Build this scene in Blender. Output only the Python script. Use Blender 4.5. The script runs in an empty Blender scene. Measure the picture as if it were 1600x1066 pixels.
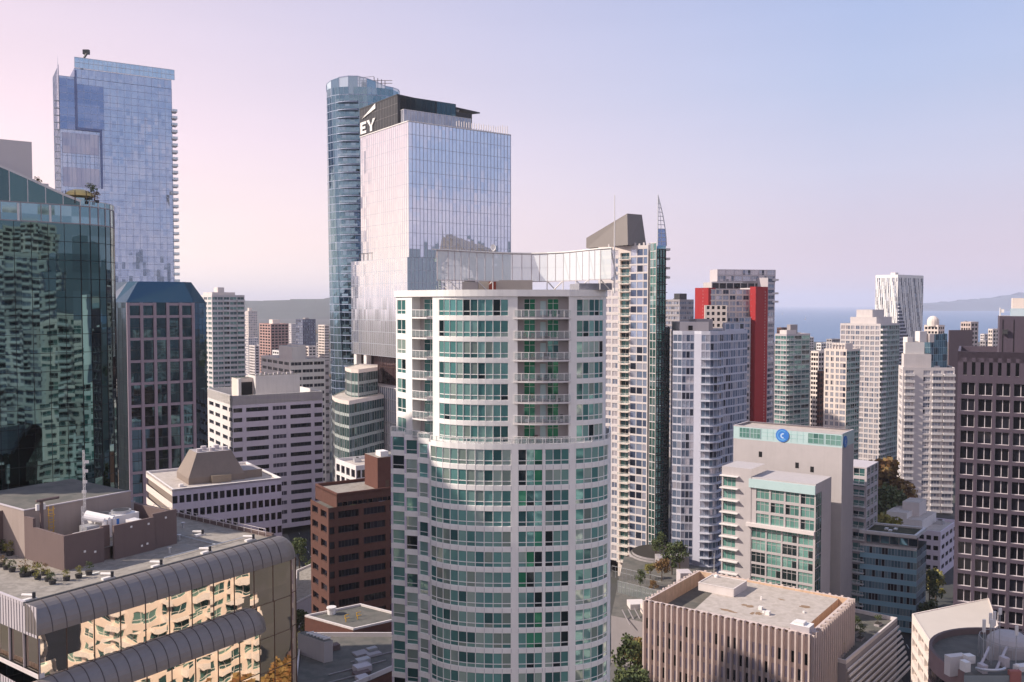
import bpy, math, random
from math import sin, cos, pi, radians, sqrt, atan2, floor
from mathutils import Vector, Euler
random.seed(7)
SC = bpy.context.scene
# ------------------------------------------------------------------ camera
F = 1400.0; CAMZ = 90.0; HAZE = 0.75e-4; PITCH = math.atan(57 / F)
cd = bpy.data.cameras.new('camera'); cam = bpy.data.objects.new('camera', cd); SC.collection.objects.link(cam)
cam.location = (0, 0, CAMZ); cam.rotation_euler = (pi / 2 - PITCH, 0, 0)
cd.sensor_width = 36; cd.lens = F / 1600 * 36; cd.clip_start = 0.5; cd.clip_end = 200000
SC.camera = cam
# ------------------------------------------------------------------ view
SC.view_settings.view_transform = 'Standard'; SC.view_settings.look = 'None'
SC.view_settings.exposure = 0.38; SC.view_settings.gamma = 1
SUN_EL = radians(36); SUN_AZ = radians(-95)           # azimuth from +Y towards +X
sl = bpy.data.lights.new('sun', 'SUN'); sl.energy = 4.9; sl.angle = radians(0.6); sl.color = (1.0, 0.88, 0.76)
so = bpy.data.objects.new('sun', sl); SC.collection.objects.link(so)
sd = Vector((sin(SUN_AZ) * cos(SUN_EL), cos(SUN_AZ) * cos(SUN_EL), sin(SUN_EL)))
so.rotation_euler = sd.to_track_quat('Z', 'Y').to_euler(); so.location = (0, 0, 400)

def S(r, g, b):
    f = lambda c: (c / 255 / 12.92) if c / 255 <= 0.04045 else ((c / 255 + 0.055) / 1.055) ** 2.4
    return (f(r), f(g), f(b), 1.0)

# ---- node helpers
class NT:
    def __init__(s, tree): s.t = tree; s.n = tree.nodes; s.l = tree.links
    def node(s, typ, **kw):
        n = s.n.new(typ)
        for k, v in kw.items(): setattr(n, k, v)
        return n
    def put(s, sock, v):
        if isinstance(v, bpy.types.NodeSocket): s.l.new(v, sock)
        else: sock.default_value = v
    def math(s, op, a, b=0.0, c=0.0, clamp=False):
        n = s.node('ShaderNodeMath', operation=op); n.use_clamp = clamp
        s.put(n.inputs[0], a); s.put(n.inputs[1], b); s.put(n.inputs[2], c); return n.outputs[0]
    def vmath(s, op, a, b=(0, 0, 0)):
        n = s.node('ShaderNodeVectorMath', operation=op); s.put(n.inputs[0], a)
        if op == 'SCALE': s.put(n.inputs['Scale'], b)
        elif op != 'NORMALIZE': s.put(n.inputs[1], b)
        return n.outputs[0]
    def mix(s, f, a, b, typ='RGBA', blend='MIX'):
        n = s.node('ShaderNodeMix', data_type=typ)
        if typ == 'RGBA': n.blend_type = blend; i = (0, 6, 7); o = 2
        else: i = (0, 2, 3); o = 0
        s.put(n.inputs[i[0]], f); s.put(n.inputs[i[1]], a); s.put(n.inputs[i[2]], b); return n.outputs[o]
    def ramp(s, f, stops, interp='LINEAR'):
        n = s.node('ShaderNodeValToRGB'); e = n.color_ramp; e.interpolation = interp
        while len(e.elements) < len(stops): e.elements.new(0.5)
        for el, (p, c) in zip(e.elements, stops): el.position = p; el.color = c
        s.put(n.inputs[0], f); return n.outputs[0]
    def noise(s, vec, scale, detail=3, rough=0.5):
        n = s.node('ShaderNodeTexNoise'); s.put(n.inputs['Vector'], vec)
        n.inputs['Scale'].default_value = scale; n.inputs['Detail'].default_value = detail; n.inputs['Roughness'].default_value = rough
        return n.outputs[0]

# ------------------------------------------------------------------ sky
W = bpy.data.worlds.new('World'); SC.world = W; W.use_nodes = True
w = NT(W.node_tree); w.n.clear()
tc = w.node('ShaderNodeTexCoord').outputs['Generated']
dirn = w.vmath('NORMALIZE', tc)
sp = w.node('ShaderNodeSeparateXYZ'); w.put(sp.inputs[0], dirn); sx, sy, sz = sp.outputs
HI = 1.0
left = w.ramp(w.math('MULTIPLY', sz, 1.6), [(0.0, S(255, 240, 226)), (0.10, S(255, 230, 220)), (0.28, S(247, 222, 230)), (0.52, S(230, 214, 232)), (0.8, S(182, 196, 230)), (1.0, S(150, 178, 226))])
right = w.ramp(w.math('MULTIPLY', sz, 1.6), [(0.0, S(232, 208, 214)), (0.07, S(226, 207, 222)), (0.22, S(210, 210, 235)), (0.36, S(189, 202, 236)), (0.5, S(175, 193, 235)), (0.8, S(160, 186, 234)), (1.0, S(140, 172, 228))])
side = w.math('MULTIPLY_ADD', sx, 1.2, 0.58, clamp=True)
grad = w.mix(side, w.vmath('SCALE', left, w.math('MULTIPLY_ADD', sz, -1.2, 1.39, clamp=False)), right)
# broken cloud behind the camera (the glass towers mirror it)
cn = w.noise(w.vmath('MULTIPLY', dirn, (1.0, 1.0, 2.6)), 3.2, 6, 0.55)
cm = w.ramp(cn, [(0.42, (0, 0, 0, 1)), (0.58, (1, 1, 1, 1))])
back = w.math('MULTIPLY_ADD', sy, -5.0, -0.6, clamp=True)
cf = w.math('MULTIPLY', w.math('MULTIPLY', cm, back), w.math('MULTIPLY', sz, 9.0, clamp=True))
backsky = w.mix(w.math('MULTIPLY', back, 0.6), grad, S(168, 184, 216))
grad2 = w.mix(w.math('MULTIPLY', cf, 0.85), backsky, S(244, 224, 232))
veil = w.noise(w.vmath('MULTIPLY', dirn, (1.0, 1.0, 7.0)), 2.2, 4, 0.5)
grad2 = w.vmath('SCALE', grad2, w.math('MULTIPLY_ADD', veil, 0.10, 0.95))
sky = w.node('ShaderNodeTexSky', sky_type='NISHITA'); sky.sun_disc = False
sky.sun_elevation = SUN_EL; sky.sun_rotation = SUN_AZ; sky.altitude = 90; sky.dust_density = 2.0
nish = w.vmath('SCALE', sky.outputs[0], 0.10)
final = w.mix(0.93, nish, grad2)
bg = w.node('ShaderNodeBackground'); w.put(bg.inputs[0], final); bg.inputs[1].default_value = 0.80
wo = w.node('ShaderNodeOutputWorld'); w.l.new(bg.outputs[0], wo.inputs[0])

# ------------------------------------------------------------------ materials
def mat(name, col, rough=0.85, amt=0.12, scale=0.35, metal=0.0, streak=0.0, spec=0.3, col2=None):
    m = bpy.data.materials.new(name); m.use_nodes = True
    t = NT(m.node_tree); b = t.n['Principled BSDF']
    geo = t.node('ShaderNodeNewGeometry').outputs['Position']
    n1 = t.noise(geo, scale, 4, 0.6)
    dark = tuple(c * (1 - amt * 2) for c in col[:3]) + (1,); lite = tuple(min(1, c * (1 + amt)) for c in col[:3]) + (1,)
    c = t.mix(n1, dark, lite)
    if col2: c = t.mix(t.ramp(t.noise(geo, scale * 0.6, 5, 0.65), [(0.48, (0, 0, 0, 1)), (0.6, (1, 1, 1, 1))]), c, col2)
    if streak:
        n2 = t.noise(t.vmath('MULTIPLY', geo, (1.0, 1.0, 0.06)), 1.6, 3, 0.6)
        c = t.mix(t.math('MULTIPLY', t.ramp(n2, [(0.5, (0, 0, 0, 1)), (0.72, (1, 1, 1, 1))]), streak), c, tuple(x * 0.45 for x in col[:3]) + (1,))
    t.put(b.inputs['Base Color'], c); b.inputs['Roughness'].default_value = rough
    b.inputs['Metallic'].default_value = metal; b.inputs['Specular IOR Level'].default_value = spec
    return m

def glass(name, pal, metal=0.5, pane=(1, 1), jit=0.02, wav=0.0, wsc=0.3, rough=0.04, ior=1.5):
    """pal: [(weight, colour), ...] picked per pane"""
    m = bpy.data.materials.new(name); m.use_nodes = True
    t = NT(m.node_tree); b = t.n['Principled BSDF']
    uv = t.node('ShaderNodeTexCoord').outputs['UV']
    sn = t.vmath('FLOOR', t.vmath('DIVIDE', uv, (pane[0], pane[1], 1)))
    wn = t.node('ShaderNodeTexWhiteNoise', noise_dimensions='2D'); t.put(wn.inputs['Vector'], sn)
    tot = sum(p[0] for p in pal); acc = 0; st = []
    for wgt, c in pal: st.append((acc / tot, c)); acc += wgt
    t.put(b.inputs['Base Color'], t.ramp(wn.outputs['Value'], st, 'CONSTANT') if len(st) > 1 else st[0][1])
    g = t.node('ShaderNodeNewGeometry')
    nrm = t.vmath('ADD', g.outputs['Normal'], t.vmath('SCALE', t.vmath('SUBTRACT', wn.outputs['Color'], (0.5, 0.5, 0.5)), jit))
    if wav:
        nz = t.node('ShaderNodeTexNoise'); t.put(nz.inputs['Vector'], g.outputs['Position']); nz.inputs['Scale'].default_value = wsc; nz.inputs['Detail'].default_value = 1
        nrm = t.vmath('ADD', nrm, t.vmath('SCALE', t.vmath('SUBTRACT', nz.outputs['Color'], (0.5, 0.5, 0.5)), wav))
    t.put(b.inputs['Normal'], t.vmath('NORMALIZE', nrm))
    b.inputs['Metallic'].default_value = metal; b.inputs['Roughness'].default_value = rough; b.inputs['IOR'].default_value = ior
    return m

def clearglass(name, col, alpha):
    m = mat(name, col, rough=0.08, amt=0.02, spec=0.8); m.node_tree.nodes['Principled BSDF'].inputs['Alpha'].default_value = alpha; return m

WHITE = mat('white_paint', (0.84, 0.81, 0.785, 1), amt=0.05, streak=0.16)
WHITE2 = mat('white_concrete', (0.72, 0.68, 0.665, 1), amt=0.06, streak=0.15)
CREAM = mat('cream_concrete', (0.74, 0.64, 0.58, 1), amt=0.07, streak=0.12)
PINK = mat('pink_concrete', (0.66, 0.60, 0.585, 1), amt=0.07, streak=0.12)
LILACSH = mat('lilac_shade_on_white', (0.60, 0.53, 0.63, 1), amt=0.06, streak=0.12)  # lavender shade of white surfaces, put into the colour
MAUVE = mat('mauve_granite', (0.30, 0.235, 0.28, 1), rough=0.5, amt=0.10)
DMAUVE = mat('dark_mauve_cladding', (0.085, 0.066, 0.09, 1), rough=0.55, amt=0.08, streak=0.1)
GREY = mat('grey_cladding', (0.34, 0.31, 0.32, 1), amt=0.08, streak=0.1)
LGREY = mat('light_grey_paint', (0.52, 0.47, 0.49, 1), amt=0.05, streak=0.08)
WARMGREY = mat('warm_grey_stucco', (0.47, 0.43, 0.43, 1), amt=0.06, streak=0.1)
DGREY = mat('dark_grey_metal', (0.05, 0.05, 0.055, 1), rough=0.5, amt=0.1)
BLACK = mat('black_void', (0.012, 0.012, 0.014, 1), amt=0.1)
BROWN = mat('brown_stucco', (0.16, 0.115, 0.11, 1), amt=0.08, streak=0.12)
BRICK = mat('red_brown_brick', (0.115, 0.052, 0.040, 1), amt=0.16, scale=0.9, streak=0.15)
BRICKD = mat('dark_brick', (0.13, 0.055, 0.042, 1), amt=0.16, scale=0.9)
TAN = mat('tan_ribbed_concrete', (0.60, 0.49, 0.45, 1), amt=0.10, streak=0.3, scale=0.6)
TANIN = mat('rust_stained_concrete', (0.62, 0.43, 0.30, 1), amt=0.15, streak=0.45, scale=0.7)
GRAVEL = mat('roof_gravel', (0.34, 0.305, 0.27, 1), rough=0.95, amt=0.2, scale=1.6, col2=(0.24, 0.215, 0.19, 1))
GRAVELD = mat('dark_roof_gravel', (0.15, 0.14, 0.125, 1), rough=0.95, amt=0.2, scale=0.5, col2=(0.10, 0.10, 0.09, 1))
GRAVELT = mat('tan_roof_gravel', (0.50, 0.44, 0.40, 1), rough=0.95, amt=0.16, scale=0.9, col2=(0.40, 0.35, 0.31, 1))
STAIN = mat('rust_stain', (0.30, 0.20, 0.13, 1), rough=0.95, amt=0.25, scale=1.2)
ASPH = mat('asphalt', (0.04, 0.04, 0.044, 1), rough=0.9, amt=0.2, scale=0.4)
PAVE = mat('pavement', (0.15, 0.145, 0.14, 1), rough=0.9, amt=0.15, scale=0.8)
PAINTW = mat('road_paint', (0.75, 0.75, 0.72, 1), amt=0.1)
GROUND = mat('city_ground', (0.075, 0.075, 0.075, 1), rough=0.95, amt=0.25, scale=0.03, col2=(0.055, 0.058, 0.05, 1))
LEAD = mat('standing_seam_metal', (0.25, 0.215, 0.20, 1), rough=0.42, amt=0.08, metal=0.35, scale=1.5)
SEAM = mat('dark_seam', (0.10, 0.085, 0.085, 1), rough=0.6)
STEEL = mat('white_steel', (0.78, 0.74, 0.72, 1), rough=0.4, amt=0.03)
SILVER = mat('silver_metal', (0.55, 0.55, 0.57, 1), rough=0.35, amt=0.05, metal=0.5)
REDP = mat('red_panel', (0.36, 0.018, 0.022, 1), rough=0.6, amt=0.06)
YELL = mat('yellow_paint', (0.62, 0.36, 0.05, 1), rough=0.6)
GOLD = mat('golden_canopy', (0.72, 0.55, 0.22, 1), rough=0.5)
JOINT = mat('panel_joint', (0.42, 0.40, 0.43, 1), amt=.05)
BLUEP = mat('blue_logo', (0.05, 0.20, 0.60, 1), rough=0.4, amt=0.15, scale=0.5)
LBLUE = mat('pale_blue_logo', (0.45, 0.62, 0.85, 1), rough=0.4)
TEALP = mat('teal_panel', (0.30, 0.52, 0.50, 1), rough=0.3, amt=0.06)
PTEAL = mat('pale_teal_panel', (0.46, 0.60, 0.60, 1), rough=0.35, amt=0.06)
LAV = mat('lavender_blind_panel', (0.36, 0.33, 0.42, 1), amt=0.06)
BRONZE = mat('bronze_metal', (0.12, 0.07, 0.05, 1), rough=0.5)
BARK = mat('bark', (0.09, 0.06, 0.04, 1), rough=0.95)
SOIL = mat('planter_soil', (0.04, 0.035, 0.03, 1), rough=1)
def leafmat(n, a, b):
    m = bpy.data.materials.new(n); m.use_nodes = True; t = NT(m.node_tree); p = t.n['Principled BSDF']
    g = t.node('ShaderNodeNewGeometry')
    c = t.mix(g.outputs['Random Per Island'], a, b); t.put(p.inputs['Base Color'], c); p.inputs['Roughness'].default_value = 0.8
    return m
LEAFG = leafmat('green_leaves', (0.035, 0.06, 0.018, 1), (0.10, 0.12, 0.035, 1))
LEAFO = leafmat('autumn_leaves', (0.17, 0.075, 0.025, 1), (0.22, 0.15, 0.05, 1))
LEAFY = leafmat('yellow_green_leaves', (0.16, 0.16, 0.03, 1), (0.28, 0.24, 0.06, 1))
LEAFD = leafmat('dark_leaves', (0.02, 0.035, 0.015, 1), (0.06, 0.07, 0.03, 1))

G_HERO = glass('green_residential_glass', [(3, S(94, 148, 146)), (3, S(122, 176, 172)), (1.6, S(66, 108, 110)), (0.8, S(34, 50, 56)), (2.4, S(142, 184, 178)), (1.8, S(178, 198, 190)), (1.2, S(150, 168, 160)), (0.06, S(140, 90, 90))], metal=0.5, jit=0.05, wav=0.02)
G_GREEN = glass('bright_green_glass', [(3, S(50, 132, 98)), (2, S(72, 152, 122)), (1, S(34, 88, 72))], metal=0.35, jit=0.03)
G_DARK = glass('dark_office_glass', [(4, S(26, 26, 34)), (2, S(44, 44, 54)), (1, S(64, 60, 66))], metal=0.3, jit=0.03)
G_MID = glass('blind_office_glass', [(4, S(92, 88, 104)), (2, S(70, 66, 80))], metal=0.3, jit=0.02)
G_BLUE = glass('blue_residential_glass', [(3, S(125, 140, 165)), (3, S(160, 170, 192)), (2, S(88, 100, 125)), (1, S(48, 55, 72)), (1.5, S(195, 195, 208))], metal=0.5, jit=0.04)
G_PALE = glass('pale_residential_glass', [(3, S(180, 182, 194)), (3, S(200, 192, 196)), (2, S(130, 138, 158)), (1.3, S(60, 66, 84))], metal=0.4, jit=0.03)
G_TEALR = glass('teal_residential_glass', [(3, S(85, 130, 128)), (3, S(60, 98, 104)), (2, S(120, 160, 155)), (1, S(32, 50, 56))], metal=0.45, jit=0.03)
G_HOTEL = glass('mint_hotel_glass', [(5, S(110, 158, 148)), (3, S(132, 174, 164)), (0.5, S(38, 52, 54)), (1.5, S(86, 128, 122))], metal=0.35, jit=0.02)
G_TTOWER = glass('dark_teal_curtain_glass', [(4, (0.085, 0.155, 0.17, 1)), (2, (0.115, 0.20, 0.22, 1)), (1, (0.07, 0.125, 0.14, 1))], metal=1.0, pane=(2.7, 3.3), jit=0.014, wav=0.012, wsc=0.15, rough=0.02)
G_TLITE = glass('clear_teal_glass', [(1, (0.16, 0.28, 0.33, 1)), (1, (0.24, 0.38, 0.44, 1))], metal=0.9, pane=(2.7, 3.3), jit=0.03)
G_NAVY = glass('navy_curtain_glass', [(3, (0.045, 0.09, 0.12, 1)), (1, (0.07, 0.13, 0.16, 1))], metal=1.0, pane=(3.0, 3.7), jit=0.03, wav=0.02, wsc=0.15, rough=0.03)
G_NAVYR = glass('navy_roof_glass', [(1, (0.035, 0.10, 0.15, 1))], metal=0.8, jit=0.0, rough=0.2)
G_SHANG = glass('blue_skyscraper_glass', [(3, (0.44, 0.51, 0.65, 1)), (3, (0.48, 0.55, 0.68, 1)), (2, (0.52, 0.58, 0.70, 1)), (0.6, (0.39, 0.46, 0.60, 1))], metal=0.85, pane=(1.6, 3.35), jit=0.018, wav=0.07, wsc=0.05)
G_SHANGL = glass('clear_blue_parapet_glass', [(1, (0.50, 0.66, 0.80, 1)), (1, (0.58, 0.72, 0.84, 1))], metal=0.7, pane=(3.2, 4), jit=0.02)
G_SHANGD = glass('deep_blue_glass', [(1, (0.24, 0.31, 0.48, 1)), (1, (0.29, 0.36, 0.53, 1))], metal=0.9, pane=(3.2, 3.35), jit=0.03)
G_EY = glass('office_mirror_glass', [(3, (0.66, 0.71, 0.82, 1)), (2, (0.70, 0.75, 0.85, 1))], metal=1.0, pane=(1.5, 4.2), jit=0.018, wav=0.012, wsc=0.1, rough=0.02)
G_EYL = glass('sunlit_mirror_glass', [(3, (0.93, 0.89, 0.88, 1)), (2, (0.97, 0.93, 0.91, 1))], metal=0.92, pane=(1.5, 4.2), jit=0.02, wav=0.008, wsc=0.1, rough=0.08)  # left-face copy of the office glass, warm sunlight put into its colour
G_TRUMP = glass('twisting_tower_glass', [(2, (0.17, 0.27, 0.32, 1)), (2, (0.22, 0.33, 0.38, 1)), (1, (0.31, 0.41, 0.47, 1))], metal=0.95, pane=(2.0, 3.35), jit=0.03, wav=0.05, wsc=0.05)
G_GOLD = glass('bronze_mirror_glass', [(3, (0.93, 0.78, 0.62, 1)), (2, (0.88, 0.74, 0.60, 1))], metal=1.0, pane=(2.75, 4.3), jit=0.03, wav=0.016, wsc=0.45, rough=0.015)
G_GREENC = glass('dark_green_curtain_glass', [(2, (0.09, 0.20, 0.18, 1)), (2, (0.15, 0.30, 0.27, 1)), (1, (0.30, 0.42, 0.42, 1))], metal=0.8, pane=(1.6, 2.9), jit=0.06)
G_SKYB = glass('sky_blue_glass', [(2, (0.12, 0.25, 0.34, 1)), (2, (0.20, 0.36, 0.46, 1)), (1, (0.05, 0.09, 0.13, 1))], metal=0.7, pane=(1.5, 3.1), jit=0.03)
G_RAIL = clearglass('railing_glass', (0.50, 0.62, 0.62, 1), 0.13)
G_SCREEN = clearglass('frosted_screen_glass', (0.72, 0.76, 0.78, 1), 0.68)
G_SCREEN2 = clearglass('pale_parapet_glass', (0.55, 0.70, 0.78, 1), 0.6)
# ------------------------------------------------------------------ geometry helpers
def ray(px, py):
    x = (px - 800) / F; y = (533 - py) / F
    return (x, cos(PITCH) + y * sin(PITCH), -sin(PITCH) + y * cos(PITCH))
def unp(px, py, Y):
    d = ray(px, py); k = Y / d[1]; return (d[0] * k, Y, CAMZ + d[2] * k)
def at(px, Y, z):                      # ground-plan point seen in column px at depth Y and height z
    dep = Y * cos(PITCH) - (z - CAMZ) * sin(PITCH); return ((px - 800) / F * dep, Y)
def zat(py, Y): return unp(800, py, Y)[2]
def solve(P, d, px, z):
    k = (px - 800) / F; dep0 = P[1] * cos(PITCH) - (z - CAMZ) * sin(PITCH); dd = d[1] * cos(PITCH)
    return (k * dep0 - P[0]) / (d[0] - k * dd)
def add(p, d, l): return (p[0] + d[0] * l, p[1] + d[1] * l)
def dist(a, b): return math.hypot(a[0] - b[0], a[1] - b[1])
def unit(a, b): l = dist(a, b) or 1; return ((b[0] - a[0]) / l, (b[1] - a[1]) / l)
def az(deg): return (sin(radians(deg)), cos(radians(deg)))

class MB:
    def __init__(s): s.v = []; s.f = []; s.m = []; s.uv = []; s.mats = []
    def mi(s, m):
        if m not in s.mats: s.mats.append(m)
        return s.mats.index(m)
    def face(s, pts, m, uv=None):
        i = len(s.v); s.v.extend(pts); s.f.append(tuple(range(i, i + len(pts)))); s.m.append(s.mi(m))
        s.uv.extend(uv if uv else [(0.5, 0.5)] * len(pts))
    def wall(s, a, b, z0, z1, m, u0=0.0):          # vertical quad, seen from outside a is left, b right
        l = dist(a, b)
        s.face([(a[0], a[1], z0), (b[0], b[1], z0), (b[0], b[1], z1), (a[0], a[1], z1)], m, [(u0, z0), (u0 + l, z0), (u0 + l, z1), (u0, z1)])
    def poly(s, pts, z, m, up=True):
        p = [(x, y, z) for x, y in pts]; s.face(p if up else p[::-1], m)
    def prism(s, pts, z0, z1, ms, mt=None, bottom=False):
        n = len(pts); u = 0
        for i in range(n):
            a, b = pts[i], pts[(i + 1) % n]; s.wall(a, b, z0, z1, ms, u); u += dist(a, b)
        s.poly(pts, z1, mt or ms)
        if bottom: s.poly(pts, z0, ms, False)
    def box(s, p, u, l, d, z0, z1, m, mt=None):    # p front-left, u along, depth d inward (left normal of u)
        v = (-u[1], u[0]); a = p; b = add(p, u, l); c = add(b, v, d); e = add(p, v, d)
        s.prism([a, b, c, e], z0, z1, m, mt, True)
    def tube(s, a, b, r, m, n=6, r2=None):
        a = Vector(a); b = Vector(b); r2 = r if r2 is None else r2; d = (b - a).normalized()
        x = d.orthogonal().normalized(); y = d.cross(x)
        i = len(s.v)
        for k in range(n):
            o = x * cos(2 * pi * k / n) + y * sin(2 * pi * k / n); s.v.append(tuple(a + o * r)); s.v.append(tuple(b + o * r2))
        mi = s.mi(m)
        for k in range(n):
            j = (k + 1) % n; s.f.append((i + 2 * k, i + 2 * j, i + 2 * j + 1, i + 2 * k + 1)); s.m.append(mi); s.uv.extend([(0.5, 0.5)] * 4)
        s.f.append(tuple(i + 2 * k for k in range(n))[::-1]); s.m.append(mi); s.uv.extend([(0.5, 0.5)] * n)
        s.f.append(tuple(i + 2 * k + 1 for k in range(n))); s.m.append(mi); s.uv.extend([(0.5, 0.5)] * n)
    def cyl(s, c, r, z0, z1, m, n=16, mt=None, r2=None):
        r2 = r if r2 is None else r2
        p0 = [(c[0] + r * cos(2 * pi * k / n), c[1] + r * sin(2 * pi * k / n), z0) for k in range(n)]
        p1 = [(c[0] + r2 * cos(2 * pi * k / n), c[1] + r2 * sin(2 * pi * k / n), z1) for k in range(n)]
        for k in range(n):
            j = (k + 1) % n; s.face([p0[k], p0[j], p1[j], p1[k]], m)
        s.face(p1, mt or m)
    def dome(s, c, z, r, h, m, n=12, rings=4):
        pr = None
        for q in range(rings + 1):
            a = pi / 2 * q / rings; rr = r * cos(a); zz = z + h * sin(a)
            ring = [(c[0] + rr * cos(2 * pi * k / n), c[1] + rr * sin(2 * pi * k / n), zz) for k in range(n)]
            if pr:
                for k in range(n):
                    j = (k + 1) % n; s.face([pr[k], pr[j], ring[j], ring[k]] if q < rings else [pr[k], pr[j], ring[k]], m)
            pr = ring
    def mesh(s, name, off=(0, 0, 0)):
        me = bpy.data.meshes.new(name)
        me.from_pydata([(x - off[0], y - off[1], z - off[2]) for x, y, z in s.v], [], s.f)
        for m in s.mats: me.materials.append(m)
        me.polygons.foreach_set('material_index', s.m)
        uvl = me.uv_layers.new(name='UVMap'); uvl.data.foreach_set('uv', [c for p in s.uv for c in p])
        me.update(); return me

def link(name, me, parent=None, loc=(0, 0, 0)):
    o = bpy.data.objects.new(name, me); SC.collection.objects.link(o); o.parent = parent; o.location = loc; return o
def props(o, label=None, cat=None, group=None, kind=None):
    for k, v in (('label', label), ('category', cat), ('group', group), ('kind', kind)):
        if v: o[k] = v
    return o

# ---- window meshes, shared
WST = {}
def wstyle(name, g, fr, nx=2, trans=None, bw=0.07, low=None):
    WST[name] = (g, fr, nx, trans, bw, low)
def winmb(w_, h_, st, var):
    g, fr, nx, trans, bw, low = WST[st]; mb = MB(); rnd = random.Random(hash((round(w_, 2), round(h_, 2), var)) & 0xffff)
    xs = [w_ * i / nx for i in range(nx + 1)]
    zs = [0] + ([h_ * low] if low else []) + ([h_ * trans] if trans else []) + [h_]
    base = (rnd.randint(0, 400), rnd.randint(0, 400)); same = rnd.random() < 0.5
    for i in range(nx):
        for j in range(len(zs) - 1):
            t = base if (same or rnd.random() < 0.35) else (base[0] + i + 1, base[1])
            q = (t[0] + .5, t[1] + .5)
            mb.face([(xs[i], 0, zs[j]), (xs[i + 1], 0, zs[j]), (xs[i + 1], 0, zs[j + 1]), (xs[i], 0, zs[j + 1])], g, [q] * 4)
    if bw:
        def bar(x0, x1, z0, z1, y):
            mb.face([(x0, y, z0), (x1, y, z0), (x1, y, z1), (x0, y, z1)], fr)
            mb.face([(x0, 0, z0), (x0, y, z0), (x0, y, z1), (x0, 0, z1)], fr); mb.face([(x1, y, z0), (x1, 0, z0), (x1, 0, z1), (x1, y, z1)], fr)
            mb.face([(x0, 0, z0), (x1, 0, z0), (x1, y, z0), (x0, y, z0)], fr); mb.face([(x0, y, z1), (x1, y, z1), (x1, 0, z1), (x0, 0, z1)], fr)
        for i, x in enumerate(xs): bar(max(0, x - bw / 2), min(w_, x + bw / 2), 0, h_, -0.06)
        for j, z in enumerate(zs): bar(0, w_, max(0, z - bw / 2), min(h_, z + bw / 2), -0.045)
    return mb
_wc = {}
def winmesh(w_, h_, st, var):
    k = (round(w_, 2), round(h_, 2), st, var)
    if k not in _wc: mb = winmb(w_, h_, st, var); _wc[k] = (mb, None)
    return k

class Thing:
    def __init__(s, name, label, cat, group=None, loc=(0, 0), z=0.0, lim=100):
        s.e = bpy.data.objects.new(name, None); SC.collection.objects.link(s.e); s.e.location = (loc[0], loc[1], z); s.e.empty_display_size = 1
        props(s.e, label, cat, group); s.off = (loc[0], loc[1], z); s.parts = []; s.wins = []; s.bals = []; s.lim = lim; s.name = name
    def part(s, name, parent=None):                # accumulating part
        for n, mb, p, u in s.parts:
            if n == name and not u and p is parent: return mb
        mb = MB(); s.parts.append((name, mb, parent, False)); return mb
    def new(s, name, parent=None):                 # always a fresh part
        mb = MB(); s.parts.append((name, mb, parent, True)); return mb
    def win(s, p, z, u, w_, h_, st): s.wins.append((p, z, u, w_, h_, st, random.randrange(8 if not st.startswith('hero') else 22)))
    def done(s):
        made = {}
        for n, mb, p, u in s.parts:
            if mb.f: made[id(mb)] = link(n, mb.mesh(n, s.off), s.e)
        for n, mb, p, u in s.parts:
            if p is not None and id(mb) in made and id(p) in made: made[id(mb)].parent = made[id(p)]
        sc = []
        for wdw in s.wins:
            p, z, u, w_, h_, st, var = wdw; nrm = (u[1], -u[0]); dx, dy = p[0], p[1]; r = math.hypot(dx, dy)
            fac = -(nrm[0] * dx + nrm[1] * dy) / r; sc.append((w_ * h_ * fac / (r * r + (z - CAMZ) ** 2) if abs((dx / max(dy, 1)) ) < 0.58 and dy > 0 else -1, wdw))
        sc.sort(key=lambda t: -t[0]); rest = MB()
        for i, (v, (p, z, u, w_, h_, st, var)) in enumerate(sc):
            k = winmesh(w_, h_, st, var); mb, me = _wc[k]
            if i < s.lim and v > 0:
                if me is None: me = mb.mesh('window'); _wc[k] = (mb, me)
                o = link('window', me, s.e, (p[0] - s.off[0], p[1] - s.off[1], z - s.off[2])); o.rotation_euler = (0, 0, atan2(u[1], u[0]))
            else:
                j = len(rest.v); mm = [rest.mi(m) for m in mb.mats]
                rest.v.extend((p[0] + x * u[0] - y * u[1], p[1] + x * u[1] + y * u[0], z + q) for x, y, q in mb.v)
                rest.f.extend(tuple(q + j for q in f) for f in mb.f); rest.m.extend(mm[q] for q in mb.m); rest.uv.extend(mb.uv)
        if rest.f: o = link('window', rest.mesh('window_rest', s.off), s.e); o['kind'] = 'stuff'
        # balconies: (p, z, u, w, d, st)
        bc = {}; sc = sorted(s.bals, key=lambda t: math.hypot(t[0][0], t[0][1]) + abs(t[1] - CAMZ)); rest = MB()
        for i, (p, z, u, w_, d_, st) in enumerate(sc):
            k = (round(w_, 2), round(d_, 2), st)
            if k not in bc:
                a, b = balmb(w_, d_, st); bc[k] = (a, b, a.mesh('balcony'), b.mesh('railing'))
            a, b, ma, mr = bc[k]
            if i < min(100, s.lim):
                o = link('balcony', ma, s.e, (p[0] - s.off[0], p[1] - s.off[1], z - s.off[2])); o.rotation_euler = (0, 0, atan2(u[1], u[0])); link('railing', mr, o)
            else:
                for mb in (a, b):
                    j = len(rest.v); mm = [rest.mi(m) for m in mb.mats]
                    rest.v.extend((p[0] + x * u[0] - y * u[1], p[1] + x * u[1] + y * u[0], z + q) for x, y, q in mb.v)
                    rest.f.extend(tuple(q + j for q in f) for f in mb.f); rest.m.extend(mm[q] for q in mb.m); rest.uv.extend(mb.uv)
        if rest.f: o = link('balcony', rest.mesh('balcony_rest', s.off), s.e); o['kind'] = 'stuff'
        return s.e
BST = {}
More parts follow.
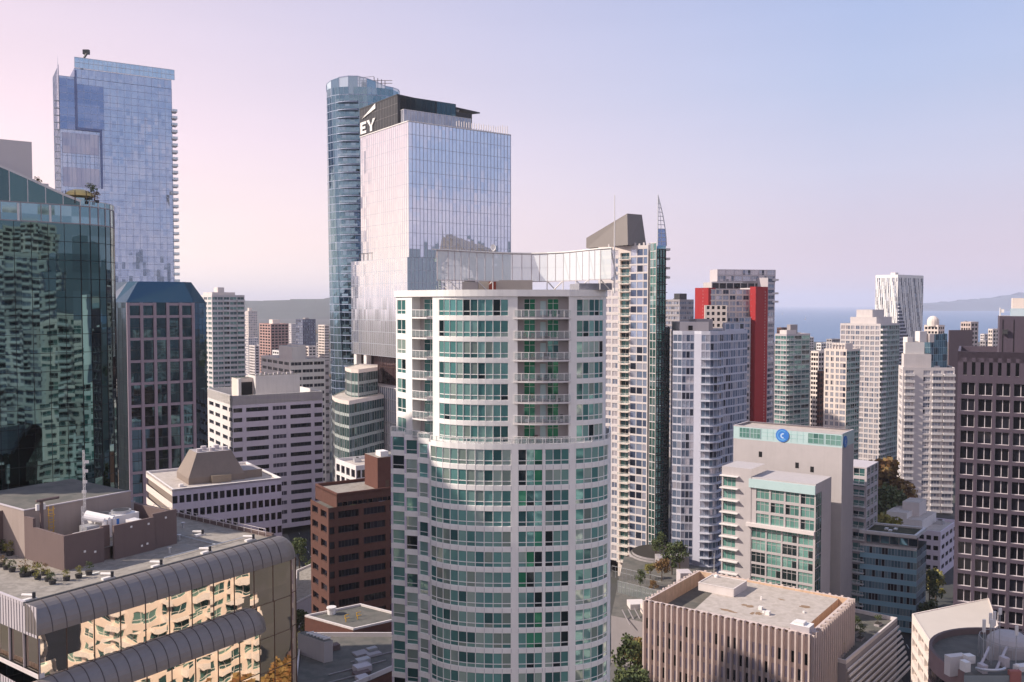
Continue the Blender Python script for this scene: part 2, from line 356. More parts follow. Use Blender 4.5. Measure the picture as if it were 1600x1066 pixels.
def balmb(w_, d_, st):                              # slab sticks out towards -y from the wall line y=0
    slabm, railm, frm, rh = BST[st]; a = MB(); a.box((0, -d_), (1, 0), w_, d_, 0, 0.2, slabm)
    b = MB(); e = 0.05
    b.box((e, -d_ + e), (1, 0), w_ - 2 * e, 0.04, 0.25, rh, railm)
    b.box((e, -d_ + e + 0.05), (1, 0), 0.04, d_ - e - 0.06, 0.25, rh, railm); b.box((w_ - e - .04, -d_ + e + 0.05), (1, 0), 0.04, d_ - e - 0.06, 0.25, rh, railm)
    b.box((e - .01, -d_ + e - .01), (1, 0), w_ - 2 * e + .02, 0.07, rh, rh + 0.06, frm)
    n = max(2, int(w_ / 1.3) + 1)
    for i in range(n): b.box((e + (w_ - 2 * e - .06) * i / (n - 1), -d_ + e - .03), (1, 0), 0.06, 0.06, 0.2, rh, frm)
    return a, b
BST['glass'] = (WHITE2, G_RAIL, STEEL, 1.05); BST['cream'] = (CREAM, G_RAIL, CREAM, 1.05); BST['solid'] = (WHITE2, WHITE2, WHITE2, 1.0)

# ---- facade with real recessed openings
def fac(T, a, b, z0, z1, fh, cols, sill, wh, rec=0.25, wm=WHITE2, st='dark', band=None, sillm=None, part='wall', skip=None, bal=None, pierm=None):
    """cols: +w pier, -w window (scaled to the wall's length); bal: {window index: (style, depth)}"""
    L = dist(a, b)
    if L < 0.05: return
    u = unit(a, b); inn = (-u[1], u[0]); n = max(1, round((z1 - z0) / fh)); fh2 = (z1 - z0) / n
    sill = sill * fh2 / fh; wh = wh * fh2 / fh; mb = T.part(part)
    tot = sum(abs(c) for c in cols); k = L / tot; segs = []; x = 0
    for c in cols: segs.append((c > 0, x, x + abs(c) * k)); x += abs(c) * k
    pm = pierm or wm
    for i in range(n):
        zb = z0 + i * fh2; zs = zb + sill; zt = zs + wh; ze = zb + fh2
        mb.wall(a, b, zb, zs, band or wm); 
        if ze - zt > 0.01: mb.wall(a, b, zt, ze, band or wm)
        q = 0
        for pier, x0, x1 in segs:
            p0 = add(a, u, x0); p1 = add(a, u, x1)
            if pier: mb.wall(p0, p1, zs, zt, pm, x0)
            else:
                if skip and skip(i, q): mb.wall(p0, p1, zs, zt, pm, x0); q += 1; continue
                r0 = add(p0, inn, rec); r1 = add(p1, inn, rec)
                mb.face([(*p0, zs), (*p1, zs), (*r1, zs), (*r0, zs)], sillm or wm); mb.face([(*r0, zt), (*r1, zt), (*p1, zt), (*p0, zt)], wm)
                mb.wall(p0, r0, zs, zt, wm); mb.wall(r1, p1, zs, zt, wm)
                T.win(r0, zs, u, x1 - x0, wh, st if isinstance(st, str) else st(i, q))
                if bal and q in bal: T.bals.append((add(p0, u, -0.3), zb + 0.0, u, x1 - x0 + 0.6, bal[q][1], bal[q][0]))
                q += 1
def rep(n, p, w_, e=None):
    c = [e if e else p]
    for i in range(n): c += [-w_, p]
    c[-1] = e if e else p
    return c

def curtain(T, path, z0, z1, gm, du, fh, mm, d=0.12, wv=0.08, wh=0.1, name='glazing', closed=False, hz=None, voff=0.0):
    """continuous glass skin along a path with a real mullion grid standing proud"""
    g = T.new(name); gr = T.new('mullion_grid'); pts = list(path) + ([path[0]] if closed else []); us = 0
    n = max(1, round((z1 - z0) / fh)); fh2 = (z1 - z0) / n
    for a, b in zip(pts, pts[1:]):
        L = dist(a, b)
        if L < 0.01: continue
        g.wall(a, b, z0, z1, gm, us); us += L; u = unit(a, b); out = (u[1], -u[0]); nd = max(1, round(L / du)); st = L / nd
        for i in range(nd + 1):
            c = add(a, u, min(L - wv / 2, max(wv / 2, i * st)) - wv / 2); f = add(c, out, d); f2 = add(add(c, u, wv), out, d); c2 = add(c, u, wv)
            gr.wall(f, f2, z0, z1, mm); gr.wall(c, f, z0, z1, mm); gr.wall(f2, c2, z0, z1, mm)
        if wh:
            for i in range(n + 1):
                z = z0 + i * fh2; d2 = d * 0.7; f = add(a, out, d2); f2 = add(b, out, d2); za = z - wh / 2; zb = z + wh / 2
                gr.wall(f, f2, za, zb, mm); gr.face([(*f, zb), (*f2, zb), (*b, zb), (*a, zb)], mm); gr.face([(*a, za), (*b, za), (*f2, za), (*f, za)], mm)

def inset(poly, d):
    n = len(poly); out = []
    for i in range(n):
        a, b, c = poly[i - 1], poly[i], poly[(i + 1) % n]; u1 = unit(a, b); u2 = unit(b, c)
        n1 = (-u1[1], u1[0]); n2 = (-u2[1], u2[0]); k = 1 + n1[0] * n2[0] + n1[1] * n2[1]; k = max(k, 0.4)
        out.append((b[0] + d * (n1[0] + n2[0]) / k, b[1] + d * (n1[1] + n2[1]) / k))
    return out
def roof(T, poly, z, ph=1.0, t=0.35, wm=WHITE2, rm=GRAVEL, top=None):
    """parapet ring up to z, deck ph below"""
    inn = inset(poly, t); r = T.part('roof'); p = T.part('parapet'); n = len(poly)
    r.poly(inn, z - ph, rm)
    for i in range(n):
        j = (i + 1) % n
        p.face([(*poly[i], z), (*poly[j], z), (*inn[j], z), (*inn[i], z)], top or wm)
        p.face([(*inn[j], z - ph), (*inn[i], z - ph), (*inn[i], z), (*inn[j], z)], wm)
        p.wall(poly[i], poly[j], z - ph, z, wm)
def plainwalls(T, poly, z0, z1, m, edges=None, part='wall'):
    mb = T.part(part); n = len(poly)
    for i in (edges if edges is not None else range(n)): mb.wall(poly[i], poly[(i + 1) % n], z0, z1, m)

class Bx:
    """box plan from its near corner column xc at depth D; left end column xl, right end column xr"""
    def __init__(s, xc, top, D, xl, xr, aR=54.5, aL=None, LL=None, LR=None):
        s.z = zat(top, D); x, y, z = unp(xc, top, D); s.P = (x, y); s.uR = az(aR); s.uL = az(aL if aL is not None else aR - 90)
        s.LR = LR or solve(s.P, s.uR, xr, s.z); s.LL = LL or solve(s.P, s.uL, xl, s.z)
        s.A = add(s.P, s.uL, s.LL); s.B = add(s.P, s.uR, s.LR); s.C = add(s.A, s.uR, s.LR)
        s.poly = [s.P, s.B, s.C, s.A]
    def loc(s, r, l): return add(add(s.P, s.uR, r), s.uL, l)
    def rect(s, r0, r1, l0, l1): return [s.loc(r0, l0), s.loc(r1, l0), s.loc(r1, l1), s.loc(r0, l1)]

def unit_box(T, name, poly, z0, h, m, mt=None):
    mb = T.new(name); mb.prism(poly, z0, z0 + h, m, mt); return mb
def rooftop(T, B, z, k=4, seed=0, m=SILVER):
    """small roof plant: cabinets, fans, pipes"""
    rnd = random.Random(seed)
    for i in range(k):
        r = rnd.uniform(0.15, 0.75) * B.LR; l = rnd.uniform(0.15, 0.75) * B.LL; a = rnd.uniform(1.2, 2.6); b = rnd.uniform(1.0, 2.2); h = rnd.uniform(0.7, 1.8)
        mb = T.new('rooftop_unit'); mb.prism(B.rect(r, r + a, l, l + b), z, z + h, m); c = B.loc(r + a / 2, l + b / 2); mb.cyl(c, min(a, b) * 0.35, z + h, z + h + 0.25, DGREY, 10)

wstyle('dark', G_DARK, DGREY, 1, None, 0.06); wstyle('dark3', G_DARK, DGREY, 4, None, 0.08); wstyle('mid', G_MID, LILACSH, 4, None, 0.1)
wstyle('dark6', G_DARK, DGREY, 6, None, 0.08)
wstyle('hero', G_HERO, WHITE, 1, None, 0.10, 0.28); wstyle('hero2', G_HERO, WHITE, 2, None, 0.10, 0.28); wstyle('herog', G_GREEN, WHITE, 2, None, 0.10, 0.28); wstyle('herog3', G_GREEN, WHITE, 3, None, 0.10, 0.28)
wstyle('hero3', G_HERO, WHITE, 3, None, 0.10, 0.28); wstyle('door', G_GREEN, WHITE, 2, 0.75, 0.06)
wstyle('blue2', G_BLUE, WHITE2, 2, None, 0.08); wstyle('blue3', G_BLUE, WHITE2, 3, 0.3, 0.08); wstyle('pale2', G_PALE, WHITE2, 2, None, 0.1); wstyle('pale3', G_PALE, WHITE2, 3, 0.3, 0.1)
wstyle('teal2', G_TEALR, WHITE2, 2, 0.3, 0.08); wstyle('teal3', G_TEALR, WHITE2, 3, 0.3, 0.08)
wstyle('hotel', G_HOTEL, WARMGREY, 3, 0.7, 0.09); wstyle('sky', G_SKYB, LGREY, 1, None, 0.05)
wstyle('tower', G_DARK, LGREY, 2, None, 0.16); wstyle('darkcream', G_DARK, CREAM, 3, None, 0.1)
# ------------------------------------------------------------------ setting
def sheet(name, pts, z, m, kind='structure', label=None):
    mb = MB(); mb.poly(pts, z, m); o = link(name, mb.mesh(name)); props(o, label, None, None, kind); return o
sheet('ground', [(-42000, -42000), (42000, -42000), (42000, 42000), (-42000, 42000)], 0, GROUND)
def seamat():
    m = bpy.data.materials.new('sea_water'); m.use_nodes = True; t = NT(m.node_tree); b = t.n['Principled BSDF']
    g = t.node('ShaderNodeNewGeometry').outputs['Position']; nz = t.node('ShaderNodeTexNoise'); t.put(nz.inputs['Vector'], g); nz.inputs['Scale'].default_value = 0.02; nz.inputs['Detail'].default_value = 4
    nrm = t.vmath('NORMALIZE', t.vmath('ADD', (0, 0, 1), t.vmath('SCALE', t.vmath('SUBTRACT', nz.outputs['Color'], (0.5, 0.5, 0.5)), 0.35)))
    t.put(b.inputs['Normal'], nrm); b.inputs['Base Color'].default_value = (0.13, 0.20, 0.32, 1); b.inputs['Roughness'].default_value = 0.45; b.inputs['IOR'].default_value = 1.2; b.inputs['Specular IOR Level'].default_value = 0.3
    return m
SEA = seamat()
sheet('sea', [(100, 2250), (500, 2150), (1150, 2150), (2400, 1900), (12000, 1500), (40000, 3000), (40000, 41000), (-2600, 41000), (-1500, 15000), (-300, 7000)], 0.4, SEA)
def hills(name, pts, m, depth=900, seed=1, turn=0):
    """ridge: pts [(x, y, h)] ; rises from the plain and falls behind"""
    rnd = random.Random(seed); mb = MB(); rows = []
    fine = []
    for (x0, y0, h0), (x1, y1, h1) in zip(pts, pts[1:]):
        for i in range(14):
            f = i / 14; fine.append((x0 + (x1 - x0) * f, y0 + (y1 - y0) * f, (h0 + (h1 - h0) * f)))
    fine.append(pts[-1])
    n = [0.0]
    for _ in fine: n.append(n[-1] * 0.7 + rnd.uniform(-1, 1))
    for k, s in enumerate((0, 0.12, 0.3, 0.55, 0.8, 1.0, 0.75, 0.3, 0)):
        rows.append([(x + depth * 0.12 * rnd.uniform(-1, 1), y + (k - 5) * depth / 5, max(0.5, h * s * (1 + 0.05 * n[i] + 0.04 * rnd.uniform(-1, 1))) if s else -0.5) for i, (x, y, h) in enumerate(fine)])
    for r0, r1 in zip(rows, rows[1:]):
        for i in range(len(fine) - 1): mb.face([r0[i], r0[i + 1], r1[i + 1], r1[i]], m)
    o = link(name, mb.mesh(name)); props(o, None, None, None, 'structure')
    if turn: o.rotation_euler = (0, 0, turn)
    return o
FOREST = mat('forest_hillside', (0.035, 0.05, 0.04, 1), amt=0.3, scale=0.01)
BLUEM = mat('far_mountain', (0.06, 0.085, 0.10, 1), amt=0.2, scale=0.001)
hills('wooded_hills', [(-4200, 6600, 60), (-2700, 6600, 128), (-2000, 6500, 120), (-1300, 6500, 126), (-900, 6500, 112), (-200, 6600, 60)], FOREST, 900, 2)
hills('mountain', [(5900, 14000, 5), (6700, 14000, 130), (7400, 14000, 190), (8300, 14000, 285), (9500, 14000, 290), (12500, 14000, 280)], BLUEM, 1500, 3)
hills('mountain_behind', [(-5200, -3600, 220), (-2500, -3600, 270), (-600, -3600, 235), (900, -3600, 280), (2600, -3600, 240), (5200, -3600, 250)], BLUEM, 700, 4)
hills('mountain_behind', [(-3400, -4000, 340), (-1500, -4000, 390), (300, -4000, 385), (1800, -4000, 360), (3600, -4000, 300)], BLUEM, 700, 5, pi / 2)
# streets between the blocks
def strip(name, a, b, w_, z, m):
    u = unit(a, b); v = (-u[1], u[0]); return sheet(name, [add(a, v, -w_ / 2), add(b, v, -w_ / 2), add(b, v, w_ / 2), add(a, v, w_ / 2)], z, m)
_rz = [0.03]
def street(a, b, wr=12):
    _rz[0] += 0.012
    u = unit(a, b); v = (-u[1], u[0])
    strip('road', a, b, wr, _rz[0], ASPH)
    for s in (-1, 1):
        mb = MB(); p = add(a, v, s * (wr / 2 + 1.6) - 1.6); mb.box(p, u, dist(a, b), 3.2, 0.0, 0.12 + _rz[0], PAVE); o = link('pavement', mb.mesh('pavement')); o['kind'] = 'structure'
    L = dist(a, b); mb = MB(); k = 0.0
    while k < L: 
        mb.poly([add(add(a, u, k), v, -0.08), add(add(a, u, k + 3), v, -0.08), add(add(a, u, k + 3), v, 0.08), add(add(a, u, k), v, 0.08)], _rz[0] + 0.006, PAINTW); k += 7
    o = link('road_markings', mb.mesh('road_markings')); o['kind'] = 'structure'
street((-140, 160), (40, 420)); street((95, 190), (145, 420)); street((-52, 262), (-84, 350), 9); street((20, 175), (60, 300), 12)

# ------------------------------------------------------------------ trees
_leaf = {}
def leafmesh(m, seed, n, r, h):
    """crown of many leaf-sized quads grouped in clumps"""
    k = (m.name, seed, n)
    if k in _leaf: return _leaf[k]
    rnd = random.Random(seed); mb = MB(); cl = []
    for i in range(16):
        t = rnd.random() * 2 * pi; q = sqrt(rnd.random()) * 0.72; cz = rnd.uniform(0.12, 0.9); e = 0.35 + 0.65 * sin(pi * min(1, cz * 0.95 + 0.12))
        cl.append((q * e * cos(t) * r, q * e * sin(t) * r, cz * h, rnd.uniform(0.22, 0.42) * r))
    for i in range(n):
        x, y, z, rr = rnd.choice(cl); d = Vector((rnd.gauss(0, 1), rnd.gauss(0, 1), rnd.gauss(0, 0.8))).normalized() * rr * (rnd.random() ** 0.4)
        c = Vector((x, y, z)) + d; a = Vector((rnd.gauss(0, 1), rnd.gauss(0, 1), rnd.gauss(0, 1))).normalized(); b = a.orthogonal().normalized(); c2 = a.cross(b)
        s = rnd.uniform(0.05, 0.10) * r
        mb.face([tuple(c + b * s), tuple(c + c2 * s), tuple(c - b * s), tuple(c - c2 * s * 0.8)], m)
    _leaf[k] = mb.mesh('crown'); return _leaf[k]
_tree = {}
def tree(x, y, z, h, label, m=LEAFG, seed=0, n=1400, name='street_tree', group='trees between the towers', wide=0.38):
    seed = seed % 4; key = (m.name, seed, n)
    e = bpy.data.objects.new(name, None); SC.collection.objects.link(e); e.location = (x, y, z); props(e, label, 'tree', group)
    if key not in _tree:
        mb = MB(); rnd = random.Random(seed); mb.tube((0, 0, -0.1), (0, 0, 0.5), 0.022, BARK, 7, 0.014); mb.tube((0, 0, 0.5), (0.02, 0, 0.85), 0.014, BARK, 6, 0.004)
        for i in range(6):
            t = i * 1.05; mb.tube((0, 0, 0.28 + i * 0.07), (cos(t) * 0.22, sin(t) * 0.22, 0.5 + i * 0.07), 0.008, BARK, 5, 0.003)
        _tree[key] = mb.mesh('trunk')
    t = link('trunk', _tree[key], e); t.scale = (h, h, h)
    c = link('crown', leafmesh(m, seed, n, wide, 0.78), e, (0, 0, 0.24 * h)); c.scale = (h, h, h); e.rotation_euler = (0, 0, seed * 1.3 + x)
    return e

# ------------------------------------------------------------------ the white and green curved apartment tower in the middle
def hero():
    T = Thing('apartment_tower', 'large white curved apartment tower with green glass bands and a glass roof screen', 'tower', None, (-1, 128))
    ZT = 71.2; FH = ZT / 26
    def go(P, moves):
        out = [P]
        for L, h in moves: out.append(add(out[-1], (cos(radians(h)), -sin(radians(h))), L))
        return out
    def headings(moves): return moves
    # lower part: stepped window columns on the left, a long bow, flat middle, tight curve at the right
    zr = 60
    P0 = at(673, 121.5, zr)
    bow = [(1.2, h) for h in (48, 38, 30, 23, 17, 12, 8, 4, 1, -1)]
    mid = [(0.95, -2)]
    b2 = [(1.08, h) for h in (-3, -4, -5)]; t1 = [(0.35, -6)]; b3 = [(1.08, h) for h in (-7, -9, -11)]; p2 = [(0.95, -14)]
    b4 = [(1.22, h) for h in (-20, -27, -36, -46, -58)]; end = [(0.5, -66), (1.2, -76), (1.2, -84)]
    def side(P, seq, z0, z1, fh, style, wall='wall'):
        for L, h, kind in seq:
            Q = add(P, (cos(radians(h)), -sin(radians(h))), L)
            if kind == 'w': fac(T, P, Q, z0, z1, fh, [-1], 0.52, fh - 0.98, 0.12, WHITE, style, part=wall)
            else: T.part(wall).wall(P, Q, z0, z1, WHITE)
            P = Q
        return P
    seq = [(L, h, 'w') for L, h in bow] + [(L, h, 'p') for L, h in mid] + [(L, h, 'g') for L, h in b2] + [(L, h, 'p') for L, h in t1] + [(L, h, 'g2') for L, h in b3] + [(L, h, 'p') for L, h in p2] + [(L, h, 'w') for L, h in b4] + [(L, h, 'p') for L, h in end]
    P = P0; lower = [P0]; us = 0
    for L, h, kind in seq:
        Q = add(P, (cos(radians(h)), -sin(radians(h))), L)
        if kind == 'p': T.part('wall').wall(P, Q, 0, ZT, WHITE)
        else:
            sty = {'w': 'hero', 'g': (lambda i, q: 'herog1' if random.random() < 0.42 else 'hero'), 'g2': 'hero'}[kind]
            fac(T, P, Q, 0, ZT, FH, [-1], 0.26, FH - 0.66, 0.1, WHITE, sty)
        jn = T.part('wall'); uu = unit(P, Q); oo = (uu[1] * .012, -uu[0] * .012)
        for i in range(27):
            zz = min(i * FH + .02, ZT - .6); jn.wall(add(P, oo, 1), add(add(P, oo, 1), uu, .05), max(zz - .36, 0.01), zz + .2, JOINT)
        P = Q; lower.append(P)
    PE = P
    # right flank going back, rear, left flank
    R1 = add(PE, (0.12, 1), 9); fac(T, PE, R1, 0, ZT, FH, rep(3, 0.8, 1.8), 0.6, FH - 1.05, 0.1, WHITE, 'hero2')
    lower.append(R1)
    R2 = (R1[0] - 3, 148.0); L2 = (-14.5, 148.0)
    # sawtooth columns, each one further back and further left
    c3b = at(671, 122.6, zr); c3a = at(653, 123.6, zr); c2b = (c3a[0] - 0.05, 126.0); c2a = at(632.5, 126.6, zr); c1b = (c2a[0] - .05, 129.2); c1a = at(611, 130.0, zr)
    T.part('wall').wall(c3b, P0, 0, ZT, WHITE)
    for a, b in ((c3a, c3b), (c2a, c2b), (c1a, c1b)):
        fac(T, a, b, 0, ZT, FH, [0.16, -1.15, 0.22], 0.35, FH - 0.75, 0.2, WHITE, 'herocol', pierm=LILACSH)  # lilac piers: shade on the white columns painted in
    T.part('wall').wall(c2b, c3a, 0, ZT, WHITE); T.part('wall').wall(c1b, c2a, 0, ZT, WHITE)
    fac(T, L2, c1a, 0, ZT, FH, rep(4, 1.0, 1.8), 0.6, FH - 1.05, 0.1, WHITE, 'hero2')
    fac(T, R1, R2, 0, ZT, FH, rep(3, 1.5, 1.8), 0.6, FH - 1.05, 0.1, WHITE, 'hero2'); T.part('wall').wall(R2, L2, 0, ZT, WHITE)
    full = lower + [R2, L2, c1a, c1b, c2a, c2b, c3a, c3b]
    T.part('terrace').poly(full, ZT, GRAVEL)
    # terrace balustrade over the lower block: low white wall with rail and glass
    bal = T.new('terrace_railing')
    ring = lower
    for a, b in list(zip(ring, ring[1:])) + [(c3a, c3b), (c2a, c2b), (c1a, c1b)]:
        if a in (c3a, c2a, c1a): bal = T.new('terrace_railing')
        u = unit(a, b); L = dist(a, b)
        if L < 0.1: continue
        bal.box(a, u, L, 0.25, ZT, ZT + 0.35, WHITE); bal.box(add(a, (-u[1], u[0]), 0.1), u, L, 0.05, ZT + 0.35, ZT + 0.98, G_RAIL); bal.box(add(a, (-u[1], u[0]), 0.08), u, L, 0.09, ZT + 0.98, ZT + 1.05, STEEL)
        bal.box(a, u, 0.08, 0.1, ZT + 0.35, ZT + 1.0, STEEL)
    # raised planters with bushes on the little corner roofs
    # ---------------- upper part
    UF = 2.84; N = 7; ZU = ZT + 0.02; ZC = ZU + N * UF
    zr = 80
    U0 = at(686, 123.0, zr); P = U0; up = [U0]
    useq = [(1.03, h, 'w') for h in (46, 36, 28, 21, 15, 10, 6, 3, 1, 0)] + [(1.25, 0, 'p')]
    for L, h, kind in useq:
        Q = add(P, (cos(radians(h)), -sin(radians(h))), L)
        if kind == 'p': T.part('upper_wall').wall(P, Q, ZU, ZC, WHITE)
        else: fac(T, P, Q, ZU, ZC, UF, [-1], 0.22, UF - 0.62, 0.1, WHITE, 'hero', part='upper_wall')
        P = Q; up.append(P)
    # recessed loggias with green glazed doors
    K0 = P; K1 = add(K0, (1, 0.04), 6.9); inn = (0, 1); d0 = (K0[0], K0[1] + 1.7); d1 = (K1[0], K1[1] + 1.7)
    T.part('upper_wall').wall(K0, d0, ZU, ZC, WHITE); T.part('upper_wall').wall(d1, K1, ZU, ZC, WHITE)
    fac(T, d0, d1, ZU, ZC, UF, [0.9, -1.5, 1.7, -1.5, 1.3], 0.1, UF - 0.45, 0.12, WARMGREY, lambda i, q: 'door' if (q == 0 or random.random() < .4) else 'doorh', part='loggia_wall')
    for i in range(N + 0):
        z = ZU + i * UF; sl_ = T.new('balcony'); u = unit(K0, K1); a = add(K0, u, -0.5); pts = []
        for q in range(9): f = q / 8; pts.append((a[0] + u[0] * 7.7 * f, a[1] + u[1] * 7.7 * f - 0.75 * sin(pi * f) - 0.15))
        poly = pts + [(pts[-1][0], pts[-1][1] + 0.15 + (1.9 if False else 0.2)), (K1[0], K1[1]), (d1[0], d1[1] - 0.01), (d0[0], d0[1] - 0.01), (K0[0], K0[1]), (pts[0][0], pts[0][1] + 0.3)]
        if i: sl_.prism(poly, z - 0.22, z, WHITE2, GREY, True); 
        else: sl_.prism(poly, z + 0.01, z + 0.03, WHITE2, GREY)
        rl = T.new('railing', sl_)
        for a_, b_ in zip(pts, pts[1:]):
            uu = unit(a_, b_); L = dist(a_, b_); rl.box(add(a_, (-uu[1], uu[0]), 0.06), uu, L, 0.03, z + 0.12, z + 0.98, G_RAIL); rl.box(add(a_, (-uu[1], uu[0]), 0.04), uu, L, 0.07, z + 0.98, z + 1.05, STEEL); rl.box(add(a_, (-uu[1], uu[0]), 0.03), uu, 0.07, 0.07, z + .03, z + 1.0, STEEL)
        # chairs, tables and pots left out on the balconies
        for q in range(random.choice((2, 3, 4))):
            c = add(a, u, random.uniform(0.9, 6.8)); f = T.new('balcony_furniture'); h = random.uniform(0.4, 0.9); f.box((c[0], c[1] + 0.5), (1, 0), random.uniform(.3, .8), 0.5, z + 0.03, z + 0.03 + h * 0.5, random.choice((DGREY, BROWN, GREY, LGREY)))
            f.box((c[0], c[1] + 0.9), (1, 0), 0.4, 0.08, z + 0.04 + h * 0.5, z + h + 0.2, random.choice((DGREY, BROWN, LEAFG)))
    sc = T.new('loggia_screen'); mk = add(d0, unit(d0, d1), 3.1); 
    for i in range(N): z = ZU + i * UF; sc.box((mk[0], mk[1] - 0.08), (1, 0), 0.75, 0.06, z + 0.3, z + 2.2, PTEAL)
    P = K1; up += [K1]
    useq = [(1.1, -14, 'p')] + [(0.93, h, 'w') for h in (-18, -24, -32, -40, -50)] + [(0.4, -60, 'p'), (1, -72, 'p'), (1, -84, 'p')]
    for L, h, kind in useq:
        Q = add(P, (cos(radians(h)), -sin(radians(h))), L)
        if kind == 'p': T.part('upper_wall').wall(P, Q, ZU, ZC, WHITE)
        else: fac(T, P, Q, ZU, ZC, UF, [-1], 0.22, UF - 0.62, 0.1, WHITE, 'hero', part='upper_wall')
        P = Q; up.append(P)
    UE = P; V1 = (UE[0] + 1.0, UE[1] + 10)
    fac(T, UE, V1, ZU, ZC, UF, rep(3, 0.9, 1.9), 0.5, UF - 0.92, 0.1, WHITE, 'hero2', part='upper_wall')
    up.append(V1); V2 = (V1[0] - 3, 146.0); V3 = (-13.6, 146.0); up += [V2, V3]
    fac(T, V1, V2, ZU, ZC, UF, rep(2, 2, 2), 0.5, UF - 0.92, 0.1, WHITE, 'hero2', part='upper_wall'); T.part('upper_wall').wall(V2, V3, ZU, ZC, WHITE)
    # left corner: narrow window strip, then a diagonal loggia
    w0 = at(619, 131.0, zr); w1 = at(638.5, 127.6, zr); w2 = at(644, 126.6, zr); w3 = at(676, 123.9, zr)
    fac(T, V3, w0, ZU, ZC, UF, rep(4, 0.9, 1.9), 0.5, UF - 0.92, 0.1, WHITE, 'hero2', part='upper_wall')
    fac(T, w0, w1, ZU, ZC, UF, [0.2, -1.35, 0.45], 0.35, UF - 0.8, 0.1, WHITE, 'hero2', part='upper_wall')
    T.part('upper_wall').wall(w1, w2, ZU, ZC, WHITE)
    T.part('upper_wall').wall(w3, U0, ZU, ZC, WHITE)
    u = unit(w2, w3); v = (-u[1], u[0]); q0 = add(w2, v, 1.6); q1 = add(w3, v, 1.6)
    T.part('upper_wall').wall(w2, q0, ZU, ZC, WHITE); T.part('upper_wall').wall(q1, w3, ZU, ZC, WHITE)
    fac(T, q0, q1, ZU, ZC, UF, [0.5, -1.7, 0.55], 0.1, UF - 0.45, 0.1, WARMGREY, 'doorh', part='corner_loggia_wall')
    for i in range(N):
        z = ZU + i * UF; s_ = T.new('balcony'); m_ = add(add(w2, u, dist(w2, w3) / 2), v, -0.75)
        s_.prism([w2, add(add(w2, u, 0.55), v, -0.6), m_, add(add(w3, u, -0.55), v, -0.6), w3, q1, q0], z - 0.22 if i else z + 0.01, z + (0 if i else 0.03), WHITE, GREY, True)
        rl = T.new('railing', s_)
        pp = [w2, add(add(w2, u, 0.55), v, -0.55), add(add(w3, u, -0.55), v, -0.55), w3]
        for a_, b_ in zip(pp, pp[1:]):
            uu = unit(a_, b_); L = dist(a_, b_); rl.box(a_, uu, L, 0.03, z + 0.12, z + 0.95, G_RAIL); rl.box(add(a_, uu, 0), uu, L, 0.08, z + 0.95, z + 1.04, STEEL)
            for k in range(4): rl.box(add(a_, uu, L * k / 4), uu, 0.05, 0.06, z, z + 0.95, STEEL)
    up += [w0, w1, w2, w3]
    # cornice and roof
    ctop = 92.0
    solid = [p for p in up]
    cor = T.new('cornice'); n = len(solid); outl = inset(solid, -0.18)
    for i in range(n): cor.wall(outl[i], outl[(i + 1) % n], ZC, ctop, WHITE); cor.face([(*solid[i], ZC), (*solid[(i + 1) % n], ZC), (*outl[(i + 1) % n], ZC), (*outl[i], ZC)], WHITE)
    cor.poly(outl, ZC - 0.002, WHITE, False)
    r = T.new('roof'); inn = inset(outl, 0.5); r.poly(inn, ctop - 0.35, GRAVEL)
    for i in range(n): cor.face([(*outl[i], ctop), (*outl[(i + 1) % n], ctop), (*inn[(i + 1) % n], ctop), (*inn[i], ctop)], WHITE); cor.face([(*inn[(i + 1) % n], ctop - .35), (*inn[i], ctop - .35), (*inn[i], ctop), (*inn[(i + 1) % n], ctop)], WHITE)
    # lift house and grey stucco block at the right
    pb = at(905, 121.2, 92); g = T.new('grey_roof_block'); g.box(pb, (0.98, 0.15), 4.6, 6.0, ctop, zat(443, 122), mat('mottled_grey_stucco', (0.30, 0.30, 0.34, 1), amt=0.25, scale=1.5))
    ph = T.new('penthouse'); ph.box(at(745, 129, 93), (1, 0), 8.0, 8, ctop - .3, 93.5, mat('penthouse_beige', (0.50, 0.44, 0.39, 1), amt=.08)); dr = T.new('door', ph); dr.box((at(764, 128.9, 93)[0], 128.9), (1, 0), 1.0, 0.08, ctop, 93.3, mat('rust_door', (0.30, 0.07, 0.05, 1)))
    un = T.new('rooftop_unit'); un.box(at(722, 126, 92), (1, 0), 2.2, 2.5, ctop - .3, 93.2, GREY); un.cyl((at(734, 127, 92)[0], 127), 0.8, 93.2, 93.7, DGREY, 12)
    # curved screen of frosted panels on raking steel props
    sp_ = [(683, 122), (700, 122.8), (720, 124.2), (745, 126.4), (770, 128.4), (800, 130.3), (830, 131), (855, 130), (880, 128), (900, 125.2), (920, 122), (938, 119.6), (955, 118.2)]
    scn = T.new('roof_screen'); fr = T.new('screen_frame'); z0, z1 = 93.4, 97.25; pts = [at(px, D, 95) for px, D in sp_]
    k = 0
    for a, b in zip(pts, pts[1:]):
        uu = unit(a, b); L = dist(a, b); vv = (-uu[1], uu[0])
        nn = max(1, round(L / 1.45))
        scn.wall(a, b, z0, z1, G_SCREEN)
        fr.box(add(a, vv, 0.05), uu, L, 0.12, z1, z1 + 0.14, LGREY); fr.box(add(a, vv, 0.05), uu, L, 0.12, z0 - 0.12, z0, LGREY); fr.box(add(a, vv, 0.02), uu, L, 0.06, (z0 + z1) / 2 - 0.05, (z0 + z1) / 2 + 0.05, LGREY)
        for i in range(nn): fr.box(add(add(a, uu, L * i / nn), vv, -0.04), uu, 0.09, 0.12, z0, z1, LGREY)
    # roof lip above the screen, tapering to a point at the left
    lip = T.new('screen_canopy'); tip = at(674, 121, 97.4); lp = [tip] + pts; bk = [(p[0] + 0.3, p[1] + 1.3) for p in pts]
    lip.prism([tip] + [(p[0], p[1] - 0.18) for p in pts] + bk[::-1], z1 + 0.14, z1 + 0.28, WHITE, WHITE, True)
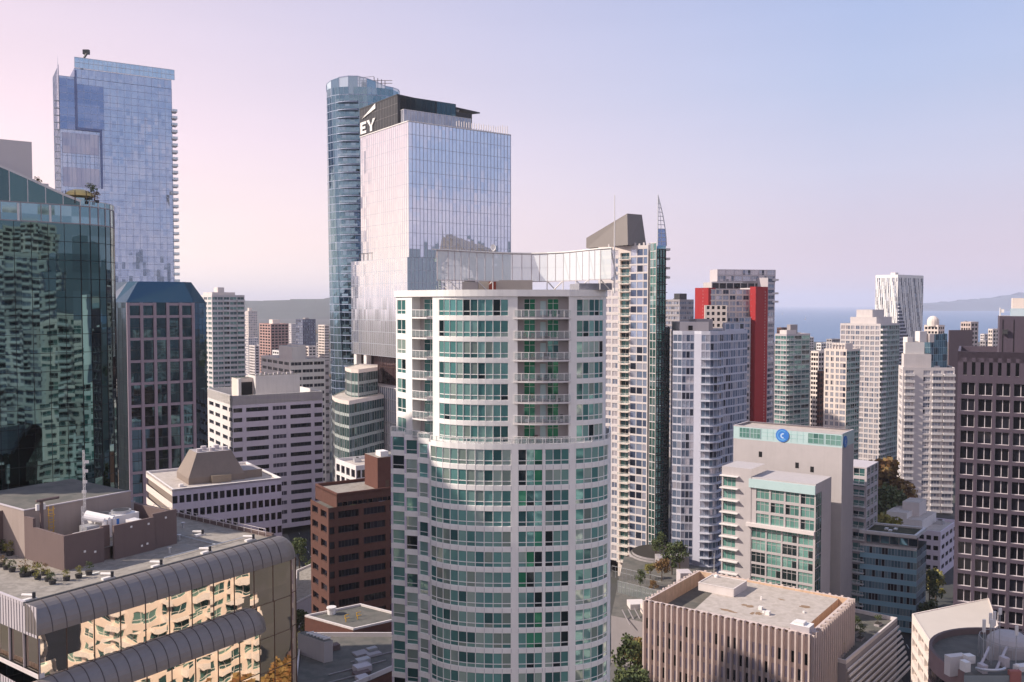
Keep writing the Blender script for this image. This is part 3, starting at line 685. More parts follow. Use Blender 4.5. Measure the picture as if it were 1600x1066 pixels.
    for i in (1, 3, 4, 6, 7, 8, 9, 10, 11):
        a = pts[i]; b = (a[0] + (1.4 if i % 2 else -1.4), a[1] + 1.5); p = T.new('screen_strut'); p.tube((a[0], a[1] + .12, z0), (b[0], b[1], ctop), 0.09, STEEL, 6); p.tube((a[0], a[1] + .12, z0), (a[0], a[1] + .25, ctop), 0.08, STEEL, 6)
    for i in range(5):
        a = pts[8 + i]; p = T.new('screen_strut'); p.tube((a[0], a[1] + .2, z1), (a[0] + 1.0, a[1] + 3.0, z0 + 0.4), 0.1, STEEL, 6); p.tube((a[0], a[1] + .2, z0), (a[0] + 1.0, a[1] + 3.0, z0 + 0.4), 0.08, STEEL, 6)
    # return of the screen at the right, open trusses behind
    ra = pts[-1]; rb = (ra[0] + 1.6, ra[1] + 9); uu = unit(ra, rb); scn.wall(ra, rb, z0, z1, G_SCREEN); fr.box(ra, uu, dist(ra, rb), 0.12, z1, z1 + 0.14, STEEL); fr.box(ra, uu, dist(ra, rb), 0.12, z0 - 0.12, z0, STEEL)
    mast = T.new('flagpole'); m0 = at(960, 119.5, 97); mast.tube((*m0, 91.5), (*m0, zat(305, 119.5)), 0.11, STEEL, 7, 0.05)
    ds = T.new('satellite_dish'); c = at(770.5, 128.8, 98); ds.tube((*c, 97.4), (*c, 98.1), 0.05, STEEL, 6); cd_ = Vector((c[0], c[1] - .1, 98.15)); rr = 0.48
    for k in range(14):
        a0 = 2 * pi * k / 14; a1 = 2 * pi * (k + 1) / 14
        ds.face([(cd_.x, cd_.y + .16, cd_.z), (cd_.x + rr * .8 * cos(a0), cd_.y, cd_.z + rr * sin(a0)), (cd_.x + rr * .8 * cos(a1), cd_.y, cd_.z + rr * sin(a1))], WHITE)
    T.done(); return T
wstyle('herog1', G_GREEN, WHITE, 1, None, 0.07, 0.28); wstyle('herocol', G_HERO, WHITE, 1, None, 0.07, 0.3); wstyle('doorh', G_HERO, WHITE, 2, 0.75, 0.06)
hero()
# ------------------------------------------------------------------ foreground: bronze glass office with barrel-rolled metal cornices
def barrel_office():
    T = Thing('barrel_office', 'bronze mirror-glass office with rolled grey metal cornices and a gravel roof with shrubs', 'office building', None, (-40, 100))
    ZR = 61.3; C1 = at(39, 85, ZR); uR = az(35.0); uL = az(-54.5); out = (uR[1], -uR[0])     # out = outward of the long face
    L1 = 30.6; LLf = 46.0
    C2 = add(C1, uR, L1)
    def loc(r, l): return add(add(C1, uR, r), uL, l)
    # roof deck
    rf = T.new('roof'); rf.poly([loc(0, 0), loc(L1, 0), loc(L1, LLf), loc(0, LLf)], ZR - 0.25, GRAVEL)
    cp = T.new('parapet')
    cp.box(C1, uR, L1, 0.35, ZR - 0.3, ZR + 0.06, DGREY); cp.box(loc(L1 - .35, .36), uL, LLf - .5, -0.35 if False else 0.35, ZR - 0.3, ZR + 0.25, PINK) if False else None
    e = [loc(L1 - 0.3, 0.36), loc(L1, 0.36), loc(L1, LLf), loc(L1 - 0.3, LLf)]; cp.prism(e, ZR - 0.3, ZR + 0.3, BROWN)
    e = [loc(0, 0.36), loc(0.3, 0.36), loc(0.3, LLf), loc(0, LLf)]; cp.prism(e, ZR - 0.3, ZR + 0.08, LGREY)
    def barrel(r0, r1, zt, o0, rad, drop, step=1.4, capend=True):
        """quarter-round metal roll from (zt, offset o0) out and down; both ends rounded off, seams every step"""
        b = T.new('cornice'); sm = b; N = 8
        prof = [(o0 + rad * sin(pi / 2 * k / N), zt - drop * (1 - cos(pi / 2 * k / N))) for k in range(N + 1)]
        def P(r, o, z): q = add(add(C1, uR, r), out, o); return (q[0], q[1], z)
        for (oa, za), (ob, zb) in zip(prof, prof[1:]): b.face([P(r0, ob, zb), P(r1, ob, zb), P(r1, oa, za), P(r0, oa, za)], LEAD)
        k = r0 + step
        while k < r1 - 0.2:
            for (oa, za), (ob, zb) in zip(prof, prof[1:]):
                sm.face([P(k, ob + .04, zb + .03), P(k + .07, ob + .04, zb + .03), P(k + .07, oa + .03, za + .05), P(k, oa + .03, za + .05)], SEAM)
                sm.face([P(k, oa, za), P(k, ob, zb), P(k, ob + .04, zb + .03), P(k, oa + .03, za + .05)], SEAM); sm.face([P(k + .07, ob, zb), P(k + .07, oa, za), P(k + .07, oa + .03, za + .05), P(k + .07, ob + .04, zb + .03)], SEAM)
            k += step
        # rounded far end (quarter of a dome) and flat near end
        M = 6; pv = None
        for j in range(M + 1):
            a = pi / 2 * j / M; ring = []
            for (o, z) in prof: q = o - o0; ring.append(P(r1 + q * sin(a), o0 + q * cos(a), z))
            if pv:
                for i in range(N): b.face([pv[i + 1], ring[i + 1], ring[i], pv[i]], LEAD)
            pv = ring
        b.face([P(r0, o, z) for o, z in prof[::-1]] + [P(r0, o0, zt - drop)][:0] + [P(r0, o0, zt - drop)], LEAD)
        b.face([P(r0, o0, zt - drop - .001), P(r1, o0, zt - drop - .001), P(r1, o0 + rad, zt - drop - .001), P(r0, o0 + rad, zt - drop - .001)][::-1], DGREY)
        return prof[-1]
    o1, zb1 = barrel(0, L1, ZR, 0.0, 2.3, 2.7)
    # flat wall of panes under roll 1, full length incl. rounded corner bay
    Pn = lambda r, o: add(add(C1, uR, r), out, o)
    curtain(T, [Pn(0, o1 - .1), Pn(L1 + 0.4, o1 - .1)], 54.2, zb1, G_GOLD, 2.75, 4.4, BRONZE, 0.06, 0.07, 0.07)
    # right end: the corner bay runs to the ground
    ce = [Pn(L1 + 0.4, o1 - .1), Pn(L1 + 1.5, o1 - .5), Pn(L1 + 2.2, o1 - 1.6)]
    curtain(T, ce + [Pn(L1 + 2.3, -LLf * .8)], 0, zb1, G_GOLD, 2.4, 4.2, BRONZE, 0.06, 0.08, 0.07)
    E2 = 24.2
    curtain(T, [Pn(E2 + 1.5, o1 - .12), Pn(L1 + 0.4, o1 - .12)], 0, 54.2, G_GOLD, 2.6, 4.2, BRONZE, 0.06, 0.07, 0.07)
    o2, zb2 = barrel(-1.6, E2, 54.4, o1 - .05, 2.2, 2.6)
    T.part('wall').wall(Pn(E2 + 0.2, o2 - 0.1), Pn(E2 + 0.2, o1 - .1), 0, zb2, PINK)
    curtain(T, [Pn(-1.6, o2 - .1), Pn(E2 + .2, o2 - .1)], 47.2, zb2, G_GOLD, 2.75, 4.4, BRONZE, 0.06, 0.07, 0.07)
    E3 = 14.5
    curtain(T, [Pn(E3 + 1.6, o2 - .12), Pn(E2 + .2, o2 - .12)], 0, 47.2, G_GOLD, 2.75, 4.2, BRONZE, 0.06, 0.07, 0.07)
    o3, zb3 = barrel(-3.0, E3, 47.3, o2 - .05, 2.2, 2.6)
    curtain(T, [Pn(-3, o3 - .1), Pn(E3 + .2, o3 - .1)], 0, zb3, G_GOLD, 2.75, 4.2, BRONZE, 0.06, 0.07, 0.07)
    T.part('wall').wall(Pn(E3 + 0.2, o3 - 0.1), Pn(E3 + 0.2, o2 - .1), 0, zb3, PINK)
    # near end wall: ribbed metal panels, strip window, ledge, panels again
    q0 = loc(0, LLf); pw = T.part('panel_wall')
    def seamwall(a, b, z0, z1, m=LGREY, st=0.55):
        pw.wall(a, b, z0, z1, m); u = unit(a, b); L = dist(a, b); o = (u[1], -u[0]); k = 0.3
        while k < L: c = add(a, u, k); pw.box(add(c, o, 0.05), u, 0.05, 0.06, z0, z1, GREY); k += st
    e1 = Pn(0, o1 - .1)
    seamwall(q0, e1, 58.3, ZR + .02)
    fac(T, q0, e1, 54.9, 58.3, 3.4, [-1] * 1 + [0.02, -1] * 16, 0.0, 3.4, 0.25, LGREY, 'bronze', part='panel_wall')
    pw.box(add(q0, (-uL[1] * 0 + uL[0] * 0, 0), 0), unit(q0, e1), dist(q0, e1), 0.6, 54.4, 54.9, PINK)
    seamwall(q0, Pn(-1.6, o2 - .1), 51.0, 54.35); seamwall(q0, Pn(-1.6, o2 - .1), 0, 50.9)
    # roof: brown plant enclosure and taller block
    D1 = (100.6, 893.6); zc = ZR - 0.25
    K = at(100.6, 96.2, ZR)
    def kl(r, l): return add(add(K, uR, r), uL, l)
    en = T.new('plant_enclosure'); h = 3.7; t = 0.3; EL = 13.9; EW = 8.6
    def seg(pts, z0, z1, m=BROWN): en.prism(pts, z0, z1, m)
    seg([kl(0, 0), kl(4.6, 0), kl(4.6, t), kl(0, t)], zc, ZR + 3.6); seg([kl(4.6, 0.55), kl(5.6, 0.55), kl(5.6, 0.85), kl(4.6, 0.85)], zc, ZR + 3.65)
    seg([kl(5.6, -0.35), kl(EL - 3.2, -0.35), kl(EL - 3.2, -.05), kl(5.6, -.05)], zc, ZR + 3.65); seg([kl(EL - 3.2, 0.0), kl(EL, 0.0), kl(EL, t), kl(EL - 3.2, t)], zc, ZR + 3.95)
    seg([kl(EL - t, t), kl(EL, t), kl(EL, EW), kl(EL - t, EW)], zc, ZR + 3.6); seg([kl(0, t), kl(t, t), kl(t, EW - 2), kl(0, EW - 2)], zc, ZR + 3.6)
    en.prism([kl(0, EW - 2), kl(t, EW - 2), kl(t, EW), kl(0, EW)], zc, ZR + 4.6, BROWN)
    en.poly([kl(t, t), kl(EL - t, t), kl(EL - t, EW), kl(t, EW)], ZR + 1.2, GRAVEL)
    vent = T.new('vent_cap'); 
    for r_, z_ in ((2.2, 1.3), (3.4, 1.0), (7.6, 3.0), (9.8, 2.9), (8.9, .5), (9.6, .6), (12.3, 3.1)): 
        c = kl(r_, -0.42 if 5.6 < r_ < 10.7 else -0.08); v_ = T.new('vent_cap'); v_.box(c, uR, 0.22, 0.1, ZR + z_, ZR + z_ + 0.22, STEEL)
    tb = T.new('tall_roof_block'); tb.prism([kl(0, EW), kl(13.2, EW), kl(13.2, EW + 14), kl(0, EW + 14)], zc, ZR + 5.2, WARMGREY2, GRAVELD)
    tb.prism([kl(-4.5, EW + 5), kl(0, EW + 5), kl(0, EW + 14), kl(-4.5, EW + 14)], zc, ZR + 4.6, BROWN, GRAVEL)
    tb.prism([kl(13.2, EW + 1), kl(14.4, EW + 1), kl(14.4, EW + 10), kl(13.2, EW + 10)], zc, ZR + 3.6, GREY)
    cpz = T.new('coping'); 
    cpz.prism([kl(-.05, EW - .06), kl(13.25, EW - .06), kl(13.25, EW + .2), kl(-.05, EW + .2)], ZR + 5.2, ZR + 5.32, LGREY); cpz.prism([kl(-.06, EW + .2), kl(.2, EW + .2), kl(.2, EW + 14), kl(-.06, EW + 14)], ZR + 5.2, ZR + 5.32, LGREY)
    # white cooling plant in the enclosure
    c0 = T.new('cooling_unit'); p = kl(6.2, 4.6); c0.box(p, uR, 5.6, 2.8, ZR + 1.2, ZR + 3.4, STEEL)
    for r_ in (1.5, 4.1): f = T.new('cooling_fan', c0); f.cyl(add(add(p, uR, r_), uL, 1.4), 1.15, ZR + 3.4, ZR + 3.75, SILVER, 18); f.cyl(add(add(p, uR, r_), uL, 1.4), 0.95, ZR + 3.76, ZR + 3.78, DGREY, 18)
    sg = T.new('blue_badge', c0); sg.box(add(add(p, uR, 1.9), (uL[0], uL[1]), -0.03), uR, 1.1, 0.03, ZR + 2.2, ZR + 3.1, BLUEP)
    for i in range(3): d_ = T.new('duct'); a = kl(5.0 + i * .7, 5.0 + i * .9); b = kl(6.4 + i * .6, 3.0); d_.tube((*a, ZR + 4.0), (*b, ZR + 3.6), 0.3, STEEL, 8); d_.tube((*b, ZR + 3.6), (*b, ZR + 1.6), 0.28, STEEL, 8)
    c1_ = T.new('cooling_unit'); c1_.box(kl(4.4, 3.2), uR, 1.5, 1.6, ZR + 1.2, ZR + 3.2, SILVER); c2_ = T.new('cooling_unit'); c2_.box(kl(9.6, 2.4), uR, 1.2, 1.5, ZR + 1.2, ZR + 3.0, STEEL)
    T.new('duct').box(kl(2.4, 2.2), uR, 4.2, 0.5, ZR + 2.7, ZR + 3.0, STEEL)
    ld = T.new('ladder'); a = kl(2.3, 7.6)
    for s_ in (0, 0.55): b = add(a, uR, s_); ld.tube((*b, ZR + 1.2), (*b, ZR + 5.4), 0.045, YELL, 5)
    for k in range(11): ld.tube((*a, ZR + 1.4 + k * .35), (*add(a, uR, .55), ZR + 1.4 + k * .35), 0.03, YELL, 4)
    for k in range(4): 
        z = ZR + 3.0 + k * .7; r0 = [add(add(a, uR, .27 + .42 * cos(t_)), uL, -.4 * sin(t_)) for t_ in (0, .8, 1.57, 2.3, 3.14)]
        for x_, y_ in zip(r0, r0[1:]): ld.tube((*x_, z), (*y_, z), 0.025, YELL, 4)
    ps = T.new('davit_post'); b = kl(1.0, 6.6); ps.tube((*b, ZR + 1.2), (*b, ZR + 6.4), 0.2, BROWN, 8); ps.tube((*add(b, uR, -.6), ZR + 6.5), (*add(b, uR, 2.0), ZR + 6.5), 0.16, BROWN, 6)
    for s_ in (-.35, .35): T.new('floodlight', ps).box(add(b, uR, s_ - .2), uR, 0.32, 0.3, ZR + 5.4, ZR + 6.1, STEEL)
    mz = ZR + 1.2
    for (r_, l_, h_) in ((6.6, 7.6, 10.2), (3.8, 3.0, 4.6)):
        mst = T.new('lattice_mast'); c = kl(r_, l_)
        for k in range(3): q = (c[0] + .16 * cos(2.1 * k), c[1] + .16 * sin(2.1 * k)); mst.tube((*q, mz), (q[0] * .7 + c[0] * .3, q[1] * .7 + c[1] * .3, mz + h_), 0.03, STEEL, 4)
        n = int(h_ / .4)
        for k in range(n):
            q = (c[0] + .16 * cos(2.1 * k), c[1] + .16 * sin(2.1 * k)); q2 = (c[0] + .16 * cos(2.1 * k + 2.1), c[1] + .16 * sin(2.1 * k + 2.1)); mst.tube((*q, mz + k * .4), (*q2, mz + k * .4 + .4), 0.025, STEEL, 4)
        if h_ > 8:
            for k, zz in enumerate((5.0, 6.2, 7.5, 8.6)): mst.box((c[0] - .3 + .12 * k, c[1]), (1, 0), 0.5, 0.12, mz + zz, mz + zz + .35, STEEL)
    rnd = random.Random(8)
    for k in range(7): pt = T.new('roof_patch'); a = loc(rnd.uniform(16, 28), rnd.uniform(2, 20)); w_ = rnd.uniform(1.2, 3.5); d_ = rnd.uniform(1, 3); pt.poly([a, add(a, uR, w_), add(add(a, uR, w_), uL, d_), add(a, uL, d_)], ZR - .243 + k * .001, GRAVELD if k % 3 == 0 else GRAVEL2)
    for k in range(4): pt = T.new('roof_patch'); a = loc(1 + k * 2.4, 3.6 + k * .3); pt.poly([a, add(a, uR, 2.0), add(add(a, uR, 2.0), uL, .3), add(a, uL, .3)], ZR - .236, (PAINTW if k == 3 else GRAVEL2))
    for r_, l_ in ((19, 5), (23, 9), (27, 14), (21, 15)): v = T.new('roof_vent'); c = loc(r_, l_); v.cyl(c, .16, ZR - .25, ZR + .35, SILVER, 8); v.cyl(c, .28, ZR + .35, ZR + .45, SILVER, 8)
    pp = T.new('roof_pipe'); pp.tube((*loc(17, 3), ZR - .05), (*loc(29, 3), ZR - .05), .07, SILVER, 5); pp.tube((*loc(24, 3), ZR - .05), (*loc(24, 12), ZR - .05), .06, SILVER, 5)
    # railing and pipes along the right edge
    rl = T.new('roof_railing')
    for k in range(18): q = loc(L1 - .8, 1 + k * 1.4); rl.tube((*q, ZR), (*q, ZR + .9), 0.03, PINK, 4)
    for zz in (.5, .9): rl.tube((*loc(L1 - .8, 1), ZR + zz), (*loc(L1 - .8, 24.8), ZR + zz), 0.03, PINK, 4)
    T.done()
    return T, loc, ZR, uR, uL, K, kl
GRAVEL2 = mat('worn_roof_membrane', (0.28, 0.26, 0.24, 1), amt=.12, scale=1.2)
WARMGREY2 = mat('brownish_beige_stucco', (0.36, 0.29, 0.26, 1), amt=0.07, streak=.2)  # darker, browner beige for the tall roof block
wstyle('bronze', G_GOLD, DGREY, 1, None, 0.06)
T, floc, FZ, fR, fL, FK, fkl = barrel_office()
# window-cleaning cradles on the roof edge
_n = ['nearest to the camera', 'second along the roof edge', 'third along the roof edge', 'fourth along the roof edge', 'fifth by the far roof corner', 'on the gravel right of the brown enclosure']
_dv = [(0.9, 1.1), (9.2, 1.3), (14.8, 1.0), (21.3, 1.2), (27.8, 1.5), (25.6, 8.6)]
for (r_, l_), w_ in zip(_dv, _n):
    p = floc(r_, l_); t = Thing('roof_davit', 'white davit arm lying on the gravel roof, ' + w_, 'davit', 'white davit arms along the roof edge', p, FZ - .25)
    z = FZ - .25; b = t.new('base'); b.box(add(p, fR, -.5), fR, 1.3, 0.45, z, z + .22, STEEL); a = t.new('arm'); a.tube((*add(p, fL, 1.3), z + .4), (*add(p, fR, .5), z + .5), 0.13, STEEL, 7); a.tube((*add(p, fR, .5), z + .2), (*add(p, fR, .5), z + .75), 0.17, DGREY, 7); t.done()
# shrubs in pots
def pot_shrub(p, z, h, label, m, seed):
    e = Thing('potted_shrub', label, 'potted plant', 'potted shrubs on the gravel roof', p, z); b = e.new('pot'); b.cyl(p, 0.3, z, z + 0.45, DGREY, 12, SOIL, 0.38)
    o = e.done(); c = link('foliage', leafmesh(m, seed, 260, 0.62, 1.0), o, (0, 0, 0.40)); c.scale = (h * 1.15, h * 1.15, h * 1.15)
_pl = [(46, 911, 'rightmost big'), (-4, 0, '')]
spots = [(139, 899, .95, LEAFG, 'bushy green shrub in a dark pot, rightmost on the gravel roof'), (123, 904, .85, LEAFY, 'pale green shrub in a dark pot, second from the right end of the row'),
 (104, 908, .8, LEAFY, 'yellow-green shrub in a pot, third from the right end of the row'), (82, 914, .85, LEAFG, 'dark shrub in a pot, fourth from the right, in front of the tallest clump'),
 (75, 909, .8, LEAFY, 'low yellowish shrub behind the fourth pot of the row'), (59, 906, 1.2, LEAFY, 'big yellow-green shrub in the middle of the row of pots'), (54, 898, .9, LEAFO, 'reddish shrub just behind the big yellow-green one'),
 (70, 899, .8, LEAFO, 'thin reddish shrub standing behind the row of pots'), (37, 896, 1.0, LEAFO, 'rust coloured shrub left of the big yellow-green one'), (44, 901, .7, LEAFY, 'small pale shrub squeezed between two larger pots'), (36, 902, .7, LEAFG, 'small dark green shrub in front of the rust coloured one'),
 (19, 894, .8, LEAFG, 'round green shrub, third pot from the left picture edge'), (10, 890, .8, LEAFG, 'round green shrub, second pot from the left picture edge'), (3, 886, .8, LEAFO, 'dark reddish shrub at the left picture edge'),
 (15, 868, 1.2, LEAFY, 'tall yellow-flecked shrub beside the brown wall, nearer the wall corner'), (4, 864, 1.1, LEAFG, 'tall green shrub beside the brown wall, at the left picture edge')]
for i, (px, py, h, m, lb) in enumerate(spots):
    D = (CAMZ - FZ + .25) / ((py + 4 - 476) / F); p = at(px, D, FZ); pot_shrub(p, FZ - .25, h, lb, m, i)

# ------------------------------------------------------------------ ribbed concrete block
def ribbed():
    B = Bx(1266, 992, 175, 1008, 1330, 36.7, -54.5); Z = B.z
    T = Thing('ribbed_office', 'pale tan office block with close vertical concrete ribs and open roof well', 'office building', None, B.P)
    def face(a, b, hz, dark):
        L = dist(a, b); n = round(L / 1.36); u = unit(a, b); out = (u[1], -u[0]); st = L / n; w_ = T.part('wall')
        fh = 3.4; nf = 6; top = Z - 4.0
        w_.wall(a, b, top, Z - .5, TAN)
        for f in range(nf):
            zt = top - f * fh; zb = zt - fh
            w_.wall(a, b, zb, zb + 1.1, TAN if not dark else TAN); 
            for i in range(n):
                p = add(a, u, i * st + .38); T.win(add(p, (-u[1], u[0]), 0.0), zb + 1.1, u, st - .4, fh - 1.1, 'ribblind' if random.random() < .6 else 'dark')
        w_.wall(a, b, 0, top - nf * fh, TAN) if top - nf * fh > 0 else None
        for i in range(n + 1):                     # wedge-shaped ribs, tops notched
            r = T.new('rib'); c = add(a, u, i * st); zt = Z + (0.25 if i % 2 else 0.0)
            p0 = add(c, u, -.32); p1 = add(c, u, .32); t0 = add(add(c, out, .85), u, -.17); t1 = add(add(c, out, .85), u, .17)
            if i == 0: p0 = c; 
            if i == n: p1 = c
            r.prism([p0, t0, t1, p1][::1], 0, zt, TAN)
    face(B.A, B.P, 0, False); face(B.P, B.B, 0, True)
    for a, b in ((B.B, B.C), (B.C, B.A)):
        T.part('wall').wall(a, b, 0, Z, TAN); u = unit(a, b); n = int(dist(a, b) / 1.36)
        for i in range(n): r = T.new('rib'); r.box(add(add(a, u, i * 1.36 + .4), (u[1], -u[0]), .4), u, .5, .39, Z - 3, Z + (0.2 if i % 2 else 0), TAN)
    p = T.new('parapet'); inn = inset(B.poly, 0.55); n = 4
    for i in range(4):
        j = (i + 1) % 4
        p.face([(*B.poly[i], Z - .02), (*B.poly[j], Z - .02), (*inn[j], Z - .02), (*inn[i], Z - .02)], TAN); p.face([(*inn[j], Z - 3.5), (*inn[i], Z - 3.5), (*inn[i], Z - .02), (*inn[j], Z - .02)], TANIN)
    R = B.LR; L = B.LL
    T.new('roof_well').poly(inn, Z - 3.4, GRAVELD)
    ds = B.rect(2.6, R - .6, 0.7, L - 9.0)
    ds = [B.loc(1.3, 4.2), B.loc(1.3, 0.7), B.loc(R - .6, .7), B.loc(R - .6, L - 3.2), B.loc(R * .56, L - 3.2), B.loc(R * .56, L - 11), B.loc(1.3, L - 11.0)]
    ds = [B.loc(1.2, 5.0), B.loc(3.6, 5.0), B.loc(3.6, 2.6), B.loc(R - .6, 2.6), B.loc(R - .6, L - 8), B.loc(1.2, L - 11)]
    T.new('roof_deck').prism(ds, Z - 3.4, Z - .45, TANIN, GRAVELT)
    T.new('deck_kerb').prism([B.loc(1.2, 5.0), B.loc(1.5, 5.0), B.loc(1.5, L - 11), B.loc(1.2, L - 11)], Z - .45, Z - .25, TAN)
    T.part('deck_kerb2') if False else None
    x0, x1, y0, y1 = R * .52, R * .80, L * .56, L * .84
    ph = T.new('penthouse'); ph.prism(B.rect(x0, x1, L - 14.5, L - 6.0), Z - .45, Z + 1.3, PINK, GRAVELT); k = T.new('coping', ph); pr = B.rect(x0, x1, L - 14.5, L - 6.0)
    ii = inset(pr, .22); oo = inset(pr, -.06)
    for i in range(4): j = (i + 1) % 4; k.face([(*oo[i], Z + 1.42), (*oo[j], Z + 1.42), (*ii[j], Z + 1.42), (*ii[i], Z + 1.42)], PINK); k.wall(oo[i], oo[j], Z + 1.25, Z + 1.42, PINK); k.face([(*ii[j], Z + 1.3), (*ii[i], Z + 1.3), (*ii[i], Z + 1.42), (*ii[j], Z + 1.42)], PINK)
    dm = T.new('roof_cowl', ph); c = B.loc(x1 - 1.3, L - 7.6); dm.cyl(c, .5, Z + 1.3, Z + 1.6, STEEL, 12); dm.dome(c, Z + 1.6, .5, .35, STEEL)
    # white cooling housing notched into the near corner
    wh = T.new('cooling_housing'); wh.prism(B.rect(.3, 3.3, .3, 4.2), Z - 1.0, Z + 1.25, LGREY, STEEL); wh.prism(B.rect(.7, 2.6, 1.6, 3.6), Z + 1.25, Z + 1.75, STEEL)
    for (r_, l_, w_, h_) in ((9.5, 13.5, .8, .7), (7.2, 11.0, .9, .8), (8.2, 12.4, .5, .4), (16, 16, .3, .8), (13, 5.5, .4, .4)):
        u_ = T.new('rooftop_unit'); u_.prism(B.rect(r_, r_ + w_, l_, l_ + w_), Z - .45, Z - .45 + h_, STEEL)
    rnd = random.Random(4)
    for (r_, l_, a_, b_) in ((17, 7.5, 1.6, 4.2), (11.0, 17.0, 2.2, 2.6), (6.8, 13.4, 2.2, 1.6), (5, 19, 1.0, 4), (18.5, 12, .8, 2)):
        for q in range(3):
            aa, bb = a_ * rnd.uniform(.5, 1), b_ * rnd.uniform(.4, .8); cx = r_ + rnd.uniform(-.6, .6); cl_ = l_ + rnd.uniform(-1.2, 1.2)
            T.new('rust_patch').poly([B.loc(cx + aa / 2 * cos(t) * rnd.uniform(.7, 1.1), cl_ + bb / 2 * sin(t) * rnd.uniform(.7, 1.1)) for t in [2 * pi * k / 11 for k in range(11)]], Z - .446 + q * .003 + 0.0005 * r_, STAIN)
    mst = T.new('flagpole'); c = B.loc(R - 3.2, L - 8.2 + 2.8); mst.tube((*c, Z - .5), (*c, Z + 5.8), .07, STEEL, 6, .04)
    T.done(); return B
wstyle('ribblind', LAV, LAV, 1, None, 0)
RB = ribbed()

# ------------------------------------------------------------------ hotel with mint glass and a round blue emblem
def hotel():
    aR, aL = 36.5, -54.8
    M = Bx(1316, 700, 226, 1146, 1334, aR, aL); Z = M.z
    T = Thing('hotel_tower', 'grey hotel slab with mint green window grid and round blue emblem on its glass top', 'hotel', None, M.P)
    zt0 = Z - 0.3; zt1 = Z + 3.6
    w_ = T.part('wall'); w_.wall(M.A, M.P, 0, Z, WARMGREY); w_.wall(M.P, M.B, 0, Z, WARMGREY); w_.wall(M.B, M.C, 0, Z, WARMGREY); w_.wall(M.C, M.A, 0, Z, WARMGREY)
    T.new('roof').poly(M.poly, Z + 3.0, GRAVELT)
    # glazed crown
    a = M.A; b = M.P; u = unit(a, b); L = dist(a, b)
    cr = T.new('crown_panel'); segs = [(0.0, .05, 'p'), (.05, .25, 'w'), (.27, .64, 'l'), (.66, .94, 'w'), (.94, 1.0, 'p')]
    cr.wall(a, b, Z, Z + .35, PTEAL); cr.wall(a, b, Z + 3.3, Z + 3.6, WARMGREY)
    cr.wall(a, b, Z + .35, Z + 3.3, PTEAL)
    for f0, f1 in ((.06, .155), (.165, .26), (.70, .84), (.855, .99)): T.win(add(add(a, u, L * f0), (u[1], -u[0]), .05), Z + .5, u, L * (f1 - f0), 2.6, 'hotelt')
    for f in range(0, 8): T.new('crown_mullion').box(add(add(a, u, L * (.27 + f * .055)), (u[1], -u[0]), .04), u, .05, .05, Z + .35, Z + 3.3, PTEALD)
    for z in (1.3, 2.3): T.new('crown_mullion').box(add(add(a, u, L * .27), (u[1], -u[0]), .05), u, L * .40, .05, Z + z, Z + z + .05, PTEALD)
    cr.wall(M.P, M.B, Z, Z + 3.6, PTEAL); cr.wall(M.B, M.C, Z, Z + 3.6, WARMGREY); cr.wall(M.C, M.A, Z, Z + 3.6, WARMGREY)
    ii = inset(M.poly, .4); po = M.poly
    for i in range(4): j = (i + 1) % 4; cr.face([(*po[i], Z + 3.6), (*po[j], Z + 3.6), (*ii[j], Z + 3.6), (*ii[i], Z + 3.6)], LGREY)
    # emblem discs: blue round with a pale swirl
    def disc(aa, uu, cx, zc, r, parent=None):
        out = (uu[1], -uu[0]); e = T.new('emblem'); n = 26
        def pt(x, z, d): q = add(add(aa, uu, cx + x), out, d); return (q[0], q[1], zc + z)
        ring = [(r * cos(2 * pi * k / n), r * sin(2 * pi * k / n)) for k in range(n)]
        e.face([pt(x, z, .2) for x, z in ring], BLUEP)
        for k in range(n): (x, z), (x2, z2) = ring[k], ring[(k + 1) % n]; e.face([pt(x, z, .03), pt(x2, z2, .03), pt(x2, z2, .2), pt(x, z, .2)], BLUEP)
        sw = T.new('emblem_swirl', e)
        for k in range(11):                       # C-shaped ring and inner hook
            a0 = radians(50 + k * 24); a1 = radians(50 + (k + 1) * 24); ra, rb = r * .80, r * (.66 - .01 * k)
            sw.face([pt(ra * cos(a0), ra * sin(a0), .23), pt(rb * cos(a0), rb * sin(a0), .23), pt(rb * cos(a1), rb * sin(a1), .23), pt(ra * cos(a1), ra * sin(a1), .23)][::-1], BLUE2)
        for k in range(9):
            a0 = radians(70 + k * 24); a1 = radians(70 + (k + 1) * 24); ra, rb = r * .42, r * (.2)
            sw.face([pt(r * .12 + ra * cos(a0), -.05 * r + ra * sin(a0), .235), pt(r * .12 + rb * cos(a0), -.05 * r + rb * sin(a0), .235), pt(r * .12 + rb * cos(a1), -.05 * r + rb * sin(a1), .235), pt(r * .12 + ra * cos(a1), -.05 * r + ra * sin(a1), .235)][::-1], LBLUE)
    disc(a, u, L * .468, Z + 1.9, 1.75)
    disc(M.P, unit(M.P, M.B), 2.2, Z + 1.3, 1.5)
    # main right flank: glazed strip
    fac(T, add(M.P, M.uR, M.LR * .25), add(add(M.P, M.uR, M.LR * .25 + 0.01), M.uR, M.LR * .7), 3, Z - .5, 3.05, [1, -2.5, .4, -2.5, 1], .6, 1.9, .0, WARMGREY, 'hotel') if False else None
    # projecting front volume with the big window grid
    k0 = at(1275, 211, 50); zf = zat(757, 211); Pf = k0; uR = M.uR; uL = M.uL
    LLf = solve(Pf, uL, 1173, zf); Af = add(Pf, uL, LLf); dR = 12.0; Bf = add(Pf, uR, dR); Cf = add(Af, uR, dR); FH = 3.08
    zs = zf - 2.4                                  # band under the top
    w_.wall(Af, Pf, zs, zf, WARMGREY)
    T.new('canopy').box(add(add(Af, (-uR[0], -uR[1]), .5), uL, .3), unit(Af, Pf), LLf + .3, 1.0, zs - .1, zs + 2.0, PTEAL)
    z3 = zs - 3 * FH
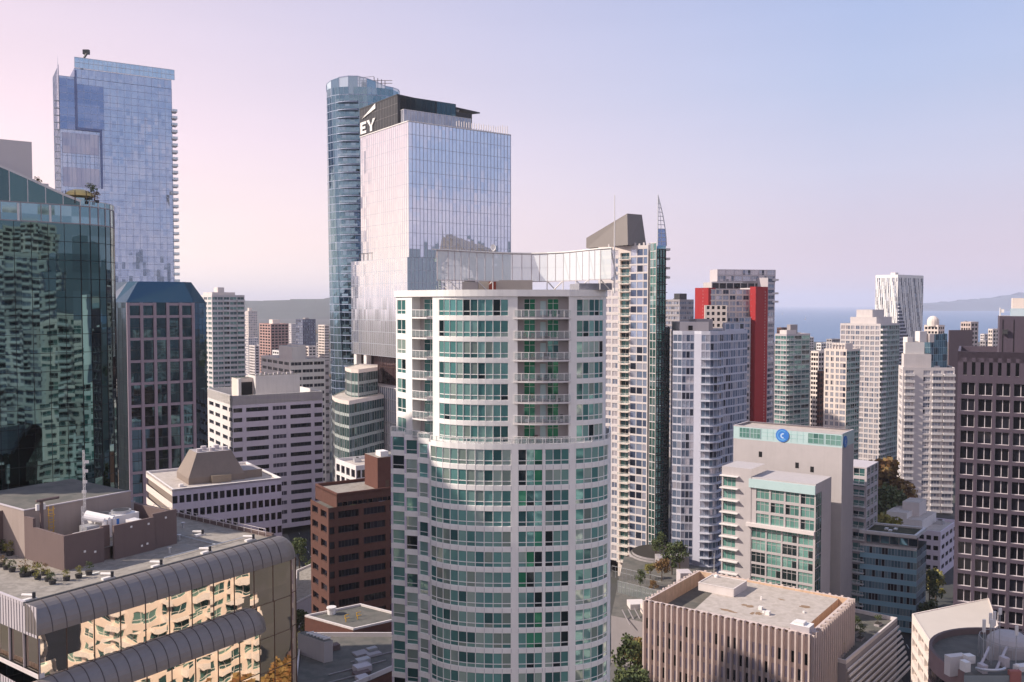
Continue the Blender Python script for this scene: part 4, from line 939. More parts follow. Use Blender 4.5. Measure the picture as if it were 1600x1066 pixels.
    fac(T, add(Af, uL, -.9), Pf, z3, zs, FH, [.6, -3.6, .5, -3.6, .5, -3.6, .5, -3.6, .35], .35, 2.45, .2, WARMGREY, 'hotel')
    w_.wall(Af, add(Af, uL, -.9), z3, zs, WARMGREY)
    T.new('ledge').box(add(add(Af, (-uR[0], -uR[1]), 1.0), uL, .8), unit(Af, Pf), LLf + .8, 1.0, z3 - .5, z3 + .35, PINK)
    fac(T, Af, Pf, z3 - .5 - 15 * FH, z3 - .5, FH, [.35, -3.7, .4, -3.7, .4, -3.7, .4, -3.7, .5], .3, 2.55, .2, WARMGREY, 'hotel'); w_.wall(Af, Pf, 0, z3 - .5 - 15 * FH, WARMGREY) if z3 - .5 - 15 * FH > 0 else None
    # right side of the front volume: dark green glass then plain wall
    s1 = add(Pf, uR, 4.5); curtain(T, [Pf, s1], 0, zs, G_GREENC, 1.5, FH, GREY, .05, .08, .2, name='side_glazing'); w_.wall(Pf, s1, zs, zf, WARMGREY); w_.wall(s1, Bf, 0, zf, WARMGREY); w_.wall(Cf, Af, 0, zf, WARMGREY)
    T.new('roof_slab').poly([Pf, Bf, Cf, Af], zf - .01, WARMGREY)
    # left wing with thin balcony slabs
    Pw = at(1174, 220, 50); zw = zat(731, 222); Lw = solve(Pw, uL, 1128, zw); Aw = add(Pw, uL, Lw); zz = zw - 2.0
    w_.wall(Aw, Pw, zz, zw, WARMGREY); mid = add(Pw, uL, Lw * .48)
    w_.wall(mid, Pw, 0, zz, WARMGREY); fac(T, Aw, mid, zz - 14 * FH, zz, FH, [.3, -2.6, .25], .2, 2.6, .2, WARMGREY, 'hotel'); 
    w_.wall(Aw, mid, 0, max(0.1, zz - 14 * FH), WARMGREY); w_.wall(add(Aw, uR, 10), Aw, 0, zw, WARMGREY)
    T.new('roof_slab').poly([Pw, add(Pw, uR, 9.5), add(Aw, uR, 9.5), Aw], zw - .01, WARMGREY)
    for i in range(13): b_ = T.new('balcony'); z = zz - i * FH - .1; b_.box(add(add(Aw, (-uR[0], -uR[1]), 1.1), uL, .2), unit(Aw, Pw), Lw * .62, 1.1, z - .22, z, WHITE2)
    # back right wing: green balconies
    Q = at(1354, 246, 40); zq = zat(731, 246); e0 = add(Q, uL, 11); fac(T, e0, Q, 0, zq, FH, rep(3, .5, 2.6), .5, 2.2, .2, LGREY, 'teal2'); e1 = add(Q, uR, 12)
    fac(T, Q, e1, 0, zq, FH, rep(3, .7, 2.6), .5, 2.2, .2, LGREY, 'teal2'); w_.wall(e1, add(e1, uL, 11), 0, zq, LGREY); T.new('roof_slab').poly([Q, e1, add(e1, uL, 11), e0], zq, LGREY)
    for i in range(int(zq / FH)): T.bals.append((add(Q, uL, 5.2), i * FH, unit(e0, Q), 5.0, 1.3, 'glass'))
    # roof steps and openings in the upper wall
    for px, py in ((1188, 722), (1246, 734), (1269, 738)):
        vv = T.new('service_opening'); f = (px - 1146) / 170.0; vv.box(add(add(a, u, L * f), (u[1], -u[0]), .04), u, .9, .05, zat(py + 5, 226), zat(py - 4, 226), BLACK)
    T.done(); return M
PTEALD = mat('teal_mullion', (0.30, 0.55, 0.52, 1)); BLUE2 = mat('mid_blue_logo', (0.12, 0.36, 0.72, 1), rough=.4)
wstyle('hotelt', G_HOTEL, PTEAL, 3, .5, .1)
HT = hotel()
# ------------------------------------------------------------------ left side towers
def teal_tower():
    T = Thing('glass_office_tower', 'dark teal mirror-glass tower with rounded corner and roof garden, cut by the left picture edge', 'tower', None, (-95, 150))
    u = az(50.5); zt = zat(322, 160); e = at(126, 160, 100); s = add(e, u, -50)
    path = [s, e]; h = 50.5; p = e
    for k in range(9): h -= 11.5; p = add(p, az(h), 1.75); path.append(p)
    back = [add(p, az(-86), 22), (s[0] - 14, s[1] + 32)]
    z1 = zat(350, 160)                            # top of dark glass, below the pale double-height floor
    curtain(T, path, 0, z1, G_TTOWER, 2.7, 3.3, BLACK, .05, .07, .09)
    pale = 2
    curtain(T, path, z1, zt, G_TLITE, 3.1, zt - z1, GREY, .08, .12, .2, name='top_floor_glazing')
    for i in range(9):
        q = add(add(e, u, -5 - i * 3.1 * 1.6), (u[1], -u[0]), .1); c = T.new('column'); c.box(q, u, .35, .3, z1, zt - .2, WHITE2)
    for a, b in ((path[-1], back[0]), (back[0], back[1]), (back[1], s)): T.part('rear_wall').wall(a, b, 0, zt, DGREY)
    # sloping glass parapet: rises towards the left
    pg = T.new('parapet_glazing'); mm = T.new('parapet_frame')
    def top(f): return zt + 1.0 + 7.8 * sin(pi / 2 * min(1, max(0, f))) ** 1.15
    L = dist(s, e); n = 18
    for i in range(n):
        a = add(e, u, -L * i / n); b = add(e, u, -L * (i + 1) / n); za = top(i * 1.9 / n) if i * 1.9 / n < 1 else top(1); zb = top((i + 1) * 1.9 / n) if (i + 1) * 1.9 / n < 1 else top(1)
        pg.face([(*b, zt), (*a, zt), (*a, za), (*b, zb)], G_TTOWER, [(0, i * 4)] * 4)
        o = (u[1] * .08, -u[0] * .08); mm.face([(b[0] + o[0], b[1] + o[1], zb - .3), (a[0] + o[0], a[1] + o[1], za - .3), (a[0] + o[0], a[1] + o[1], za + .15), (b[0] + o[0], b[1] + o[1], zb + .15)], WHITE2)
        ii = (-u[1] * .3, u[0] * .3); mm.face([(b[0] + o[0], b[1] + o[1], zb + .15), (a[0] + o[0], a[1] + o[1], za + .15), (a[0] + ii[0], a[1] + ii[1], za + .15), (b[0] + ii[0], b[1] + ii[1], zb + .15)], WHITE2)
        mm.box(add(a, (u[1], -u[0]), .1), (u[0], u[1]), .12, .1, zt, za, WHITE2)
    curtain(T, path[1:], zt, zt + 1.0, G_TLITE, 1.75, 2, WHITE2, .06, .08, .15, name='corner_parapet')
    T.new('roof').poly(path + back, zt + .3, GRAVELT)
    # terrace decks stepping with the parapet
    dk = T.new('roof_terrace'); v = (-u[1], u[0])
    for i in range(6):
        a = add(add(e, u, -L * (i * .1) - 3), v, .6); dk.box(add(a, u, -L * .1), u, L * .1, 14, zt + .3, top(i * .19) - .3, PINK, GRAVELT)
    cg = T.new('garden_canopy'); c = at(124, 162, 109); cg.cyl(c, 2.2, zt + .4, zt + 1.5, GLASSG, 18); cg.dome(c, zt + 1.9, 2.5, 1.3, GOLD, 18)
    for k in range(9): cg.tube((c[0] + 2.65 * cos(k * .7), c[1] + 2.65 * sin(k * .7), zt + .4), (c[0] + 2.65 * cos(k * .7), c[1] + 2.65 * sin(k * .7), zt + 2.7), .07, BRONZE, 5)
    for k in range(10):
        a = add(add(e, u, -6 - k * 3.1), v, .8 + .5 * (k % 3)); f = T.new('planter'); zz = top(min(1, (6 + k * 3.1) / L * 1.9)) - .3; f.box(a, u, 1.2, .6, zz, zz + .55, PINK)
    # plain grey lift house
    lh = T.new('lift_house'); a = at(50, 158, 116); zl = zat(222, 158)
    lh.prism([add(a, az(54), -14), a, add(a, az(-36), 3), add(a, az(-36), 8), add(add(a, az(-36), 8), az(54), -14)], zt, zl, LGREY2, GREY)
    T.done(); sh = []
    for k, (px, py, hh, m, lb) in enumerate([(142, 306, 2.2, LEAFG, 'dark green bush beside the golden canopy on the teal tower'), (58, 292, 1.8, LEAFO, 'brownish bush at the foot of the plain lift house'), (12, 276, 2.0, LEAFY, 'olive bush on the roof terrace at the left picture edge'), (152, 311, 1.5, LEAFO, 'low reddish bush at the rounded roof corner')]):
        p = at(px, 161, 107); pot_shrub(p, zat(py + 6, 161), hh, lb, m, k)
GLASSG = G_TLITE
LGREY2 = mat('pale_grey_panel', (0.66, 0.60, 0.59, 1), amt=.04)
teal_tower()

def navy_tower():
    D = 300; z = zat(473, D); P1 = at(197, D, z); u = az(53.5); L = solve(P1, u, 303, z); P2 = add(P1, u, L); P0 = add(P1, az(-8), 7.5); P0 = (at(178, 307, z)[0], 307.0)
    P3 = add(P2, az(12), 7.0); P3 = (at(322, P2[1] + 8, z)[0], P2[1] + 8); P4 = add(P3, az(-36), 20); P5 = add(P0, az(-36), 20); poly = [P0, P1, P2, P3, P4, P5]
    T = Thing('hip_roof_tower', 'dark navy glass office tower with mauve stone grid and blue hipped glass roof', 'tower', None, P1)
    curtain(T, poly, 0, z, G_NAVY, 3.0, 3.7, BLACK, .04, .06, .07, closed=True)
    n = len(poly); zr = zat(440, 309); c = (sum(p[0] for p in poly) / n, sum(p[1] for p in poly) / n)
    top = [(c[0] + (p[0] - c[0]) * .72, c[1] + (p[1] - c[1]) * .55) for p in poly]; rf = T.new('hipped_roof')
    for i in range(n): j = (i + 1) % n; rf.face([(*poly[i], z), (*poly[j], z), (*top[j], zr), (*top[i], zr)], G_NAVYR)
    rf.poly(top, zr, DGREY)
    g = T.new('stone_grid'); out = (u[1], -u[0]); W_ = 0.95; cols = 5; st = (L - W_) / cols; mh = 7.55
    for i in range(cols + 1):
        if i == 2: zt_ = z + 0.0
        zt_ = z; g.box(add(add(P1, u, i * st), out, .8), u, W_, .79, 0, zt_ - (1.6 if False else 0), MAUVE)
    k = 0; zz = z - 1.0
    while zz > 2:
        for i in range(cols):
            if k == 0 and i == 2: continue
            g.box(add(add(P1, u, i * st + W_), out, .6), u, st - W_, .58, zz, zz + .9, MAUVE)
        for i in range(cols):
            T.new('window_transom').box(add(add(P1, u, i * st + W_), out, .3), u, st - W_, .28, zz - (4.1 if k == 0 else 3.3), zz - (3.95 if k == 0 else 3.15), DGREY)
        zz -= (4.2 if k == 0 else mh); k += 1
    T.done()
navy_tower()

def shangri():
    B = Bx(92, 118, 420, 70, 268, 58, -32, LL=28); zc = B.z
    T = Thing('blue_skyscraper', 'tallest pale blue glass skyscraper on the far left with crane and notched front', 'tower', None, B.P)
    s1 = B.loc(5.4, 0)                            # the main plate starts right of a narrow slot
    z_top = zat(91, 425); zn = zat(203, 423)
    o = (B.uR[1], -B.uR[0])
    q = lambda r, d=0: add(add(B.P, B.uR, r), o, d)
    R = B.LR; xs0 = R * .13
    curtain(T, [q(0), q(R)], 0, zc, G_SHANG, 3.2, 3.35, SHM, .12, .12, .18); curtain(T, [q(xs0), q(R)], zc, z_top - 5, G_SHANG, 3.2, 3.35, SHM, .12, .12, .18, name='top_glazing'); T.part('rear_wall').prism([B.loc(xs0, .05), B.loc(R, .05), B.loc(R, 24), B.loc(xs0, 24)], zc, z_top - 5, SHF)
    # raised plate frame: from the slot down to the notch, then right
    fr = T.new('plate_frame'); xs = R * .13; xn = R * .36
    fr.box(q(xs, .9), B.uR, .9, .88, zn, z_top - 6, SHF); fr.box(q(xs + .9, .9), B.uR, xn - xs - .9, .88, zn, zn + 1.2, SHF); fr.box(q(xn - .9, .9), B.uR, .9, .88, zat(292, 423), zn, SHF)
    # deep blue glass left of the slot and under the notch, pale panels inside
    curtain(T, [q(0, .25), q(xs, .25)], zn, zc - 1, G_SHANGD, 2.6, 3.35, SHM, .06, .1, .15, name='side_glazing')
    pl = T.new('pale_bay'); pl.wall(q(.8, .3), q(xn - 1.4, .3), zat(240, 423), zn - 1.5, G_SHANGP); pl.wall(q(.8, .3), q(xn - 1.4, .3), zat(292, 423), zat(262, 423), G_SHANGP)
    for k in range(9): pl.box(q(.8 + k * (xn - 2.4) / 8, .42), B.uR, .12, .1, zat(292, 423), zn - 1.5, SHM)
    curtain(T, [q(xs + 1, .35), q(R * .38, .35)], zn + 1.3, zc - 3, G_SHANGD, 3.2, 3.35, SHM, .06, .1, .15, name='dark_corner_glazing')
    curtain(T, [q(R), add(q(R), B.uL, 28)], 0, zc, G_SHANG, 3.2, 3.35, SHM, .1, .1, .15, name='flank_glazing')
    curtain(T, [B.A, B.P], 0, zc + 5, G_SHANGD, 3.2, 3.35, SHM, .1, .1, .15, name='flank_glazing')
    plainwalls(T, B.poly, 0, zc, SHF, [2]); T.new('roof').poly(B.poly, zc, GRAVEL)
    # glass screens above the roof
    pz = T.new('parapet_glazing'); pf = T.new('parapet_frame'); a = q(xs, .95); b = q(R + 1.2, .95); u = B.uR; L = dist(a, b)
    pz.wall(a, b, z_top - 5, z_top, G_SHANGL); n = 22
    for k in range(n + 1): pf.box(add(add(a, u, L * k / n), o, .08), u, .14, .08, z_top - 5, z_top, SILVER)
    for z in (z_top - .15, z_top - 2.5, z_top - 5): pf.box(add(a, o, .12), u, L, .04, z, z + .18, SILVER)
    fin = T.new('corner_fin'); fa = q(-.3, .1); fz = zat(86, 420); fin.face([(*fa, zn), (*add(fa, B.uL, 8), zn), (*add(fa, B.uL, 8), zc), (*fa, fz)], G_SHANGD); fin.face([(*add(fa, o, .2), zn), (*add(fa, o, .2), fz), (*add(add(fa, o, .2), B.uL, 8), zc), (*add(add(fa, o, .2), B.uL, 8), zn)], G_SHANGD)
    # right hand balconies and left hand slab tips
    for i in range(56):
        z = 4 + i * 3.35
        if z > zc - 8: break
        sl = T.new('balcony'); sl.box(q(R - .2, 1.2), B.uR, 2.6, 5, z, z + .3, WHITE2); rg = T.new('railing', sl); rg.box(q(R - .1, 1.25), B.uR, 2.45, .06, z + .3, z + 1.35, G_SCREEN2)
        if i > 25: s2 = T.new('balcony'); s2.box(add(q(-2.2, -.4), B.uL, 2), B.uR, 2.2, 1.6, z, z + .25, SILVER)
    cr = T.new('roof_crane'); c = add(B.loc(R * .2, 6), (0, 0), 0); zz = zat(98, 430); cr.box(c, B.uR, 1.2, 1.2, z_top - 5, zz, DGREY); cr.tube((*c, zz), (c[0] + 3, c[1], zat(84, 430)), .5, DGREY, 6); cr.box((c[0] + 1, c[1]), (1, 0), 2.8, 1.6, zat(84, 430), zat(77, 430), DGREY)
    T.done()
SHM = mat('blue_grey_mullion', (0.42, 0.48, 0.62, 1), rough=.4, metal=.3); SHF = mat('steel_blue_panel', (0.16, 0.20, 0.36, 1), rough=.35, metal=.4)
G_SHANGP = glass('beige_blind_glass', [(1, S(190, 190, 205)), (1, S(176, 178, 198))], metal=.4, pane=(3, 3.35), jit=.03)
shangri()

# ------------------------------------------------------------------ left middle distance
def office_white():
    B = Bx(363, 619, 336, 322, 504, 57.6, -33); z = B.z
    T = Thing('white_office_block', 'white concrete office block with dark horizontal window strips and boxy white roof house', 'office building', None, B.P)
    fh = 3.72; zt = z - 4.4; R = B.LR
    T.part('wall').wall(B.A, B.P, zt, z, WHITE2); T.part('wall').wall(B.P, B.B, zt, z, LILACWSH)
    fac(T, B.A, B.P, zt - 13 * fh, zt, fh, [1.1, -1.7, .6, -1.7, .9, -1.7, .5, -1.2], 1.75, 1.6, .35, WHITE2, 'dark')
    fac(T, B.P, B.B, zt - 13 * fh, zt, fh, [.1, -3.1, 1.3, -7.5, 1.4, -4.7, 1.4, -7.3, 1.2, -2.8, .2], 1.75, 1.6, .35, LILACWSH, lambda i, q: 'mid' if q == 2 else ('dark' if q in (0, 4) else 'dark6'))  # right face: white concrete with its lavender shade painted in
    plainwalls(T, B.poly, 0, z, WHITE2, [1, 2]); roof(T, B.poly, z + .01, 3.6, .5, WHITE2, GRAVEL)
    h = T.new('roof_house'); h.prism(B.rect(R * .30, R * .80, 6, 16), z - 3.6, zat(588, 345), WHITE2, GRAVELD); h.prism(B.rect(R * .12, R * .30, 9, 16), z - 3.6, zat(592, 345), CREAM, GRAVELD)
    h.prism([B.loc(R * .12, 6.6), B.loc(R * .15, 6.6), B.loc(R * .15, 9), B.loc(R * .12, 9)], z - 3.6, zat(592, 345), WHITE2)
    d = T.new('plant_opening'); d.wall(B.loc(R * .16, 8.9), B.loc(R * .29, 8.9), z - 3.4, zat(598, 345), BLACK)
    for k in range(9): T.new('roof_vent').box(B.loc(R * (.32 + .05 * k), 8), B.uR, .9, 1.0, zat(588, 345), zat(588, 345) + .5 + .3 * (k % 3), LGREY)
    T.done()
LILACWSH = mat('lilac_and_shade_concrete', (0.64, 0.57, 0.66, 1), amt=.05, streak=.1)  # lilac walls; on the white office it is shade put into the colour
office_white()
def office_lilac():
    B = Bx(269, 765, 225, 228, 440, 57, -34); z = B.z
    T = Thing('lilac_office_block', 'low lilac-white office with rows of small square windows and a brown pyramid roof house', 'office building', None, B.P)
    fh = 3.75; zt = z - 1.7
    T.part('wall').wall(B.A, B.P, zt, z, CREAM); T.part('wall').wall(B.P, B.B, zt, z, LILACWSH)
    fac(T, B.P, B.B, zt - 9 * fh, zt, fh, [.05] + [-1.15, .42] * 16 + [-1.15, .05], 1.75, 1.95, .3, LILACWSH, 'dark')
    w_ = T.part('wall')
    for k in range(9): w_.wall(B.A, B.P, zt - (k + 1) * fh, zt - (k + 1) * fh + 1.9, CREAM); w_.wall(add(B.A, (.5, .3), 1), add(B.P, (.0, .0), 1), zt - (k + 1) * fh + 1.9, zt - k * fh, DTAUPE)
    plainwalls(T, B.poly, 0, z, LILACWSH, [1, 2]); roof(T, B.poly, z + .01, .6, .5, WHITE2, GRAVELT)
    u = T.new('roof_house'); R = B.LR; L = B.LL
    lo = B.rect(R * .20, R * .72, 6.5, 19); hi = B.rect(R * .30, R * .62, 9.0, 16.5); z0 = z - .6; zm = z + 2.3; zt2 = zat(710, 235)
    u.prism(lo, z0, zm - 1.2, DTAUPE); 
    for i in range(4): j = (i + 1) % 4; u.face([(*lo[i], zm - 1.2), (*lo[j], zm - 1.2), (*hi[j], zt2), (*hi[i], zt2)], DTAUPE)
    u.poly(hi, zt2, GREY); e = T.new('roof_house_wing'); e.prism(B.rect(R * .40, R * .58, 5.2, 6.5), z0, zm - .9, TAUPE2); e.prism(B.rect(R * .72, R * .90, 7.5, 16), z0, z + 1.6, DTAUPE, GREY)
    for k in range(5): v = T.new('roof_vent'); c = B.loc(R * (.34 + .06 * k), 11 + (k % 2) * 2); v.cyl(c, .8, zt2, zt2 + .8 + .3 * (k % 2), LGREY, 10)
    T.new('roof_hatch').box(B.loc(3, 5), B.uR, 1, 1, z0, z0 + .7, STEEL)
    T.done()
DTAUPE = mat('taupe_metal', (0.24, 0.19, 0.16, 1), rough=.6, amt=.08, streak=.1); TAUPE2 = mat('ochre_panel', (0.30, 0.24, 0.18, 1), rough=.6)
office_lilac()
def brick_block():
    B = Bx(513, 800, 213, 501, 640, 57, -33, LL=12); z = zat(775, 215); fh = 3.6
    T = Thing('brown_brick_office', 'red-brown brick office with dark ribbon windows and a setback top terrace', 'office building', None, B.P)
    P2 = B.loc(0, 0); zt = zat(800, 213); R = B.LR
    fac(T, B.P, B.B, zt - 9 * fh, zt, fh, [.3, -1.6, 1.2, -6.6, 1.5, -7.2, 1.4, -6, .8], 1.6, 1.75, .5, BRICK, 'dark6')
    fac(T, B.A, B.P, zt - 9 * fh, zt, fh, [.6, -2, 1, -2, .6], 1.6, 1.75, .5, BRICK, 'dark'); plainwalls(T, B.poly, 0, zt, BRICK, [1, 2]); plainwalls(T, [B.P, B.B, B.C, B.A], 0, zt - 9 * fh, BRICK, [0, 3])
    T.part('wall').wall(B.A, B.P, zt - .01, zt + .9, BRICK); T.part('wall').wall(B.P, B.B, zt, zt + .9, BRICK); T.new('terrace').poly(B.poly, zt + .05, GRAVELD)
    st = B.rect(2.8, R, 1.6, 16); fac(T, st[0], st[1], zt + .9 - .85, z - 1.9, z - 1.9 - zt - .05, [.3] + [-1.4, .12] * 14, .5, 2.3, .3, BRONZE, 'dark'); T.part('wall').wall(st[0], st[1], z - 1.9, z, BRICK); T.part('wall').wall(st[3], st[0], zt, z, BRICK); T.part('wall').wall(st[1], st[2], zt, z, BRICK); roof(T, st, z + .4, .8, .35, BRICKD, GRAVEL)
    zz = zat(718, 222); h = T.new('brick_roof_house'); h.prism(B.rect(R * .68, R * .99, 4, 12), z - .4, zz, BRICKD, GRAVEL); v = T.new('rooftop_unit'); v.prism(B.rect(R * .74, R * .84, 5, 8), zz, zz + 1.3, STEEL)
    dr = T.new('door', h); dr.box(add(B.loc(R * .78, 4), (B.uR[1], -B.uR[0]), .05), B.uR, 1.0, .05, z - .4, z + 1.8, BRONZE)
    for k in range(8): s = T.new('terrace_planter'); s.box(B.loc(.6 + k * 2.6, .3), B.uR, 1.4, .5, zt + .06, zt + .6 + .1 * (k % 3), random.choice((BRICKD, LEAFG, LEAFY, GREY)))
    T.done()
brick_block()
def low_brick():
    B = Bx(552, 985, 188, 476, 640, 55, -56); z = B.z
    T = Thing('low_brick_building', 'low dark brick block with flat gravel roof and a pale door', 'building', None, B.P)
    plainwalls(T, B.poly, 0, z, BRICKD); roof(T, B.poly, z + .4, .45, .4, PINK, GRAVELD, PINK)
    d = T.new('door'); d.box(add(B.loc(-0.0, 2.6), (0, 0), 0), (-B.uL[0], -B.uL[1]), 1.4, .0, z - 9, z - 6.4, LGREY) if False else d.box(add(add(B.P, B.uL, 3.6), (-B.uR[0], -B.uR[1]), .05), (-B.uL[0], -B.uL[1]), 1.5, .05, z - 7.5, z - 4.9, LGREY)
    f = T.new('roof_fan'); c = B.loc(5, 13); f.cyl(c, .9, z, z + 1.3, STEEL, 14, DGREY); f.cyl(c, 1.1, z + 1.3, z + 1.6, STEEL, 14)
    for k in range(4): p = T.new('roof_pipe'); c = B.loc(3 + k * 1.4, 6 + (k % 2) * 2); p.tube((*c, z), (*c, z + .8), .12, YELL, 6); p.tube((*c, z + .8), (*add(c, B.uR, .9), z + .8), .1, YELL, 6)
    T.done()
    B = Bx(470, 1062, 165, 452, 640, 54, -36, LL=20); z = zat(1050, 168)
    T = Thing('parking_podium', 'low brown podium with a small pergola, right behind the bronze glass office', 'building', None, B.P)
    pl = [at(455, 150, z), at(640, 172, z), at(640, 186, z), at(470, 186, z)]
    T.part('wall').prism(pl, 0, z, BRICK, GRAVELD); roof(T, pl, z + 1.0, .9, .3, PINK, GRAVELD)
    rnd = random.Random(6)
    for k in range(9): q = at(rnd.uniform(480, 600), rnd.uniform(158, 182), z); T.new('rooftop_unit' if k % 3 else 'skylight').box(q, az(55), rnd.uniform(1, 3.2), rnd.uniform(1, 2.4), z + .12, z + rnd.uniform(.4, 1.9), (GREY, SILVER, BROWN, LGREY)[k % 4])
    for k in range(3): pp = T.new('roof_pipe'); q = at(478 + k * 35, 160 + 6 * k, z); pp.tube((*q, z + .3), (*add(q, az(55), 12), z + .3), .12, GREY, 5)
    pw = Bx(506, 1002, 172, 464, 520, 60, -52, LL=8); zz = zat(1003, 172)
    w_ = T.new('ramp_wall'); w_.prism(pw.poly, z, zz, WARMGREY, GRAVELD); 
    for k in range(6): b = T.new('pergola_beam'); b.box(pw.loc(.5, .9 + k * 1.0), pw.uR, max(pw.LR - 1, 1.5), .35, zz + .05, zz + .3, WHITE2)
    T.done()
    p = [at(462, 245, 8), at(520, 262, 8), at(512, 290, 8), at(462, 275, 8)]
    T = Thing('low_grey_roof', 'low grey flat-roofed building across the street from the brown brick office', 'building', None, p[0])
    T.part('wall').prism(p, 0, 7, LGREY, GRAVEL); roof(T, p, 7.6, .5, .4, PINK, GRAVEL); T.new('rooftop_unit').box(at(500, 268, 8), (1, 0), 5, 4, 7.1, 8.6, GREY); T.done()
low_brick()

def generic(name, label, cat, B, fh, front, side, m, wst, lim=60, group=None, rm=GRAVELT, plant=3, sill=.9, wh=1.7, rec=.2, bals=None, roofh=.9, m2=None, seed=1, z0=None, house=None, band=None, wst2=None, pierm=None, back=True):
    T = Thing(name, label, cat, group, B.P, 0, lim); zt = B.z - .9; n = int(zt / fh); zb = zt - n * fh if z0 is None else z0
    fac(T, B.A, B.P, zb, zt, fh, side, sill, wh, rec, m, wst2 or wst, bal=(bals or {}).get('side'), band=band, pierm=pierm); fac(T, B.P, B.B, zb, zt, fh, front, sill, wh, rec, m2 or m, wst, bal=(bals or {}).get('front'), band=band, pierm=pierm)
    T.part('wall').wall(B.A, B.P, 0, zb, m); T.part('wall').wall(B.P, B.B, 0, zb, m2 or m); plainwalls(T, B.poly, 0, zt, m, [1, 2])
    T.part('wall').wall(B.A, B.P, zt, B.z - roofh + .001, m) if False else None
    roof(T, B.poly, B.z, .9, .3, m, rm)
    if house:
        for (r0, r1, l0, l1, h, hm) in house: T.new('roof_house').prism(B.rect(B.LR * r0, B.LR * r1, B.LL * l0, B.LL * l1), B.z - .9, B.z + h, hm, rm)
    rooftop(T, B, B.z - .9, plant, seed)
    return T
# slim apartment slab behind the navy tower
B = Bx(331, 461, 510, 311, 382, 54.5, -35.5)
T = generic('apartment_block', 'grey-green apartment block with white balcony bands, right behind the navy hip-roofed tower', 'apartment block', B, 2.85, [.3, -2.2, .3, -2.4, .4, -2.6, .4, -3.2, .3, -3.2, .3], [.4, -2.4, .6, -2.4, .6, -2.4, .4], PINK, 'teal2', bals={'front': {2: ('solid', 1.2), 4: ('solid', 1.5)}}, sill=1.0, wh=1.55, house=[(.3, .5, .3, .6, 4.5, PINK), (.05, .75, .1, .8, 1.6, PINK)])
T.done()
# low beige office complex
for nm, lb, xc, top, D, xl, xr, hs in (('beige_office', 'low beige office with a box-shaped lift house, behind the white strip-window block', 453, 562, 430, 408, 508, [(.2, .45, .15, .6, 5.8, CREAM), (.45, .62, .2, .6, 6.5, CREAM)]), ('tan_office', 'tan brick office wing joined to the right of the low beige office', 497, 566, 450, 470, 514, [(.1, .5, .2, .7, 1.5, CREAM)])):
    B = Bx(xc, top, D, xl, xr, 56, -34); T = generic(nm, lb, 'office building', B, 3.6, rep(3, .7, 7), rep(5, .6, 2.4), CREAM if nm[0] == 'b' else TAN, 'darkcream', sill=1.5, wh=1.6, house=hs, rm=GRAVELT); T.done()
CREAMF = mat('reddish_concrete', (0.45, 0.28, 0.25, 1)); NAVYC = mat('dark_slate_cladding', (0.10, 0.11, 0.17, 1))
# far apartment towers of the west end
far = [('tower_block', 'reddish-brown far apartment tower with grey roof crown, left of the dark blue one', 423, 506, 900, 405, 451, CREAMF, 'dark', [(.3, .7, .3, .6, 4, CREAM)]),
       ('tower_block', 'dark blue-grey far apartment tower with pale balconies', 473, 499, 960, 462, 493, NAVYC, 'blue2', [(.4, .7, .4, .7, 1.5, GREY)]),
       ('tower_block', 'narrow cream far apartment tower just left of the twisting glass tower', 507, 508, 930, 497, 514, CREAM, 'dark', None),
       ('tower_block', 'hazy beige far tower behind the slab with white balconies', 388, 486, 1500, 380, 402, CREAM, 'pale2', [(.2, .5, .2, .5, 5, CREAM)]),
       ('tower_block', 'short mauve far tower under the hazy beige one', 388, 528, 1100, 382, 404, PINK, 'blue2', None),
       ('tower_block', 'pale hazy far tower between the reddish-brown and the dark blue ones', 455, 506, 1400, 448, 464, PINK, 'pale2', None)]
for i, (nm, lb, xc, top, D, xl, xr, m, ws, hs) in enumerate(far):
    B = Bx(xc, top, D, xl, xr, 52, -38); T = generic(nm, lb, 'apartment tower', B, 2.9, rep(5, .8, 2.4), rep(4, .8, 2.2), m, ws, lim=40, group='far apartment towers beyond the park', plant=1, house=hs, seed=i); T.done()
